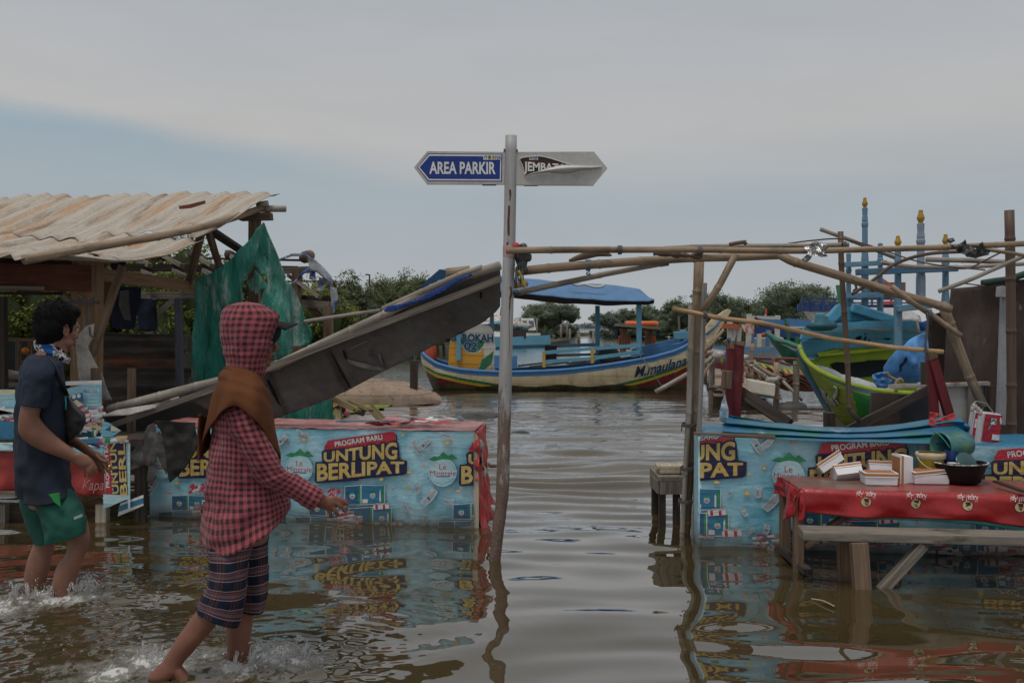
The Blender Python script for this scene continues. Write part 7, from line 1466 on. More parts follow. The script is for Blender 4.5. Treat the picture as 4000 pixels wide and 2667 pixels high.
# ------------------------------------------------------------------ far left of the channel: launch, huts
def channel():
    Y = 70; t = thing('motor_launch', 'small white cabin launch on the channel, right of the signpost', 'boat', V((W(Pz(1830, 800), Y).x, Y, 0))); c = W(Pz(1840, 770), Y)
    def f(s, v, side): x = (s-.5)*1.5; b = .55*(1-max(0, (s-.4)/.6)**2); return V((c.x+x, Y+side*max(.02, b)*(1-.4*(1-v)**2), -.1+.85*v)), 1 if v < .25 else 0
    mb = MB(); hull(mb, f, 24, 8); mb.build('hull', [mat('launch_white', (.62, .63, .63), .4), mat('launch_dark', (.05, .05, .06), .5)], t, True)
    mb = MB(); mb.hexa([c+V(q) for q in ((-.6, -.45, .1), (.45, -.45, .1), (.45, .45, .1), (-.6, .45, .1))], [c+V(q) for q in ((-.62, -.42, .95), (.28, -.42, .95), (.28, .42, .95), (-.62, .42, .95))]); mb.build('cabin', bpy.data.materials['launch_white'], t, bevel=.04)
    for x0, x1 in ((-.55, -.18), (-.08, .3)): mb = MB(); mb.quad([c+V((x0, -.47, .36)), c+V((x1, -.47, .36)), c+V((x1-.04, -.445, .78)), c+V((x0, -.445, .78))]); mb.build('window', mat('launch_glass', (.12, .14, .16), .2), t)
    Y = 60; t = thing('fishing_boat', 'blue fishing boat heaped with nets and tarps, partly behind the signpost', 'boat', V((W(Pz(1650, 800), Y).x, Y, 0))); c = W(Pz(1560, 870), Y)
    def f(s, v, side): x = (s-.5)*6.5; b = .8*(1-abs(s-.5)**3*8); return V((c.x+x-.9, Y+side*max(.02, b), -.2+(.55+1.3*max(0, .35-s)**1.2+.3*max(0, s-.6))*v+.25)), 0
    mb = MB(); hull(mb, f, 24, 8); mb.build('hull', SKY_L, t, True)
    mb = MB(); mb.hexa([W(Pz(*p), Y+d) for p, d in (((1420, 850), -.7), ((1780, 870), -.7), ((1780, 870), .7), ((1420, 850), .7))], [W(Pz(*p), Y+d) for p, d in (((1400, 720), -.7), ((1790, 745), -.7), ((1790, 745), .7), ((1400, 720), .7))]); mb.build('wheelhouse', WOOD_DARK, t)
    for k in range(9): mb = MB(); mb.ball(W(Pz(1450+k*40, 690+R.uniform(-30, 25)), Y-.2), .5*R.uniform(.5, 1), .5, .28*R.uniform(.5, 1), 10, 7, rough=.4); mb.build('net_heap', (mat('net_teal', (.03, .12, .16), .9) if k == 0 else (bpy.data.materials['net_teal'] if k % 2 else CANVAS)), t, True)
    Y = 80; t = thing('waterside_hut', 'low hut with a patched red and white roof, seen under the raised awning end', 'hut', V((W(Pz(1240, 640), Y).x, Y, 0)))
    mb = MB(); mb.hexa([W(Pz(*p), Y+d) for p, d in (((1080, 760), -1), ((1500, 760), -1), ((1500, 760), 2), ((1080, 760), 2))], [W(Pz(*p), Y+d) for p, d in (((1080, 650), -1), ((1500, 640), -1), ((1500, 640), 2), ((1080, 650), 2))]); mb.build('wall', WOOD_GREY, t)
    RF = mat('patched_roof', (.26, .13, .09), .8, .4, 2, col2=(.5, .48, .45), s2=1.2, thr=.5, soft=.04)
    mb = MB(); q = [W(Pz(1080, 610), Y-1.6), W(Pz(1420, 605), Y-1.6), W(Pz(1320, 500), Y+.5), W(Pz(1150, 520), Y+.5)]; mb.quad(q); mb.build('roof', RF, t, solid=.06)
    mb = MB(); mb.quad([W(Pz(1200, 640), Y-3), W(Pz(1560, 625), Y-3), W(Pz(1560, 612), Y-1.5), W(Pz(1260, 618), Y-1.5)]); mb.build('roof_sheet', SKY_L, t, solid=.05)
    mb = MB(); a = W(Pz(1388, 400), 75); b = W(Pz(1395, 560), 75); mb.tube([a+V((.02, 0, 0)), b], .02, 5); mb.sheet([Pz(1395, 410), Pz(1412, 430), Pz(1410, 520), Pz(1378, 515)], lambda x, y: W((x, y), 75), 2.5, 1); mb.single('flag', 'small red flag beside the signpost above the hut', 'flag', [WOOD_DARK, mat('flag_red', (.45, .03, .06), .7)])
    rs = random.Random(3)
    for k, (x, y0, y1, Y, nm) in enumerate(((308, 715, 855, 95, 'nearest the white launch'), (505, 775, 860, 90, 'in front of the right half of the round mangrove'), (555, 735, 855, 95, 'at the right edge of the round mangrove'), (578, 800, 857, 70, 'lowest of the group, by the open channel'), (645, 815, 856, 75, 'in the open channel, left of a pair'), (655, 838, 858, 75, 'shortest stub in the open channel'), (768, 815, 890, 40, 'thin and close to the canopy post'))):
        mb = MB(); a, b = W(Fz(x, y0), Y), W(Fz(x+2, y1), Y); b.z = -.3; mb.tube([b, a], .0011*Y, 5); mb.single('mooring_stake', 'dark mooring stake ' + nm, 'stake', WOOD_GREY, 'mooring stakes in the channel', smooth=True)
    mb = MB(); wbeam(mb, D(718, 258), 48, D(720, 360), 48, 3, .08); wbeam(mb, D(685, 255), 48, D(722, 260), 48, 3, .1); mb.single('street_lamp', 'thin street lamp rising above the trees on the left bank', 'street lamp', WOOD_DARK)
channel()
# ------------------------------------------------------------------ right side boats
def limeboat():
    LIME = paint('lime_paint', (.20, .27, .015), .3, (.24, .25, .03)); LIMEG = paint('lime_hull', (.20, .25, .03), .6, (.13, .17, .03), seam=.19); DBL = paint('deck_blue', (.06, .25, .38), .5, (.04, .13, .22), seam=.24); GRN = paint('hull_green', (.02, .16, .035), .4); RIM = paint('rim_blue_grey', (.06, .13, .20), .8, (.13, .14, .14)); DARKI = mat('hold_dark', (.006, .008, .012), .9)
    t = thing('fishing_boat', 'big lime green and light blue wooden fishing boat at the right, prow toward the jetty', 'boat', V((W(S(2060, 950), 13).x, 13, 0)))
    YN, YF = 12.4, 14.0; Yc = 13.2
    # near side: outline of the flank, hand-laid rows from sheer to waterline
    top = [G(868, 1000), G(880, 1040), G(905, 1085), G(950, 1130), G(1020, 1175), G(1110, 1215), G(1220, 1255), G(1330, 1282), G(1450, 1300), G(1700, 1315)]
    bot = [G(868, 1005), G(905, 1120), G(950, 1210), G(1000, 1300), G(1050, 1390), G(1095, 1460), G(1165, 1530), G(1290, 1550), G(1450, 1560), G(1700, 1570)]
    yt = [13.2, 13.12, 13.0, 12.85, 12.7, 12.55, 12.45, 12.4, 12.35, 12.3]; yb = [13.2, 13.2, 13.2, 13.2, 13.2, 13.2, 13.2, 13.0, 12.9, 12.8]
    T_ = catmull([W(p, y) for p, y in zip(top, yt)], 6); B_ = catmull([W(p, y) for p, y in zip(bot, yb)], 6); n = len(T_)-1
    def side(u, v):
        k = u*n; i = min(int(k), n-1); a = T_[i].lerp(T_[i+1], k-i); b = B_[i].lerp(B_[i+1], k-i); p = a.lerp(b, v)
        p.y -= .22*math.sin(v*math.pi)*min(1, u*3); return p
    mb = MB(); mb.grid(side, 70, 26, mat=lambda u, v: 2 if v < .075 else (1 if .62+.10*v < u < .80+.1*v and v > .12 else 0)); hl = mb.build('hull', [LIMEG, GRN, RIM], t, True)
    mb = MB(); mb.tube([p+V((0, .03, .02)) for p in T_], [(.035, .03)]*len(T_), 8); mb.build('gunwale', LIME, t, True)
    mb = MB(); S_ = [side(0, v)-V((.02, 0, 0)) for v in [k/16 for k in range(17)]]; S_ = [B_[k]-V((.015, .0, 0)) for k in range(0, 37)]; mb.tube(S_, .05, 8); mb.build('stem', RIM, t, True)
    def far(u, v):
        k = u*n; i = min(int(k), n-1); a = T_[i].lerp(T_[i+1], k-i).copy(); a.y = 13.2+(13.2-a.y)*1.0; b = B_[i].lerp(B_[i+1], k-i).copy(); b.y = 13.25; return a.lerp(b, v)
    mb = MB(); mb.grid(far, 60, 10); mb.build('hull_far_side', LIMEG, t, True)
    def sh(nm, pts, Y, m, th=.05, lab=None, step=10): mb = MB(); mb.sheet([tuple(p) for p in pts], (lambda x, y: W((x, y), Y)) if not callable(Y) else (lambda x, y: W((x, y), Y(x, y))), step); return mb.build(nm, m, t, solid=th, label=lab)
    dk = MB(); dk.grid(lambda u, v: V((W(G(1130+500*u, 0), 13).x, 12.75+1.0*v, .30)), 12, 4); dk.build('deck', LIME, t)
    # lime inner bulwark with the hold's shade laid on as a ragged near-black sheet
    sh('inner_bulwark', [G(905, 1075), G(960, 1080), G(985, 1060), G(975, 1040), G(1060, 1012), G(1250, 1000), G(1500, 985), G(1700, 990), G(1700, 1330), G(1440, 1262), G(1250, 1200), G(1150, 1170), G(1050, 1130), G(960, 1110)], 13.75, LIME)
    sh('opening', [G(1062, 1108), G(1100, 1096), G(1200, 1100), G(1290, 1090), G(1300, 1085), G(1400, 1080), G(1440, 1082), G(1480, 1092), G(1520, 1120), G(1480, 1190), G(1330, 1185), G(1260, 1195), G(1220, 1195), G(1130, 1170), G(1080, 1140)], 13.70, DARKI, .01)
    for p, q, w_ in ((G(985, 1052), G(1480, 1005), 6), (G(975, 1045), G(1110, 1020), 4)): part(t, 'ledge', LIME, (p, 13.66, q, 13.66, w_, .06))
    # blue raised bulwark round the bow
    sh('bow_bulwark', [G(868, 975), G(890, 945), G(960, 915), G(1000, 895), G(1500, 870), G(1600, 905), G(1660, 900), G(1660, 985), G(1500, 992), G(1250, 1000), G(1060, 1012), G(975, 1040), G(985, 1085), G(960, 1075), G(900, 1065), G(872, 1010)], 13.72, DBL)
    sh('bulwark_cap', [G(890, 872), G(960, 862), G(1060, 858), G(1150, 845), G(1240, 838), G(1300, 830), G(1500, 830), G(1580, 828), G(1660, 838), G(1690, 870), G(1640, 905), G(1560, 895), G(1460, 880), G(1200, 880), G(1080, 895), G(980, 925), G(880, 965), G(868, 950)], 13.6, DBL, .10)
    part(t, 'ridge_beam', DBL, (G(1040, 845), 13.9, G(1130, 745), 14.0, 24, .12), bevel=.02); part(t, 'ridge_beam', DBL, (G(1200, 745), 14.0, G(1480, 832), 14.0, 22, .12), bevel=.02)
    sh('ridge_panel', [G(1030, 850), G(1120, 760), G(1200, 740), G(1300, 770), G(1480, 828), G(1300, 838)], 14.1, DBL)
    part(t, 'rub_strip', WOOD_GREY, (G(1000, 908), 13.5, G(1230, 882), 13.5, 3, .03), (G(1230, 882), 13.5, G(1560, 892), 13.5, 3, .03), (G(1560, 892), 13.5, G(1640, 915), 13.5, 3, .03))
    mb = MB(); wbeam(mb, G(993, 780), 13.3, G(993, 850), 13.3, 16, .16); mb.build('bitt', DBL, t, bevel=.02); mb = MB(); c = W(G(1006, 868), 13.2); lathe(mb, c-V((0, 0, .06)), [(0, 0), (.12, .01), (.2, .05), (.2, .1), (.1, .12), (.08, .2), (0, .2)], 18); mb.build('bitt_base', mat('dark_blue_bitt', (.02, .09, .12), .6), t, True)
    # marks on the bulwark and hull
    mb = MB()
    for p in ([(1228, 935), (1262, 925), (1235, 960), (1226, 965)], [(1255, 930), (1270, 928), (1250, 962), (1240, 958)], [(1280, 915), (1298, 912), (1296, 918), (1282, 920)], [(1282, 935), (1296, 928), (1292, 950), (1278, 962)], [(1262, 955), (1290, 960), (1290, 965), (1262, 962)], [(1310, 948), (1316, 948), (1316, 963), (1310, 963)], [(1408, 942), (1450, 940), (1448, 952), (1410, 950)]): mb.sheet([G(*q) for q in p], lambda x, y: W((x, y), 13.685), 4)
    mb.build('worn_lettering', DARKI, t)
    def onhull(zx, zy, h):
        # drop the mark onto the flank
        px, py = G(zx, zy); best = None
        for i in range(61):
            for j in range(41):
                q = side(i/60*.75, j/40); dx = (CX+FPX*q.x/q.y-px)**2+(HY+FPX*(HC-q.z)/q.y-py)**2
                if best is None or dx < best[0]: best = (dx, q.y)
        return W((px, py), best[1]-.03-h)
    mb = MB(); GM = mat('grey_scrawl', (.26, .27, .25), .7, .3, 20)
    for st in ([(1085, 1255), (1098, 1262), (1103, 1285), (1098, 1310), (1085, 1328), (1100, 1345), (1112, 1362)], [(1000, 1265), (1015, 1300), (1022, 1330)], [(1022, 1285), (1035, 1330), (1045, 1360)], [(1045, 1320), (1060, 1345), (1065, 1370)], [(1072, 1335), (1080, 1370), (1092, 1362)]):
        P = catmull([onhull(x, y, 0) for x, y in st], 4); mb.tube(P, [(.012, .035)]*len(P), 6)
    mb.build('hull_number', GM, t, True)
    # rack of finial posts
    FIN = paint('finial_gold', (.36, .21, .025), .3, (.25, .12, .02)); PBL = paint('rack_blue', (.115, .22, .31), .4, (.09, .17, .25)); PGY = paint('rack_grey_blue', (.22, .27, .34), .4, (.16, .21, .29))
    def fpost(x, ytop, ybase, w_, fin, Y, nm='rack_post', m=PBL, ring=True):
        a, b = W(G(x, ytop), Y), W(G(x, ybase), Y); r = w_/2*Y/FPX; hgt = a.z-b.z; o = None
        k_ = lambda f: [(f, r)]
        prof = [(r, 0), (r, max(0, hgt-.75)), (r*.8, max(.02, hgt-.62)), (r*.78, max(.03, hgt-.30)), (r*.95, max(.04, hgt-.27)), (r*.95, max(.05, hgt-.24)), (r*.78, max(.06, hgt-.22)), (r*.85, max(.07, hgt-.2)), (r*.7, max(.08, hgt-.12)), (r*.8, hgt-.02), (0, hgt)]
        mb = MB(); lathe(mb, b, prof, 8, rot=Matrix.Rotation(math.pi/8, 3, 'Z')); o = mb.build(nm, m, t)
        if fin: mb = MB(); f = r*.85; q_ = .42 if x < 1400 or x in (1498, 1805) else .52; lathe(mb, a-V((0, 0, .01)), [(f*.55, 0), (f*.6, .03*q_), (f*.95, .10*q_), (f*.98, .14*q_), (f*.6, .24*q_), (f*.5, .31*q_), (f*.55, .33*q_), (0, .335*q_)], 12); mb.build('finial', FIN, o, True)
    fpost(1285, 95, 740, 16, 1, 14.4); fpost(1180, 390, 820, 14, 0, 14.4); fpost(1384, 325, 820, 14, 0, 14.4)
    fpost(1498, 345, 1000, 19, 1, 13.35); fpost(1645, 195, 700, 21, 1, 13.35, m=PGY); fpost(1805, 335, 720, 18, 1, 13.35)
    part(t, 'rack_rail', PBL, (G(1150, 470), 14.3, G(1420, 455), 14.3, 11, .1)); part(t, 'rack_rail', PBL, (G(1155, 668), 14.3, G(1400, 662), 14.3, 12, .1)); part(t, 'rack_rail', paint('rack_dark_blue', (.05, .12, .20), .9, (.10, .17, .22)), (G(1230, 518), 13.25, G(1880, 492), 13.25, 15, .1), bevel=.01); part(t, 'rack_rail', PBL, (G(1492, 752), 13.25, G(1710, 730), 13.25, 15, .1), bevel=.01)
    part(t, 'green_board', paint('sea_green', (.07, .25, .15)), (G(1110, 600), 14.6, G(1130, 740), 14.6, 8, .05), (G(1190, 690), 14.6, G(1200, 815), 14.6, 12, .05))
    mb = MB(); mb.tube([W(G(1215, 560), 14.5), W(G(1230, 620), 14.5), W(G(1210, 640), 14.5)], .02, 5); mb.tube([W(G(1290, 640), 14.5), W(G(1310, 610), 14.5), W(G(1345, 650), 14.5), W(G(1370, 610), 14.5)], .02, 5); mb.build('rope', ROPE, t, True)
    mb = MB(); mb.tube([W(G(1640, 870), 13.4), W(G(1690, 855), 13.4)], .06, 10); mb.build('blue_roll', mat('roll_blue', (.02, .07, .35), .5), t, True); mb = MB(); mb.tube([W(G(1618, 830), 13.3), W(G(1635, 905), 13.3)], .02, 6); mb.build('rope', WOOD_PALE, t, True)
limeboat()
def bundle():
    TB = mat('blue_tarp', (.055, .18, .42), .5, .3, 3, col2=(.08, .24, .50), s2=3, thr=.5, bump=.4, bs=9, bd=.03)
    t = thing('tarp_bundle', 'big bright blue tarpaulin bundle tied with rope on the lime boat', 'tarp bundle', V((W(G(1580, 1240), 11.9).x, 11.9, .6)))
    out = [O(1215, 690), O(1100, 740), O(1010, 790), O(950, 850), O(880, 920), O(800, 1030), O(765, 1100), O(760, 1150), O(850, 1200), O(880, 1240), O(1000, 1270), O(1140, 1275), O(1240, 1275), O(1330, 1150), O(1330, 850), O(1290, 700)]
    cx, cy = O(1080, 1010)
    def fn(x, y):
        # puffed up toward the viewer, creased
        dx, dy = (x-cx)/95, (y-cy)/115; r2 = min(1, dx*dx+dy*dy); p = W((x, y), 12.3-.75*math.sqrt(max(0, 1-r2)))
        q = V((p.x*3.2-.6*p.z, p.z*1.5+p.x, 3)); f = abs(nz(q, 1.1))*.24+.035*nz(q, 3.1, 2)+.012*nz(q, 7, 3); p.y += f; return p
    mb = MB(); mb.sheet([tuple(p) for p in out], fn, 4); mb.build('cover', TB, t, True, solid=.01)
    o2 = [O(750, 1148), O(700, 1155), O(640, 1165), O(602, 1200), O(620, 1280), O(660, 1320), O(760, 1330), O(860, 1270), O(850, 1215), O(790, 1180)]
    mb = MB(); mb.sheet([tuple(p) for p in o2], lambda x, y: W((x, y), 11.7)+V((0, .16*abs(nz(V((x*.07, y*.07, 4)), 1)), 0)), 3.5); mb.build('tied_tail', TB, t, True, solid=.01)
    mb = MB(); mb.sheet([O(970, 975), O(978, 1020), O(930, 1090), O(935, 1130), O(895, 1175), O(920, 1120), O(905, 1080), O(940, 1040), O(950, 990)], lambda x, y: fn(x, y)+V((0, -.03, 0)), 3); mb.build('tear', mat('tear_dark', (.005, .01, .03), .9), t)  # shade inside the tear, laid on the cover as a near-black sheet
    mb = MB(); mb.tube(catmull([W(O(*p), 11.55) for p in ((750, 1150), (780, 1195), (830, 1225), (870, 1240), (900, 1225), (930, 1255))], 4), .02, 6); mb.tube(catmull([W(O(*p), 11.5) for p in ((880, 1235), (860, 1280), (855, 1370))], 4), .025, 6); mb.build('rope', wood('manila', (.26, .2, .13), .6), t, True)
bundle()
def backboats():
    # blue boat with canopies
    Y = 24; t = thing('passenger_boat', 'blue boat with white frame posts and gilt lettering behind the jetty', 'boat', V((W(L(800, 720), Y).x, Y, 0)))
    def sh(nm, pts, Y, m, th=.05, step=10, lab=None): mb = MB(); mb.sheet([tuple(p) for p in pts], lambda x, y: W((x, y), Y), step); return mb.build(nm, m, t, solid=th, label=lab)
    BH = paint('pale_blue_hull', (.10, .22, .38)); NB = mat('navy_canopy_shade', (.02, .05, .16), .7)
    mb = MB(); a, b = W(L(370, 650), Y), W(L(1090, 650), Y)
    def f(s, v, side): return V((a.x+(b.x-a.x)*s, Y+.8+side*.8*(1-max(0, s-.75)**2*6)*(1-.3*(1-v)**2), -.2+(W(L(0, 650), Y).z+.2+.0)*v)), 1 if v < .4 else 0
    hull(mb, f, 30, 10); mb.build('hull', [BH, STR_G], t, True)
    aa = Art(); aa.text('Ka.  Amah', 0, 0, 90, 0, .01, 320, shear=.2); s_ = .588/3.1367*(Y-.2)/FPX; oo = W(L(680, 755), Y-.2); mb = MB(); aa.to(mb, lambda x, y, h: oo+V((x*s_, -.02, y*s_)), .001); mb.build('name_lettering', paint('gilt', (.30, .20, .04)), t)
    part(t, 'roof_beam', paint('orange_beam', (.35, .09, .03)), (L(170, 375), Y, L(590, 395), Y, 11, .1)); part(t, 'roof_beam', WHITEP, (L(690, 285), Y+.5, L(1080, 290), Y+.5, 9, .1))
    for (x0, y0, x1, y1, w_, m) in ((470, 290, 475, 650, 10, WHITEP), (545, 415, 500, 590, 8, WHITEP), (590, 400, 580, 580, 9, WHITEP), (710, 240, 700, 640, 11, WHITEP), (1060, 255, 1050, 560, 10, WHITEP), (830, 480, 830, 640, 9, WHITEP), (750, 440, 745, 600, 7, SKY_B), (935, 430, 935, 640, 7, SKY_B), (1190, 440, 1190, 600, 6, STR_G), (1295, 520, 1295, 620, 8, STR_G)): part(t, 'post', m, (L(x0, y0), Y+.1, L(x1, y1), Y+.1, w_, .1))
    sh('bunting', [L(610, 365), L(770, 375), L(770, 490), L(735, 460), L(730, 495), L(690, 460), L(670, 480), L(640, 440)], Y-.1, mat('red_white_bunting', (.45, .10, .06), .8, .2, 6, col2=(.5, .48, .46), s2=9, thr=.5, soft=.04), .02, 4)
    sh('canopy', [L(780, 280), L(880, 300), L(1130, 310), L(1150, 340), L(1140, 400), L(1010, 400), L(1000, 355), L(880, 360)], Y-.3, SKY_B, .04, 6); sh('canopy', [L(1150, 292), L(1300, 300), L(1470, 320), L(1470, 400), L(1210, 402), L(1170, 340)], Y-.3, SKY_B, .04, 6); part(t, 'canopy_edge', STR_G, (L(1145, 300), Y-.4, L(1205, 415), Y-.4, 5, .04)); part(t, 'canopy_edge', STR_R, (L(780, 280), Y-.4, L(870, 355), Y-.4, 5, .04), (L(870, 360), Y-.4, L(1000, 365), Y-.4, 6, .04)); part(t, 'canopy_edge', WHITEP, (L(1210, 402), Y-.4, L(1380, 402), Y-.4, 4, .04))
    sh('canopy_shade', [L(750, 430), L(800, 395), L(1000, 400), L(1140, 405), L(1220, 420), L(1380, 410), L(1380, 560), L(1080, 510), L(1080, 440), L(860, 480), L(760, 470)], Y+.5, NB, .03)  # dark sheet standing in for the shade under the canopies
    mb = MB(); mb.box(W(L(920, 600), Y+.9), .75, .4, .3); mb.build('white_cabin', WHITEP, t, bevel=.03)
    for p in ((960, 465), (905, 490), (885, 492)): mb = MB(); mb.ball(W(L(*p), Y-.5), .05, n=8, m=6); mb.build('red_float', RED_PL, t, True)
    mb = MB(); mb.sheet([L(918, 165), L(930, 180), L(922, 280), L(888, 278)], lambda x, y: W((x, y), 25), 4); mb.sheet([L(912, 240), L(922, 245), L(920, 280), L(889, 280)], lambda x, y: W((x, y), 24.97), 4, 1); mb.single('flag', 'red and white flag above the blue boats', 'flag', [mat('flag_orange_red', (.5, .09, .05), .7), WHITEP], solid=.01)
    # teal prow
    Y = 19.5; t = thing('fishing_boat', 'teal wooden boat whose prow rises behind the lime boat', 'boat', V((W(L(1150, 700), Y).x, Y, 0))); TE = paint('teal_hull', (.012, .135, .105), .4, seam=.16)
    top = [L(918, 465), L(1000, 520), L(1045, 555), L(1180, 590), L(1310, 640), L(1500, 690)]; bot = [L(920, 475), L(985, 560), L(1045, 660), L(1110, 760), L(1160, 830), L(1300, 900)]
    T_ = catmull([W(p, Y-.12*k) for k, p in enumerate(top)], 6); B_ = catmull([W(p, Y) for p in bot], 6); n = len(T_)-1
    def side(u, v, s=1): k = u*n; i = min(int(k), n-1); a_ = T_[i].lerp(T_[i+1], k-i).copy(); a_.y = Y+(a_.y-Y)*s; p = a_.lerp(B_[i].lerp(B_[i+1], k-i), v); p.y -= s*.1*math.sin(v*3.14)*min(1, u*3); return p
    mb = MB(); mb.grid(side, 40, 14, mat=lambda u, v: 1 if .16 < v < .26 and u > .35 else 0); mb.grid(lambda u, v: side(u, v, -1), 40, 14); mb.build('hull', [TE, WHITEP], t, True); mb = MB(); mb.tube(T_, [(.05, .03)]*len(T_), 6); mb.build('gunwale', TE, t, True)
    # orange carved boat
    Y = 17; t = thing('fishing_boat', 'orange-brown boat with carved dark swirls and a yellow-green striped rail', 'boat', V((W(L(1250, 1000), Y).x, Y, 0))); OB = paint('orange_hull', (.22, .065, .025), .6, (.15, .05, .025), seam=.2); SW = mat('swirl_dark', (.05, .022, .014), .8)
    top = [L(640, 830), L(820, 830), L(1000, 870), L(1150, 895), L(1280, 905), L(1350, 845), L(1480, 930), L(1600, 960)]; bot = [L(650, 1000), L(900, 1060), L(1090, 1150), L(1180, 1180), L(1300, 1185), L(1450, 1190), L(1560, 1180), L(1620, 1170)]
    T_ = catmull([W(p, Y) for p in top], 6); B_ = catmull([W(p, Y+.3) for p in bot], 6); n2 = len(T_)-1
    def s2(u, v): k = u*n2; i = min(int(k), n2-1); p = T_[i].lerp(T_[i+1], k-i).lerp(B_[i].lerp(B_[i+1], k-i), v); p.y -= .3*math.sin(v*3.14); return p
    mb = MB(); mb.grid(s2, 70, 18, mat=lambda u, v: (1 if v < .05 else (2+int(u*26) % 2)) if (v < .2 and u < .62) else (2 if v < .22 and u > .62 else 0)); mb.build('hull', [OB, paint('rail_green', (.12, .22, .05)), paint('rail_yellow', (.40, .22, .03)), paint('rail_dark', (.03, .09, .03))], t, True)
    mb = MB()
    for st in ([(1060, 1010), (1160, 1000), (1280, 985), (1420, 1020), (1520, 1100)], [(1150, 1120), (1200, 1060), (1300, 1030), (1400, 1060), (1500, 1130), (1540, 1140)], [(1200, 1130), (1260, 1075), (1340, 1070), (1420, 1120), (1440, 1160)], [(1050, 940), (1120, 960), (1130, 1000), (1080, 1020)], [(930, 900), (980, 920), (985, 950), (950, 960)]): mb.tube(catmull([W(L(*p), Y-.22) for p in st], 5), .022, 6)
    mb.build('carved_swirl', SW, t, True)
    mb = MB()
    for st in ([(770, 775), (1000, 785), (1270, 790), (1360, 830)], [(780, 780), (900, 830), (1060, 850)], [(1000, 790), (1120, 840), (1220, 865)]): mb.tube(catmull([W(L(*p), Y+.1) for p in st], 4), .022, 6)
    mb.build('rail', mat('rusty_rail', (.17, .06, .03), .8), t, True); part(t, 'post', WOOD_ORANGE, (L(1005, 780), Y, L(1008, 850), Y, 7, .06))
    # dark red boat end behind the jetty
    Y = 22; t = thing('fishing_boat', 'low dark red boat end between the bamboo post and the red post', 'boat', V((W(L(360, 850), Y).x, Y, 0)))
    sh('hull', [L(290, 830), L(440, 830), L(440, 930), L(290, 900)], Y, STR_R, .4); sh('rim', [L(270, 780), L(440, 785), L(440, 840), L(280, 830)], Y-.1, paint('grey_rim', (.10, .08, .07)), .2); part(t, 'blue_rail', SKY_B, (L(370, 712), Y, L(440, 720), Y, 9, .1)); part(t, 'white_rail', WHITEP, (L(200, 668), Y, L(440, 705), Y, 5, .1)); part(t, 'prow_stub', WOOD_BROWN, (L(430, 555), Y, L(480, 640), Y, 16, .2)); part(t, 'prow_edge', SKY_B, (L(445, 530), Y-.1, L(500, 590), Y-.1, 4, .1))
    # ferry with dark blue railing
    Y = 30; t = thing('ferry', 'boat with a dark blue deck railing and white hull behind the lime boat', 'boat', V((W(G(1150, 800), Y).x, Y, 0))); NV = paint('railing_blue', (.025, .055, .17), .3)
    def rail(y, w_, x0=850, x1=1640, dy=0): part(t, 'rail', NV, (G(x0, y), Y, G(x1, y+dy), Y, w_, .08))
    rail(760, 6, 850, 1500); rail(738, 11, 850, 1640, 5); rail(688, 4, 875, 1560, 3); rail(712, 3, 875, 1600, 3)
    for x in (878, 940, 1015, 1090, 1270, 1370, 1480, 1570): part(t, 'stanchion', NV, (G(x, 688), Y-.05, G(x, 765), Y-.05, 7 if x in (1015,) else 4, .08))
    mb = MB(); mb.sheet([G(900, 765), G(1500, 765), G(1560, 770), G(1620, 800), G(1640, 870), G(930, 900), G(945, 830)], lambda x, y: W((x, y), Y+.3), 12); mb.build('hull', WHITEP, t, solid=.5)
    mb = MB(); mb.sheet([G(960, 740), G(1100, 722), G(1290, 720), G(1290, 752), G(1000, 752)], lambda x, y: W((x, y), Y+.1), 8); mb.build('tan_tarp', mat('tan_tarp', (.30, .25, .19), .8), t, solid=.05)
    mb = MB(); mb.sheet([G(1270, 745), G(1500, 745), G(1580, 760), G(1620, 795), G(1632, 818), G(1300, 820)], lambda x, y: W((x, y), Y-.3), 8); mb.build('white_cover', mat('white_cover', (.66, .66, .66), .6), t, solid=.08)
    mb = MB(); mb.box(W(G(1440, 715), Y), .5, .3, .1); mb.build('red_box', RED_PL, t)
    # tiled pavilion far behind
    Y = 60; t = thing('pavilion', 'small pavilion with a reddish tiled pitched roof seen between the rack posts', 'pavilion', V((W(G(1400, 700), Y).x, Y, 0)))
    a = [W(G(1310, 610), Y-1.5), W(G(1480, 610), Y-1.5), W(G(1480, 610), Y+1.5), W(G(1310, 610), Y+1.5)]; ap = W(G(1385, 545), Y); mb = MB(); [mb.add([a[k], a[(k+1) % 4], ap], [(0, 1, 2)]) for k in range(4)]; mb.build('roof', mat('tile_red', (.15, .05, .04), .8, .3, 3, bump=.5, bs=9), t)
    mb = MB(); mb.box(W(G(1420, 640), Y), 1.6, 2, 1.0); mb.build('wall', mat('pavilion_wall', (.16, .10, .09), .8), t); part(t, 'post', WOOD_BROWN, (G(1330, 620), Y-1.3, G(1332, 860), Y-1.3, 4, .1), (G(1455, 620), Y-1.3, G(1457, 860), Y-1.3, 4, .1))
backboats()
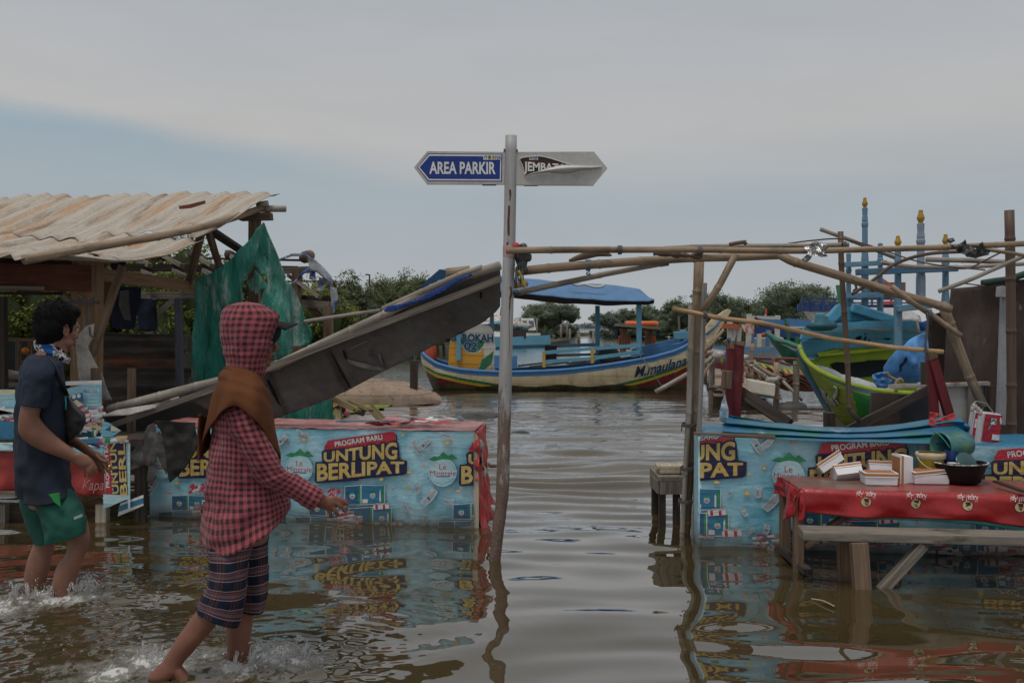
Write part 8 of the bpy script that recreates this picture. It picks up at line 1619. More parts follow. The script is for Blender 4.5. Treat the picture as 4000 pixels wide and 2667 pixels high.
def jetty():
    Y = 17; t = thing('jetty', 'rickety bamboo and plank jetty at the right, ending by the styrofoam box', 'jetty', V((W(L(500, 1150), Y).x, Y, 0)))
    pk = wood('pale_pinkish_plank', (.30, .22, .17), .6)
    # deck planks
    far, near = [L(165, 915), L(620, 1020)], [L(280, 1120), L(1100, 1275)]
    for k in range(16):
        u0, u1 = k/16, (k+.93)/16; yy = lambda u: 1/((1-u)/25.5+u/16.1); f = lambda u, v: V((W((far[0][0]+(near[0][0]-far[0][0])*u, 0), yy(u)).x*(1-v)+W((far[1][0]+(near[1][0]-far[1][0])*u, 0), yy(u)).x*v, yy(u), .19+.02*R.random()))
        mb = MB(); q = [f(u0, 0), f(u0, 1), f(u1, 1), f(u1, 0)]; mb.quad(q); mb.build('plank', pk, t, solid=.03)
    for x, y0, y1, w_, Yp, m in ((255, 800, 1205, 15, 16.9, WOOD_GREY), (180, 780, 1100, 8, 17.2, WOOD_GREY), (748, 600, 1030, 10, 16.8, BAM), (625, 680, 1085, 11, 16.6, BAM_GREY), (1048, 830, 1250, 15, 16.0, BAM), (1288, 815, 1280, 16, 15.9, WOOD_GREY), (700, 890, 1040, 8, 17, BAM_DARK), (790, 860, 1050, 8, 17, BAM_GREY)):
        mb = MB(); a, b = W(L(x, y0), Yp), W(L(x-8, y1), Yp); b.z = min(b.z, -.2) if y1 > 1150 else b.z; mb.bamboo([b, a], w_/2*Yp/FPX); mb.build('pile', m, t, True)
    for pts, w_, Yp in (([L(715, 870), L(850, 960), L(960, 1040), L(1085, 1105)], 9, 15.9), ([L(770, 845), L(880, 930), L(1000, 990), L(1160, 1055)], 9, 16.0), ([L(1120, 1060), L(1230, 1170), L(1360, 1295)], 8, 15.9), ([L(200, 720), L(290, 700), L(355, 715)], 12, 16.8), ([L(160, 850), L(240, 780), L(330, 690)], 9, 16.7), ([L(155, 1020), L(190, 900), L(280, 780)], 7, 16.7), ([L(600, 845), L(700, 850), L(740, 880)], 7, 16.4), ([L(650, 820), L(720, 790), L(760, 830)], 7, 16.5), ([L(660, 880), L(715, 1035)], 7, 16.4), ([L(770, 800), L(850, 1050)], 6, 16.6)): cane(t, 'bamboo_rail', pts, Yp, w_, BAM_GREY if w_ > 7 else BAM)
    for p, s_ in ((L(990, 1045), .10), (L(1075, 1020), .07), (L(690, 850), .06), (L(640, 770), .10), (L(330, 740), .12), (L(730, 870), .05)): mb = MB(); mb.ball(W(p, 15.85), s_, s_*.6, s_*.5, 10, 7, rough=.6, rs=12); mb.build('rag_knot', CANVAS, t, True)
    mb = MB(); mb.tube([W(L(365, 720), 16.6), W(L(370, 800), 16.6), W(L(380, 850), 16.6)], .02, 5); mb.build('yellow_cord', bpy.data.materials['yellow_cord'], t, True)
    for k in range(10): mb = MB(); a = W(L(190+R.uniform(0, 240), 1120+R.uniform(0, 90)), 16.4); mb.beam(a, a+V((R.uniform(.1, .35), R.uniform(-.1, .1), R.uniform(-.06, .06))), .04, .03); mb.build('debris_stick', WOOD_DARK, t)
    part(t, 'edge_beam', WOOD_GREY, (L(680, 1205), 15.9, L(1100, 1275), 15.9, 5, .1)); part(t, 'edge_beam', WOOD_GREY, (L(280, 1120), 16.2, L(420, 1190), 16.2, 5, .1))
    mb = MB(); q = W(L(1220, 1270), 15.9); mb.ball((q.x, 15.9, -.02), .26, .2, .15, 14, 9, rough=.3, rs=6); mb.single('rock', 'dark rock at the waterline by the end of the jetty', 'rock', mat('wet_rock', (.045, .042, .04), .6), smooth=True)
    a, b, c, d = W(L(690, 1040), 15.9), W(L(1035, 1095), 15.7), W(L(1025, 1255), 15.7), W(L(680, 1195), 15.9); dp = V((.06, .35, 0))
    mb = MB(); mb.hexa([d, c, c+dp, d+dp], [a, b, b+dp, a+dp]); mb.single('foam_box', 'battered white styrofoam box standing on the end of the jetty', 'box', mat('styrofoam', (.52, .49, .43), .8, .12, 6, col2=(.36, .31, .25), s2=3, thr=.6), bevel=.02)
jetty()
# ------------------------------------------------------------------ people
def skin_mat(name, c):
    t = NT(name); o = t.coord('Object'); n = t.noise(o, 9, 5, .6); n2 = t.noise(o, 160, 3, .6)
    col = t.mix(t.ramp(n, [(.3, 0), (.7, 1)]), tuple(q*.8 for q in c), tuple(q*1.15 for q in c)); b = t.bsdf(col, .5, 0, .35, t.bump(n2, .12, .001))
    b.inputs['Subsurface Weight'].default_value = .08; b.inputs['Subsurface Radius'].default_value = (.012, .005, .003); return t.m
SK_W, SK_M = skin_mat('skin_warm_brown', (.165, .066, .042)), skin_mat('skin_brown', (.185, .085, .055))
def head(mb, c, s, rot):
    """face looks along local +x"""
    P = lambda x, y, z: V(c)+rot@(V((x, y, z))*s)
    def b(p, r, n=16, m=10): mb.ball(P(*p), r[0]*s, r[1]*s, r[2]*s, n, m, rot)
    b((-.012, 0, .030), (.099, .077, .088), 24, 16); b((.020, 0, -.038), (.068, .057, .074), 20, 14); b((.066, 0, -.090), (.022, .026, .019)); b((.045, 0, .02), (.050, .062, .06))
    for y in (-1, 1):
        b((.055, y*.040, -.026), (.030, .021, .030)); b((.074, y*.030, .022), (.020, .026, .011)); b((.100, y*.011, -.032), (.011, .009, .009)); b((-.006, y*.079, -.010), (.019, .007, .031)); b((-.002, y*.081, -.034), (.010, .006, .012)); b((.02, y*.048, -.066), (.04, .016, .022))
    mb.tube([P(.086, 0, .016), P(.098, 0, -.008), P(.110, 0, -.026), P(.105, 0, -.034)], [.0085*s, .0092*s, .0108*s, .008*s], 8)
    b((.089, 0, -.055), (.014, .021, .0068)); b((.086, 0, -.069), (.013, .018, .0075)); b((.078, 0, -.062), (.014, .024, .018))
    mb.tube([P(-.018, 0, -.04), P(-.030, 0, -.11), P(-.045, 0, -.20)], [.054*s, .052*s, .062*s], 16)
    return P
def face_parts(P, s, rot, t, dark=(.02, .012, .010)):
    ew, ed = mat('eye_white', (.5, .47, .44), .3, .05, 5), mat('eye_dark', (.015, .01, .008), .2, .05, 5)
    br = mat('eyebrow_hair', (.012, .009, .008), .9); lp = mat('lip_skin', (.16, .05, .042), .5, .1, 20)
    for y in (-1, 1):
        mb = MB(); mb.ball(P(.079, y*.030, .004), .012*s, .014*s, .010*s, 12, 8, rot); o = mb.build('eye', ew, t, True); mb = MB(); mb.ball(P(.0885, y*.029, .004), .0035*s, .006*s, .006*s, 10, 6, rot); mb.build('iris', ed, o, True)
        mb = MB(); mb.tube([P(.094, y*.012, .024), P(.091, y*.03, .030), P(.075, y*.050, .024)], [.003*s, .0042*s, .002*s], 6); mb.build('eyebrow', br, t, True)
    mb = MB(); mb.tube([P(.090, -.020, -.058), P(.1015, -.008, -.0545), P(.1025, 0, -.0555), P(.1015, .008, -.0545), P(.090, .020, -.058)], [.002, .0045*s, .0045*s, .0045*s, .002], 7); mb.tube([P(.090, -.018, -.066), P(.0985, -.007, -.070), P(.0985, .007, -.070), P(.090, .018, -.066)], [.002, .0055*s, .0055*s, .002], 7); mb.build('lips', lp, t, True)
def limb(mb, secs, m=4, n=20): mb.loft(smooth_secs(secs, m), n)
def ginghams():
    t = NT('red_gingham'); u = t.coord('UV'); w = t.noise(t.coord('UV'), 12, 2, .5); 
    sp = t.n('ShaderNodeSeparateXYZ'); t.l(u, sp.inputs[0]); wo = t.math('MULTIPLY', t.math('SUBTRACT', w, .5), .008)
    band = lambda s_: t.ramp(t.math('FRACT', t.math('MULTIPLY', t.math('ADD', s_, wo), 1/.0235)), [(.0, 0), (.44, 0), (.50, 1), (.93, 1), (1, 0)])
    bu, bv = band(sp.outputs[0]), band(sp.outputs[1]); o = t.coord('Object'); n = t.noise(o, 5, 5, .6)
    c0 = t.mix(t.ramp(n, [(.3, 0), (.7, 1)]), (.25, .055, .068), (.35, .092, .105))
    c = t.mix(t.math('MULTIPLY', t.math('ADD', bu, bv), .5), c0, (.036, .020, .024)); c = t.mix(t.math('MULTIPLY', bu, t.math('SUBTRACT', 1.0, bv)), c, (.175, .046, .058)) if True else c
    th = t.noise(t.coord('UV', (1, 1, 1)), 900, 1, .5)
    t.bsdf(c, .9, 0, .15, t.bump(t.math('ADD', t.math('MULTIPLY', th, .04), t.math('ADD', t.noise(o, 16, 4, .6), t.math('MULTIPLY', t.noise(t.coord('Object', (1.3, 1, .55), rot=(0, .5, 0)), 7, 3, .5, .6), 2.2))), .6, .022), .1); return t.m
def plaid():
    t = NT('navy_plaid'); sp = t.n('ShaderNodeSeparateXYZ'); t.l(t.coord('UV'), sp.inputs[0])
    wo = t.math('MULTIPLY', t.math('SUBTRACT', t.noise(t.coord('UV'), 9, 2, .5), .5), .012)
    v = t.math('FRACT', t.math('MULTIPLY', t.math('ADD', sp.outputs[1], wo), 1/.072)); h = t.math('FRACT', t.math('MULTIPLY', sp.outputs[0], 1/.085))
    nav, red, wht, gry = (.008, .012, .024), (.13, .022, .028), (.36, .34, .36), (.15, .12, .13)
    hb = t.ramp(v, [(0, nav), (.40, wht), (.44, red), (.52, gry), (.56, red), (.62, gry), (.72, gry), (.78, red), (.88, wht), (.925, nav)], 'CONSTANT')
    vb = t.ramp(h, [(0, (.012, .017, .032)), (.38, (.085, .035, .035)), (.50, (.03, .015, .018)), (.58, (.16, .11, .11)), (.62, (.03, .015, .018)), (.72, (.08, .035, .035)), (.85, (.012, .017, .032))], 'CONSTANT')
    t.bsdf(t.mix(.48, hb, vb), .9, 0, .15, t.bump(t.noise(t.coord('Object'), 14, 4, .6), .3, .012)); return t.m
GING, PLAID = ginghams(), plaid()
def fingers(mb, chains, r=.0076):
    for ch in chains:
        P = catmull(ch, 4); n = len(P)-1
        mb.tube(P, [r*(1.12-.30*k/n)*(1.06 if k % 4 == 0 and 0 < k < n else 1) for k in range(n)]+[r*.55], 9)
def woman():
    Y = 3.9; t = thing('person', 'person in a red checked hooded shirt, brown shawl and plaid shorts wading to the right', 'person', V((W(N(1500, 1030), Y).x, Y, -.12)))
    w = lambda f, x, y, dy=0: W(f(x, y), Y+dy)
    # ---- body: one continuous surface
    mb = MB(); U = .588/2.24*Y/FPX
    hc = W(K(520, 405), Y); rot = Matrix.Rotation(math.radians(13), 3, 'Z') @ Matrix.Rotation(math.radians(4), 3, 'Y'); s = .93; P = head(mb, hc, s, rot)
    sec = lambda f, a, b, dy, rd: (W(f(*a), Y+dy), W(f(*b), Y+dy), rd)
    limb(mb, [sec(C, (375, 400), (510, 420), 0, .06), sec(C, (350, 480), (540, 480), 0, .15), sec(C, (345, 600), (560, 600), 0, .155), sec(C, (335, 760), (560, 760), 0, .14), sec(C, (330, 900), (560, 900), 0, .15), sec(C, (340, 1010), (545, 1010), 0, .15)], 4, 24)
    # near arm
    limb(mb, [sec(C, (405, 500), (480, 495), -.15, .05), sec(C, (420, 570), (505, 560), -.17, .045), sec(C, (455, 650), (535, 645), -.175, .042), sec(C, (490, 715), (575, 705), -.175, .040), sec(C, (540, 785), (615, 745), -.17, .036), sec(C, (610, 820), (655, 765), -.165, .032), sec(C, (690, 862), (720, 805), -.16, .026), sec(C, (735, 880), (762, 828), -.158, .022), sec(C, (750, 886), (778, 838), -.158, .020)], 3, 16)
    # palm and fingers
    Yh = -.157; q = lambda x, y, d=0: W(I(x, y), Y+Yh+d)
    pal = [(q(505, 775), q(545, 690), .016), (q(525, 800), q(590, 700), .015), (q(555, 815), q(625, 705), .0145), (q(585, 818), q(655, 722), .013), (q(605, 812), q(668, 738), .011)]
    limb(mb, pal, 3, 16)
    fingers(mb, [[q(630, 712), q(690, 735), q(725, 755, .004), q(757, 778, .012)], [q(635, 745), q(678, 775, -.004), q(708, 805), q(728, 838, .008)], [q(615, 775), q(645, 815, -.003), q(662, 845), q(676, 872, .008)], [q(588, 795), q(605, 838, .002), q(613, 862, .006), q(622, 885, .012)]], .0084)
    fingers(mb, [[q(560, 735, .012), q(610, 745, .034), q(645, 765, .046), q(672, 790, .050)]], .0092)
    # far arm, hand hanging mostly behind the body
    limb(mb, [sec(C, (410, 510), (485, 510), .16, .05), sec(C, (400, 640), (470, 640), .185, .042), sec(C, (390, 760), (450, 760), .19, .036), sec(C, (400, 860), (445, 860), .18, .030), sec(C, (410, 940), (448, 940), .175, .024), sec(C, (412, 990), (455, 990), .17, .018), sec(C, (420, 1040), (455, 1040), .17, .014)], 3, 14)
    fq = lambda x, y, d: W(C(x, y), Y+d)
    fingers(mb, [[fq(424+9*k, 1030, .17), fq(428+9*k, 1060, .17), fq(432+9*k, 1085, .165)] for k in range(4)]+[[fq(420, 1000, .155), fq(432, 1025, .145), fq(440, 1045, .142)]], .008)
    # legs
    limb(mb, [sec(N, (1400, 120), (1640, 80), -.085, .085), sec(N, (1400, 300), (1600, 260), -.09, .085), sec(N, (1380, 450), (1560, 440), -.09, .075), sec(N, (1330, 590), (1490, 620), -.09, .062), sec(N, (1283, 655), (1425, 725), -.09, .056), sec(N, (1225, 735), (1368, 800), -.09, .052), sec(N, (1180, 795), (1310, 862), -.09, .052), sec(N, (1135, 865), (1262, 920), -.09, .044), sec(N, (1100, 925), (1222, 962), -.09, .036), sec(N, (1075, 975), (1195, 1005), -.09, .033), sec(N, (1065, 1040), (1180, 1050), -.09, .034)], 3, 20)
    limb(mb, [sec(N, (1080, 975), (1195, 1000), -.09, .03), sec(N, (1040, 1000), (1170, 1060), -.09, .034), sec(N, (1005, 1035), (1110, 1100), -.09, .034), sec(N, (980, 1065), (1050, 1115), -.09, .030), sec(N, (968, 1085), (1010, 1118), -.09, .02)], 3, 16)
    limb(mb, [sec(N, (1120, 1040), (1200, 1010), -.09, .032), sec(N, (1160, 1120), (1230, 1050), -.09, .04), sec(N, (1220, 1180), (1280, 1120), -.09, .042)], 2, 14)
    limb(mb, [sec(N, (1480, 80), (1700, 80), .09, .085), sec(N, (1490, 300), (1715, 300), .09, .085), sec(N, (1500, 480), (1710, 480), .09, .072), sec(N, (1492, 620), (1680, 620), .09, .058), sec(N, (1480, 720), (1662, 700), .09, .054), sec(N, (1482, 800), (1652, 780), .09, .053), sec(N, (1490, 900), (1640, 880), .09, .046), sec(N, (1492, 1000), (1626, 980), .09, .036), sec(N, (1490, 1090), (1620, 1090), .09, .034), sec(N, (1490, 1200), (1640, 1200), .09, .034)], 3, 20)
    limb(mb, [sec(N, (1480, 1200), (1500, 1260), .09, .03), sec(N, (1640, 1190), (1640, 1270), .09, .04), sec(N, (1780, 1230), (1780, 1275), .09, .04)], 2, 12)
    mb.build('body', SK_W, t, remesh=.0045, sm_iter=5)
    face_parts(P, s, rot, t)
    # ---- cap under the hood
    CAPM = mat('black_cap', (.010, .010, .012), .85, .2, 12); mb = MB()
    Pc = lambda x, y, z: hc+rot@(V((x, y, z))*s)
    mb.ball(Pc(.020, 0, .046), .100*s, .084*s, .078*s, 24, 14, rot); mb.ball(Pc(-.01, 0, .02), .100*s, .083*s, .085*s, 20, 12, rot)
    mb.build('cap', CAPM, t, True)
    mb = MB(); vis = lambda u, v: Pc(.072+.018*math.cos((u-.5)*2.5)+.098*v*math.cos((u-.5)*1.9), (u-.5)*.152*(1-.15*v), .090-.006*v-.030*(2*abs(u-.5))**2*(.55+.45*v)); mb.grid(vis, 26, 8); mb.build('cap_visor', CAPM, t, True, solid=.004)
    mb = MB(); mb.grid(lambda u, v: Pc(.090*math.cos((u-.5)*2.7), .079*math.sin((u-.5)*2.7), .070-.052*v), 20, 5); mb.build('hair', mat('black_hair', (.008, .007, .007), .6), t, True)
    # ---- hood
    hs = [((470, 72), (520, 76), .02), ((400, 80), (610, 92), .062), ((345, 112), (690, 132), .086), ((312, 165), (757, 172), .100), ((294, 230), (762, 215), .108), ((285, 300), (738, 282), .112), ((286, 370), (708, 350), .112), ((296, 440), (684, 420), .110), ((304, 510), (664, 500), .106), ((300, 570), (650, 575), .102), ((292, 640), (655, 640), .098), ((300, 700), (640, 700), .090), ((320, 740), (622, 735), .082), ((335, 790), (640, 800), .085)]
    secs = smooth_secs([(w(K, *a), w(K, *b), rd) for a, b, rd in hs], 5); n = 56; mb = MB(); rows = []
    for k, sc_ in enumerate(secs):
        c = (sc_[0]+sc_[1])/2; ax = (sc_[1]-sc_[0])/2; row = []; rd = sc_[2]; f = k/(len(secs)-1)
        op = .62 if .13 < f < .62 else (.62*max(0, min(1, (f-.04)/.09)) if f <= .13 else .62*max(0, 1-(f-.62)/.16))
        for j in range(n+1):
            tt = op+(2*math.pi-2*op)*j/n; ct, st = math.cos(tt), math.sin(tt); e = 2/2.25
            cx = math.copysign(abs(ct)**e, ct)/max(.2, abs(math.cos(op))**e if op > .05 else 1); cx = max(-1, min(1, cx)) if ct > 0 else cx
            q_ = c+ax*cx+V((c.x, c.y, 0)).normalized()*rd*math.copysign(abs(st)**e, st)
            d = (q_-c); dl = d.length
            if dl > 1e-4: q_ += d/dl*(.010*nz(V((q_.x*8+q_.z*3, q_.y*6, q_.z*5)), 1, 2)+.006*nz(q_, 24, 5)*(.3+f))
            row.append((q_, tt*.105, -q_.z*1.0))
        rows.append(row)
    vs = [r[0] for row in rows for r in row]; uv = [(r[1], r[2]) for row in rows for r in row]
    mb.add(vs, [(k*(n+1)+j, k*(n+1)+j+1, (k+1)*(n+1)+j+1, (k+1)*(n+1)+j) for k in range(len(rows)-1) for j in range(n)], uv); mb.build('hood', GING, t, True, solid=.006)
    # hem of the hood opening
    mb = MB(); ed = [rows[k][0][0] for k in range(6, int(len(rows)*.80))]; mb.tube(ed, .0055, 7); mb.tube([rows[k][n][0] for k in range(6, int(len(rows)*.80))], .0055, 7); mb.build('hood_hem', GING, t, True)
    # ---- shirt
    sh = [((372, 385), (515, 400), .09), ((345, 440), (540, 450), .165), ((338, 500), (556, 510), .19), ((332, 590), (572, 590), .195), ((325, 680), (586, 680), .185), ((312, 760), (598, 760), .18), ((300, 840), (612, 826), .185), ((295, 920), (620, 862), .195), ((300, 975), (622, 880), .20), ((308, 1003), (617, 893), .205)]
    mb = MB(); secs = smooth_secs([(w(C, *a), w(C, *b), rd, .088*max(0, (k-6)/3)*.62) for k, (a, b, rd) in enumerate(sh)], 7); mb.loft(secs, 90, (False, False), 0, 2.25, .016, 7.5, .17, 3.0); 
    sl = [((372, 470), (470, 430), -.10, .065), ((385, 520), (500, 490), -.155, .068), ((402, 580), (528, 565), -.170, .064), ((432, 645), (560, 640), -.175, .060), ((462, 705), (592, 700), -.175, .056), ((508, 775), (622, 738), -.170, .052), ((556, 806), (642, 748), -.167, .047), ((606, 828), (668, 762), -.164, .043), ((655, 852), (705, 786), -.162, .039), ((700, 876), (742, 806), -.160, .036), ((726, 890), (768, 818), -.158, .034)]
    mb.loft(smooth_secs([(w(C, *a, dy), w(C, *b, dy), rd) for a, b, dy, rd in sl], 7), 44, (False, False), 0, 2.1, .0085, 15, .055, 8.0)
    sl2 = [((395, 480), (490, 470), .12, .065), ((395, 560), (495, 560), .18, .06), ((385, 680), (480, 680), .195, .052), ((385, 800), (460, 800), .19, .045), ((398, 930), (455, 930), .18, .035)]
    mb.loft(smooth_secs([(w(C, *a, dy), w(C, *b, dy), rd) for a, b, dy, rd in sl2], 5), 30, (False, False), 0, 2, .007, 15, .055, 9.0)
    mb.build('shirt', GING, t, True, solid=.004)
    # ---- shawl
    BRN = mat('brown_shawl', (.105, .040, .018), .95, .18, 4, bump=.25, bs=60, bd=.002, fine=.05, spec=.1)
    A_ = [0, 30, 60, 90, 120, 150, 180]                       # 0 = front (+x), 90 = toward the camera, 180 = back
    neck = [(K, 640, 790, 0), (K, 600, 730, -.055), (K, 540, 680, -.085), (K, 460, 650, -.098), (K, 390, 632, -.088), (K, 330, 630, -.055), (K, 296, 645, 0)]
    mid = [(K, 680, 960, 0), (K, 650, 900, -.12), (K, 560, 850, -.20), (K, 420, 800, -.215), (K, 300, 780, -.19), (K, 240, 770, -.11), (K, 215, 800, 0)]
    hem = [(K, 765, 1440, -.03), (K, 720, 1340, -.155), (K, 575, 1120, -.232), (K, 380, 975, -.250), (K, 240, 1050, -.225), (K, 165, 1140, -.14), (K, 70, 1440, 0)]
    def ring(tab, an):
        an = an % 360; sgn = 1 if an <= 180 else -1; a2 = an if an <= 180 else 360-an
        vals = [(W(f(x, y), Y+dy*sgn)) for f, x, y, dy in tab]
        p = [smi(a2, [(A_[k], vals[k][c]) for k in range(7)]) for c in range(3)]
        return V(p)
    def shawl(u, v):
        an = u*360; a, b, c = ring(neck, an), ring(mid, an), ring(hem, an)
        ctrl = b*2-(a+c)*.5; p = a*(1-v)**2+ctrl*2*v*(1-v)+c*v*v
        o = V((p.x-hc.x, p.y-Y, 0)); o = o.normalized() if o.length > 1e-4 else o
        f = math.sin(math.radians(an)*7+1.5*math.sin(v*3)+3*nz(V((u*5, v, 1)), 1))*.010*v+.010*nz(V((p.x*9, p.y*9, p.z*4)), 1)*min(1, v*2)+.006*math.sin(v*22+3*nz(V((u*4, v*2, 5)), 1))*(1-v)
        return p+o*f
    mb = MB(); mb.grid(shawl, 120, 40); mb.build('shawl', BRN, t, True, solid=.005)
    # loose tail hanging down the back
    def tail(u, v): p = W(K(60+110*u-30*v*(1-u)-8*math.sin(v*5), 1050+20*u+ (420-190*u)*v), Y-.10+.16*u); p.y += .02*math.sin(u*9+v*2)+.015*nz(V((u*4, v*3, 3)), 1); return p
    mb = MB(); mb.grid(tail, 20, 26); mb.build('shawl_tail', BRN, t, True, solid=.005)
    # ---- shorts
    mb = MB()
    near = [((1420, 60), (1660, 40), -.055, .075), ((1402, 160), (1660, 130), -.065, .085), ((1380, 262), (1652, 235), -.080, .098), ((1388, 360), (1635, 330), -.088, .100), ((1372, 450), (1622, 440), -.09, .094), ((1338, 530), (1612, 540), -.09, .090), ((1305, 590), (1592, 650), -.09, .088), ((1284, 640), (1556, 742), -.09, .087)]
    mb.loft(smooth_secs([(w(N, *a, dy), w(N, *b, dy), rd) for a, b, dy, rd in near], 8), 56, (False, False), 0, 2.2, .008, 9, .092, 4.0)
    fr_ = [((1480, 50), (1752, 40), .08, .11), ((1490, 200), (1757, 180), .085, .105), ((1510, 350), (1757, 340), .088, .098), ((1540, 480), (1754, 470), .09, .088), ((1560, 570), (1745, 570), .09, .082), ((1572, 632), (1732, 642), .09, .080)]
    mb.loft(smooth_secs([(w(N, *a, dy), w(N, *b, dy), rd) for a, b, dy, rd in fr_], 8), 50, (False, False), 0, 2.2, .007, 9, .088, 6.0)
    mb.build('shorts', PLAID, t, True, solid=.004)
woman()
def man():
    Y = 5.06; t = thing('person', 'young man in a dark navy T-shirt and green shorts wading, black bag across his chest', 'person', V((W(N(320, 540), Y).x, Y, -.15)))
    w = lambda f, x, y, dy=0: W(f(x, y), Y+dy); sec = lambda f, a, b, dy, rd: (W(f(*a), Y+dy), W(f(*b), Y+dy), rd)
    mb = MB(); hc = W(A(408, 1058), Y); rot = Matrix.Rotation(math.radians(58), 3, 'Z') @ Matrix.Rotation(math.radians(6), 3, 'Y'); s = 1.03; P = head(mb, hc, s, rot)
    limb(mb, [sec(A, (330, 1130), (470, 1160), 0, .06), sec(A, (320, 1200), (470, 1240), 0, .062), sec(B, (150, 235), (225, 255), 0, .10), sec(B, (105, 290), (240, 290), 0, .18), sec(B, (85, 400), (250, 400), 0, .18), sec(B, (85, 560), (250, 560), 0, .155), sec(B, (95, 700), (245, 700), 0, .125), sec(B, (115, 860), (250, 860), 0, .11)], 4, 24)
    # near arm: upper arm down, forearm reaching forward
    limb(mb, [sec(B, (110, 280), (200, 280), -.17, .052), sec(B, (95, 360), (190, 365), -.195, .050), sec(B, (84, 445), (172, 450), -.205, .047), sec(B, (74, 505), (160, 490), -.205, .043), sec(B, (76, 562), (178, 520), -.20, .041), sec(B, (112, 600), (205, 548), -.195, .041), sec(B, (165, 630), (240, 580), -.19, .037), sec(B, (225, 652), (280, 612), -.19, .031), sec(B, (270, 668), (303, 632), -.19, .026), sec(B, (285, 678), (318, 640), -.19, .023)], 4, 18)
    q = lambda x, y, d=0: W(J(x, y), Y-.19+d)
    limb(mb, [(q(620, 895), q(690, 815), .022), (q(645, 925), q(730, 828), .020), (q(680, 945), q(765, 850), .019), (q(715, 955), q(790, 880), .017), (q(735, 955), q(800, 905), .014)], 3, 16)
    fingers(mb, [[q(785, 888), q(812, 940, .0), q(828, 975, .006), q(838, 1000, .014)], [q(770, 905), q(798, 960, -.004), q(806, 1000, .002), q(806, 1030, .01)], [q(748, 925), q(772, 980, -.003), q(778, 1015, .004), q(776, 1042, .012)], [q(722, 940), q(738, 985, .004), q(744, 1015, .008), q(736, 1040, .014)]], .0074)
    fingers(mb, [[q(740, 850, .016), q(795, 895, .036), q(825, 940, .042), q(845, 975, .042)]], .0100)
    # far arm
    limb(mb, [sec(B, (150, 290), (235, 290), .17, .052), sec(B, (165, 400), (240, 400), .20, .047), sec(B, (180, 500), (250, 480), .19, .042), sec(B, (225, 590), (275, 540), .15, .038), sec(J, (620, 765), (680, 690), .12, .034), sec(J, (700, 810), (745, 735), .10, .030), sec(J, (775, 858), (815, 790), .09, .025), sec(J, (800, 872), (838, 806), .088, .022)], 4, 16)
    q2 = lambda x, y, d=0: W(J(x, y), Y+.085+d)
    limb(mb, [(q2(790, 865), q2(832, 802), .019), (q2(815, 895), q2(865, 810), .017), (q2(845, 910), q2(890, 835), .016), (q2(865, 915), q2(905, 865), .013)], 3, 14)
    fingers(mb, [[q2(895, 850), q2(935, 895, -.004), q2(958, 935, -.006), q2(990, 980, -.006)], [q2(882, 880), q2(915, 935, -.004), q2(935, 970, -.006), q2(965, 1003, -.004)], [q2(868, 895), q2(885, 950, 0), q2(905, 985, 0), q2(925, 1000, .006)], [q2(850, 905), q2(862, 955, .006), q2(875, 985, .008), q2(885, 1005, .012)]], .0088)
    fingers(mb, [[q2(835, 850, -.018), q2(875, 880, -.036), q2(905, 895, -.040), q2(938, 905, -.040)]], .0098)
    # legs
    limb(mb, [sec(B, (185, 830), (290, 820), -.08, .075), sec(B, (215, 900), (345, 890), -.10, .088), sec(B, (262, 975), (362, 950), -.105, .074), sec(B, (272, 1010), (364, 985), -.105, .064), sec(B, (262, 1050), (356, 1022), -.105, .058), sec(B, (232, 1090), (340, 1060), -.105, .058), sec(B, (218, 1130), (325, 1105), -.105, .054), sec(B, (210, 1170), (306, 1160), -.105, .044), sec(B, (206, 1210), (290, 1205), -.105, .038), sec(B, (205, 1260), (282, 1260), -.105, .036), sec(B, (205, 1310), (290, 1310), -.105, .036)], 4, 20)
    limb(mb, [sec(B, (105, 830), (225, 830), .08, .075), sec(B, (115, 900), (230, 900), .09, .086), sec(B, (135, 975), (228, 975), .09, .068), sec(B, (133, 1010), (222, 1010), .09, .06), sec(B, (118, 1050), (212, 1050), .09, .056), sec(B, (104, 1095), (204, 1095), .09, .055), sec(B, (96, 1140), (192, 1140), .09, .048), sec(B, (94, 1190), (178, 1190), .09, .039), sec(B, (94, 1250), (172, 1250), .09, .036), sec(B, (94, 1310), (180, 1310), .09, .036)], 4, 20)
    for x0, d in ((205, -.105), (94, .09)): limb(mb, [sec(B, (x0, 1300), (x0+6, 1340), d, .034), sec(B, (x0+80, 1295), (x0+80, 1342), d, .042), sec(B, (x0+150, 1325), (x0+150, 1345), d, .04)], 2, 12)
    mb.build('body', SK_M, t, remesh=.0042, sm_iter=4)
    face_parts(P, s, rot, t)
    # hair: rough cap plus short strands
    HM = mat('short_black_hair', (.0065, .006, .006), .85, .3, 30, (1, 1, 1), bump=.3, bs=120, bd=.003, spec=.08); mb = MB()
    Ph = lambda x, y, z: hc+rot@(V((x, y, z))*s)
    mb.ball(Ph(-.016, 0, .052), .100*s, .084*s, .087*s, 32, 20, rot, rough=.08, rs=22); mb.ball(Ph(-.045, 0, .0), .076*s, .083*s, .085*s, 24, 16, rot, rough=.08, rs=22); mb.ball(Ph(.045, 0, .088), .060*s, .072*s, .040*s, 20, 12, rot, rough=.15, rs=25); mb.ball(Ph(-.058, 0, -.050), .045*s, .058*s, .045*s, 18, 12, rot, rough=.1, rs=25)
    for y in (-1, 1): mb.ball(Ph(.022, y*.072, .012), .012*s, .010*s, .035*s, 10, 8, rot)
    mb.build('hair', HM, t, remesh=.006, sm_iter=1)
    mb = MB(); rr = random.Random(5)
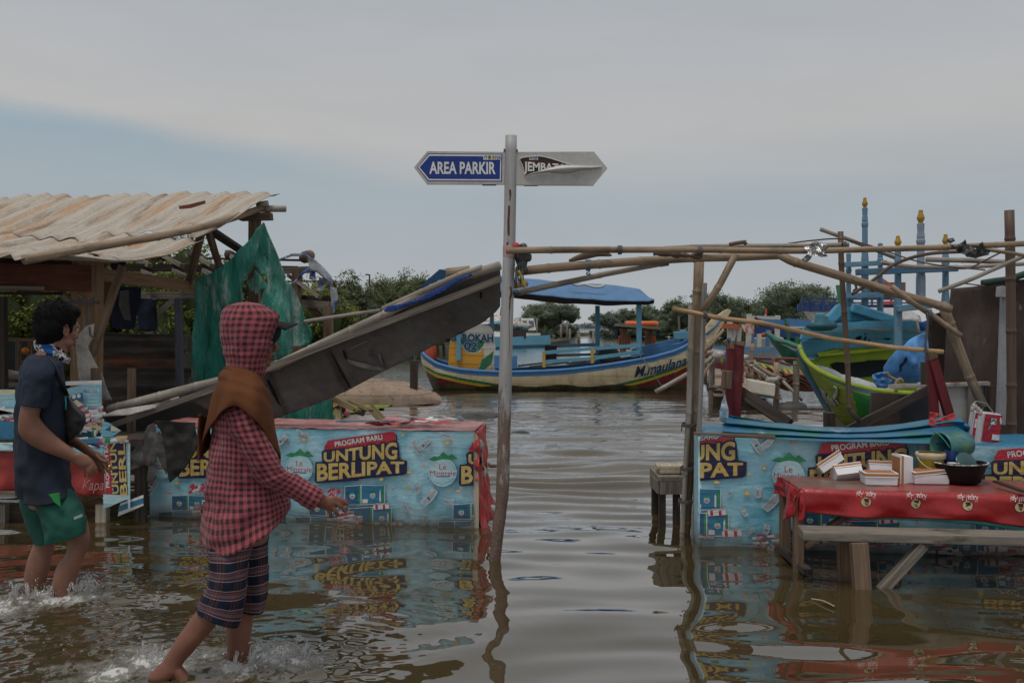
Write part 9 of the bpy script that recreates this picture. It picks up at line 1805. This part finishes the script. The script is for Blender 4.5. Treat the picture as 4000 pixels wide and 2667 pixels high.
    for k in range(700):
        a = rr.uniform(0, 6.283); z = rr.uniform(-.75, 1); d = V((math.sqrt(1-z*z)*math.cos(a), math.sqrt(1-z*z)*math.sin(a), z))
        if d.x > .35 and d.z < .45: continue
        p = V((-.018+d.x*.103, d.y*.088, .045+d.z*.095)); dn = (d*.7+V((.55*(d.x+.2), rr.uniform(-.3, .3), -.35+.5*d.z))).normalized(); ln = rr.uniform(.006, .014)
        mb.tube([Ph(*(p-d*.006)), Ph(*(p+dn*ln*.5+d*.002)), Ph(*(p+dn*ln-V((0, 0, .004))))], [.0016, .0012, .0003], 4, False)
    mb.build('hair_strands', HM, t, True)
    # T-shirt
    SH = mat('navy_tshirt', (.012, .021, .043), .9, .3, 3, (1.2, 1, .7), col2=(.014, .015, .019), s2=1.8, thr=.5, soft=.2, bump=.6, bs=9, bd=.03, fine=.04)
    mb = MB(); tor = [((165, 232), (222, 250), 0, .075), ((128, 248), (240, 262), 0, .14), ((98, 275), (252, 280), 0, .20), ((78, 340), (262, 335), 0, .215), ((66, 430), (266, 420), 0, .21), ((60, 530), (268, 520), 0, .20), ((58, 620), (270, 615), 0, .19), ((58, 700), (276, 690), 0, .19), ((68, 770), (288, 752), 0, .195), ((78, 812), (298, 786), 0, .218)]
    mb.loft(smooth_secs([(w(B, *a), w(B, *b), rd, .03*max(0, (k-7)/2)) for k, (a, b, dy, rd) in enumerate(tor)], 6), 80, (True, False), 0, 2.3, .018, 6, .18, 5.0)
    sl = [((105, 262), (205, 250), -.13, .07), ((95, 300), (222, 300), -.185, .074), ((88, 350), (214, 352), -.205, .072), ((84, 400), (202, 408), -.21, .069), ((81, 446), (190, 458), -.212, .067)]
    mb.loft(smooth_secs([(w(B, *a, dy), w(B, *b, dy), rd) for a, b, dy, rd in sl], 6), 40, (False, False), 0, 2.1, .009, 10, .06, 7.0)
    sl2 = [((150, 262), (235, 265), .13, .07), ((150, 330), (250, 330), .20, .07), ((155, 430), (255, 430), .205, .066)]
    mb.loft(smooth_secs([(w(B, *a, dy), w(B, *b, dy), rd) for a, b, dy, rd in sl2], 5), 30, (False, False), 0, 2, .008, 10, .06, 8.0)
    mb.build('t_shirt', SH, t, True, solid=.004)
    # shorts
    SG = mat('green_shorts', (.005, .058, .042), .75, .25, 4, bump=.3, bs=16, bd=.01, fine=.04, spec=.3); SGB = mat('bright_green', (.02, .22, .05), .7, .15, 6)
    mb = MB(); na = [((150, 745), (262, 742), -.045, .07), ((146, 790), (290, 785), -.06, .088), ((150, 845), (318, 832), -.085, .108), ((165, 910), (340, 880), -.100, .116), ((176, 965), (350, 925), -.11, .118), ((184, 1000), (354, 948), -.11, .116)]
    mb.loft(smooth_secs([(w(B, *a, dy), w(B, *b, dy), rd) for a, b, dy, rd in na], 7), 54, (False, False), 0, 2.2, .012, 8, .11, 3.0)
    fa = [((95, 720), (230, 720), .06, .10), ((80, 780), (240, 780), .08, .12), ((84, 850), (236, 850), .09, .116), ((108, 920), (236, 920), .092, .11), ((128, 970), (238, 968), .092, .106), ((140, 1002), (238, 985), .092, .104)]
    mb.loft(smooth_secs([(w(B, *a, dy), w(B, *b, dy), rd) for a, b, dy, rd in fa], 7), 50, (False, False), 0, 2.2, .010, 8, .11, 6.0)
    sh = mb.build('shorts', SG, t, True, solid=.004)
    def onsh(x, y, lift=.006):
        px = B(x, y); 
        return W(px, Y-.11-.118*math.sqrt(max(.02, 1-((x-265)/96)**2))-lift)
    mb = MB(); mb.sheet([B(197, 806), B(240, 800), B(246, 858), B(220, 840)], lambda x, y: W((x, y), Y-.095-.115*math.sqrt(max(.05, 1-((x/.588*1.034-240)/100)**2))-.010), 3); mb.build('bright_patch', SGB, sh, True, solid=.002)
    mb = MB()
    for k in range(7): x = 299+k*5; mb.quad([onsh(x, 909-k*1.9), onsh(x+3.6, 907.6-k*1.9), onsh(x+3.6, 897-k*2.0-(k % 3)), onsh(x, 898.6-k*2.0-(k % 2))])
    mb.build('white_print', mat('white_print', (.55, .55, .55), .7), sh)
    # neck scarf
    t2 = NT('patterned_scarf'); n = t2.noise(t2.coord('Object'), 22, 3, .5, 1.2); n2 = t2.noise(t2.coord('Object'), 9, 3, .5, .8)
    c = t2.ramp(n, [(0, (.012, .012, .014)), (.46, (.012, .012, .014)), (.48, (.42, .41, .40)), (.60, (.42, .41, .40)), (.61, (.10, .10, .11))], 'CONSTANT'); c = t2.mix(t2.ramp(n2, [(.56, 0), (.58, 1)]), c, (.015, .07, .22)); t2.bsdf(c, .9, 0, .1, t2.bump(t2.noise(t2.coord('Object'), 30, 3), .3, .01))
    mb = MB(); sc = [((272, 1140), (420, 1165), 0, .072), ((255, 1150), (438, 1190), 0, .088), ((248, 1165), (455, 1225), 0, .098), ((245, 1180), (475, 1250), 0, .105), ((248, 1200), (492, 1272), 0, .108), ((285, 1225), (470, 1300), 0, .095)]
    mb.loft(smooth_secs([(w(A, *a), w(A, *b), rd) for a, b, dy, rd in sc], 5), 50, (False, False), 0, 2, .012, 14, .09, 2.0); mb.build('scarf', t2.m, t, True, solid=.006)
    # bag and strap
    BG = mat('black_bag', (.012, .012, .013), .6, .3, 8, bump=.4, bs=20, bd=.01, spec=.4); o = thing('shoulder_bag', 'black cross-body bag hanging on the chest of the man in the navy T-shirt', 'bag', V((W(J(650, 700), Y).x, Y, W(J(650, 760), Y).z)))
    bs_ = [((562, 295), (596, 310), -.06, .03), ((560, 360), (640, 372), -.06, .06), ((560, 430), (692, 440), -.06, .075), ((562, 505), (742, 508), -.06, .08), ((564, 560), (745, 550), -.06, .08), ((566, 640), (708, 628), -.06, .07), ((570, 710), (640, 700), -.06, .05), ((575, 752), (596, 748), -.06, .02)]
    mb = MB(); mb.loft(smooth_secs([(w(J, *a, dy), w(J, *b, dy), rd) for a, b, dy, rd in bs_], 5), 36, (True, True), 0, 2.4, .010, 12, None, 2.0); mb.build('pouch', BG, o, True)
    mb = MB(); mb.tube(catmull([W(J(595, 330), Y-.14), W(J(640, 400), Y-.145), W(J(690, 470), Y-.145), W(J(735, 515), Y-.13)], 4), .004, 5); mb.build('zip', mat('zip_grey', (.08, .08, .08), .4), o, True)
    mb = MB(); P_ = catmull([W(A(300, 1200), Y+.06), W(A(340, 1215), Y-.03), W(J(400, 10), Y-.13), W(J(450, 40), Y-.19), W(J(505, 140), Y-.205), W(J(545, 240), Y-.19), W(J(578, 310), Y-.10)], 6); mb.tube(P_, [(.020, .004)]*len(P_), 8); mb.build('strap', BG, o, True)
    mb = MB(); mb.tube([W(J(572, 330), Y-.15), W(J(577, 390), Y-.155), W(J(575, 448), Y-.15)], .004, 5); mb.build('turquoise_cord', mat('turquoise', (.03, .25, .3), .6), o, True)
    mb = MB(); mb.tube([q2(952, 935, -.014), q2(960, 955, -.016)], .0075, 8); mb.build('ring', mat('gold_ring', (.6, .42, .12), .3, metal=1), t, True)
man()
# ------------------------------------------------------------------ splashes thrown up round the legs
def splash():
    SM = mat('splash_water', (.75, .75, .74), .08, .1, 30, spec=.6, bump=0); b = [n for n in SM.node_tree.nodes if n.type == 'BSDF_PRINCIPLED'][0]; b.inputs['Transmission Weight'].default_value = .78; b.inputs['IOR'].default_value = 1.33; rr = random.Random(9)
    for lab, spots in (('spray of white droplets kicked up round the legs of the hooded person', ((N(1130, 1000), .16, 160), (N(960, 985), .16, 150), (N(1570, 1030), .16, 110), (N(1800, 960), .20, 260), (N(1950, 990), .18, 200))), ('spray of white droplets kicked up round the legs of the man', ((N(430, 545), .20, 260), (N(520, 510), .16, 190), (N(240, 560), .22, 170)))):
        mb = MB()
        for p, r, n in spots:
            x, y = WM(p)
            for k in range(n):
                a = rr.uniform(0, 6.28); d = abs(rr.gauss(0, r*.55)); hgt = max(0, rr.gauss(.0, .045))*max(.1, 1-d/r/1.4); s_ = rr.uniform(.0009, .0028)*(1 if hgt > .02 else 1.2)
                mb.ball((x+d*math.cos(a), y+.6*d*math.sin(a), .004+hgt), s_*rr.uniform(.8, 2.2), s_, s_*rr.uniform(.7, 1.5), 6, 4)
        for p, r, n in spots:                      # thin thrown ligaments of water
            x, y = WM(p)
            for k in range(n//16):
                a = rr.uniform(0, 6.28); d = r*rr.uniform(.2, .7); c = V((x+d*math.cos(a), y+.6*d*math.sin(a), .0)); u = V((math.cos(a)*rr.uniform(.3, 1)+.25, .5*math.sin(a), 0)); L_ = rr.uniform(.03, .09); hh = rr.uniform(.02, .065)
                P_ = [c+u*L_*t_+V((rr.uniform(-.004, .004), 0, hh*4*t_*(1-t_*.75)*rr.uniform(.8, 1.1))) for t_ in (0, .2, .4, .6, .8, 1)]
                w_ = rr.uniform(.003, .009); mb.tube(catmull(P_, 3), [(w_*math.sin(.25+2.6*q/15)*rr.uniform(.6, 1.2), w_*.35) for q in range(16)], 6)
        o = mb.build('water_splash', SM, None, True); props(o, lab, 'splash', kind='stuff')
splash()
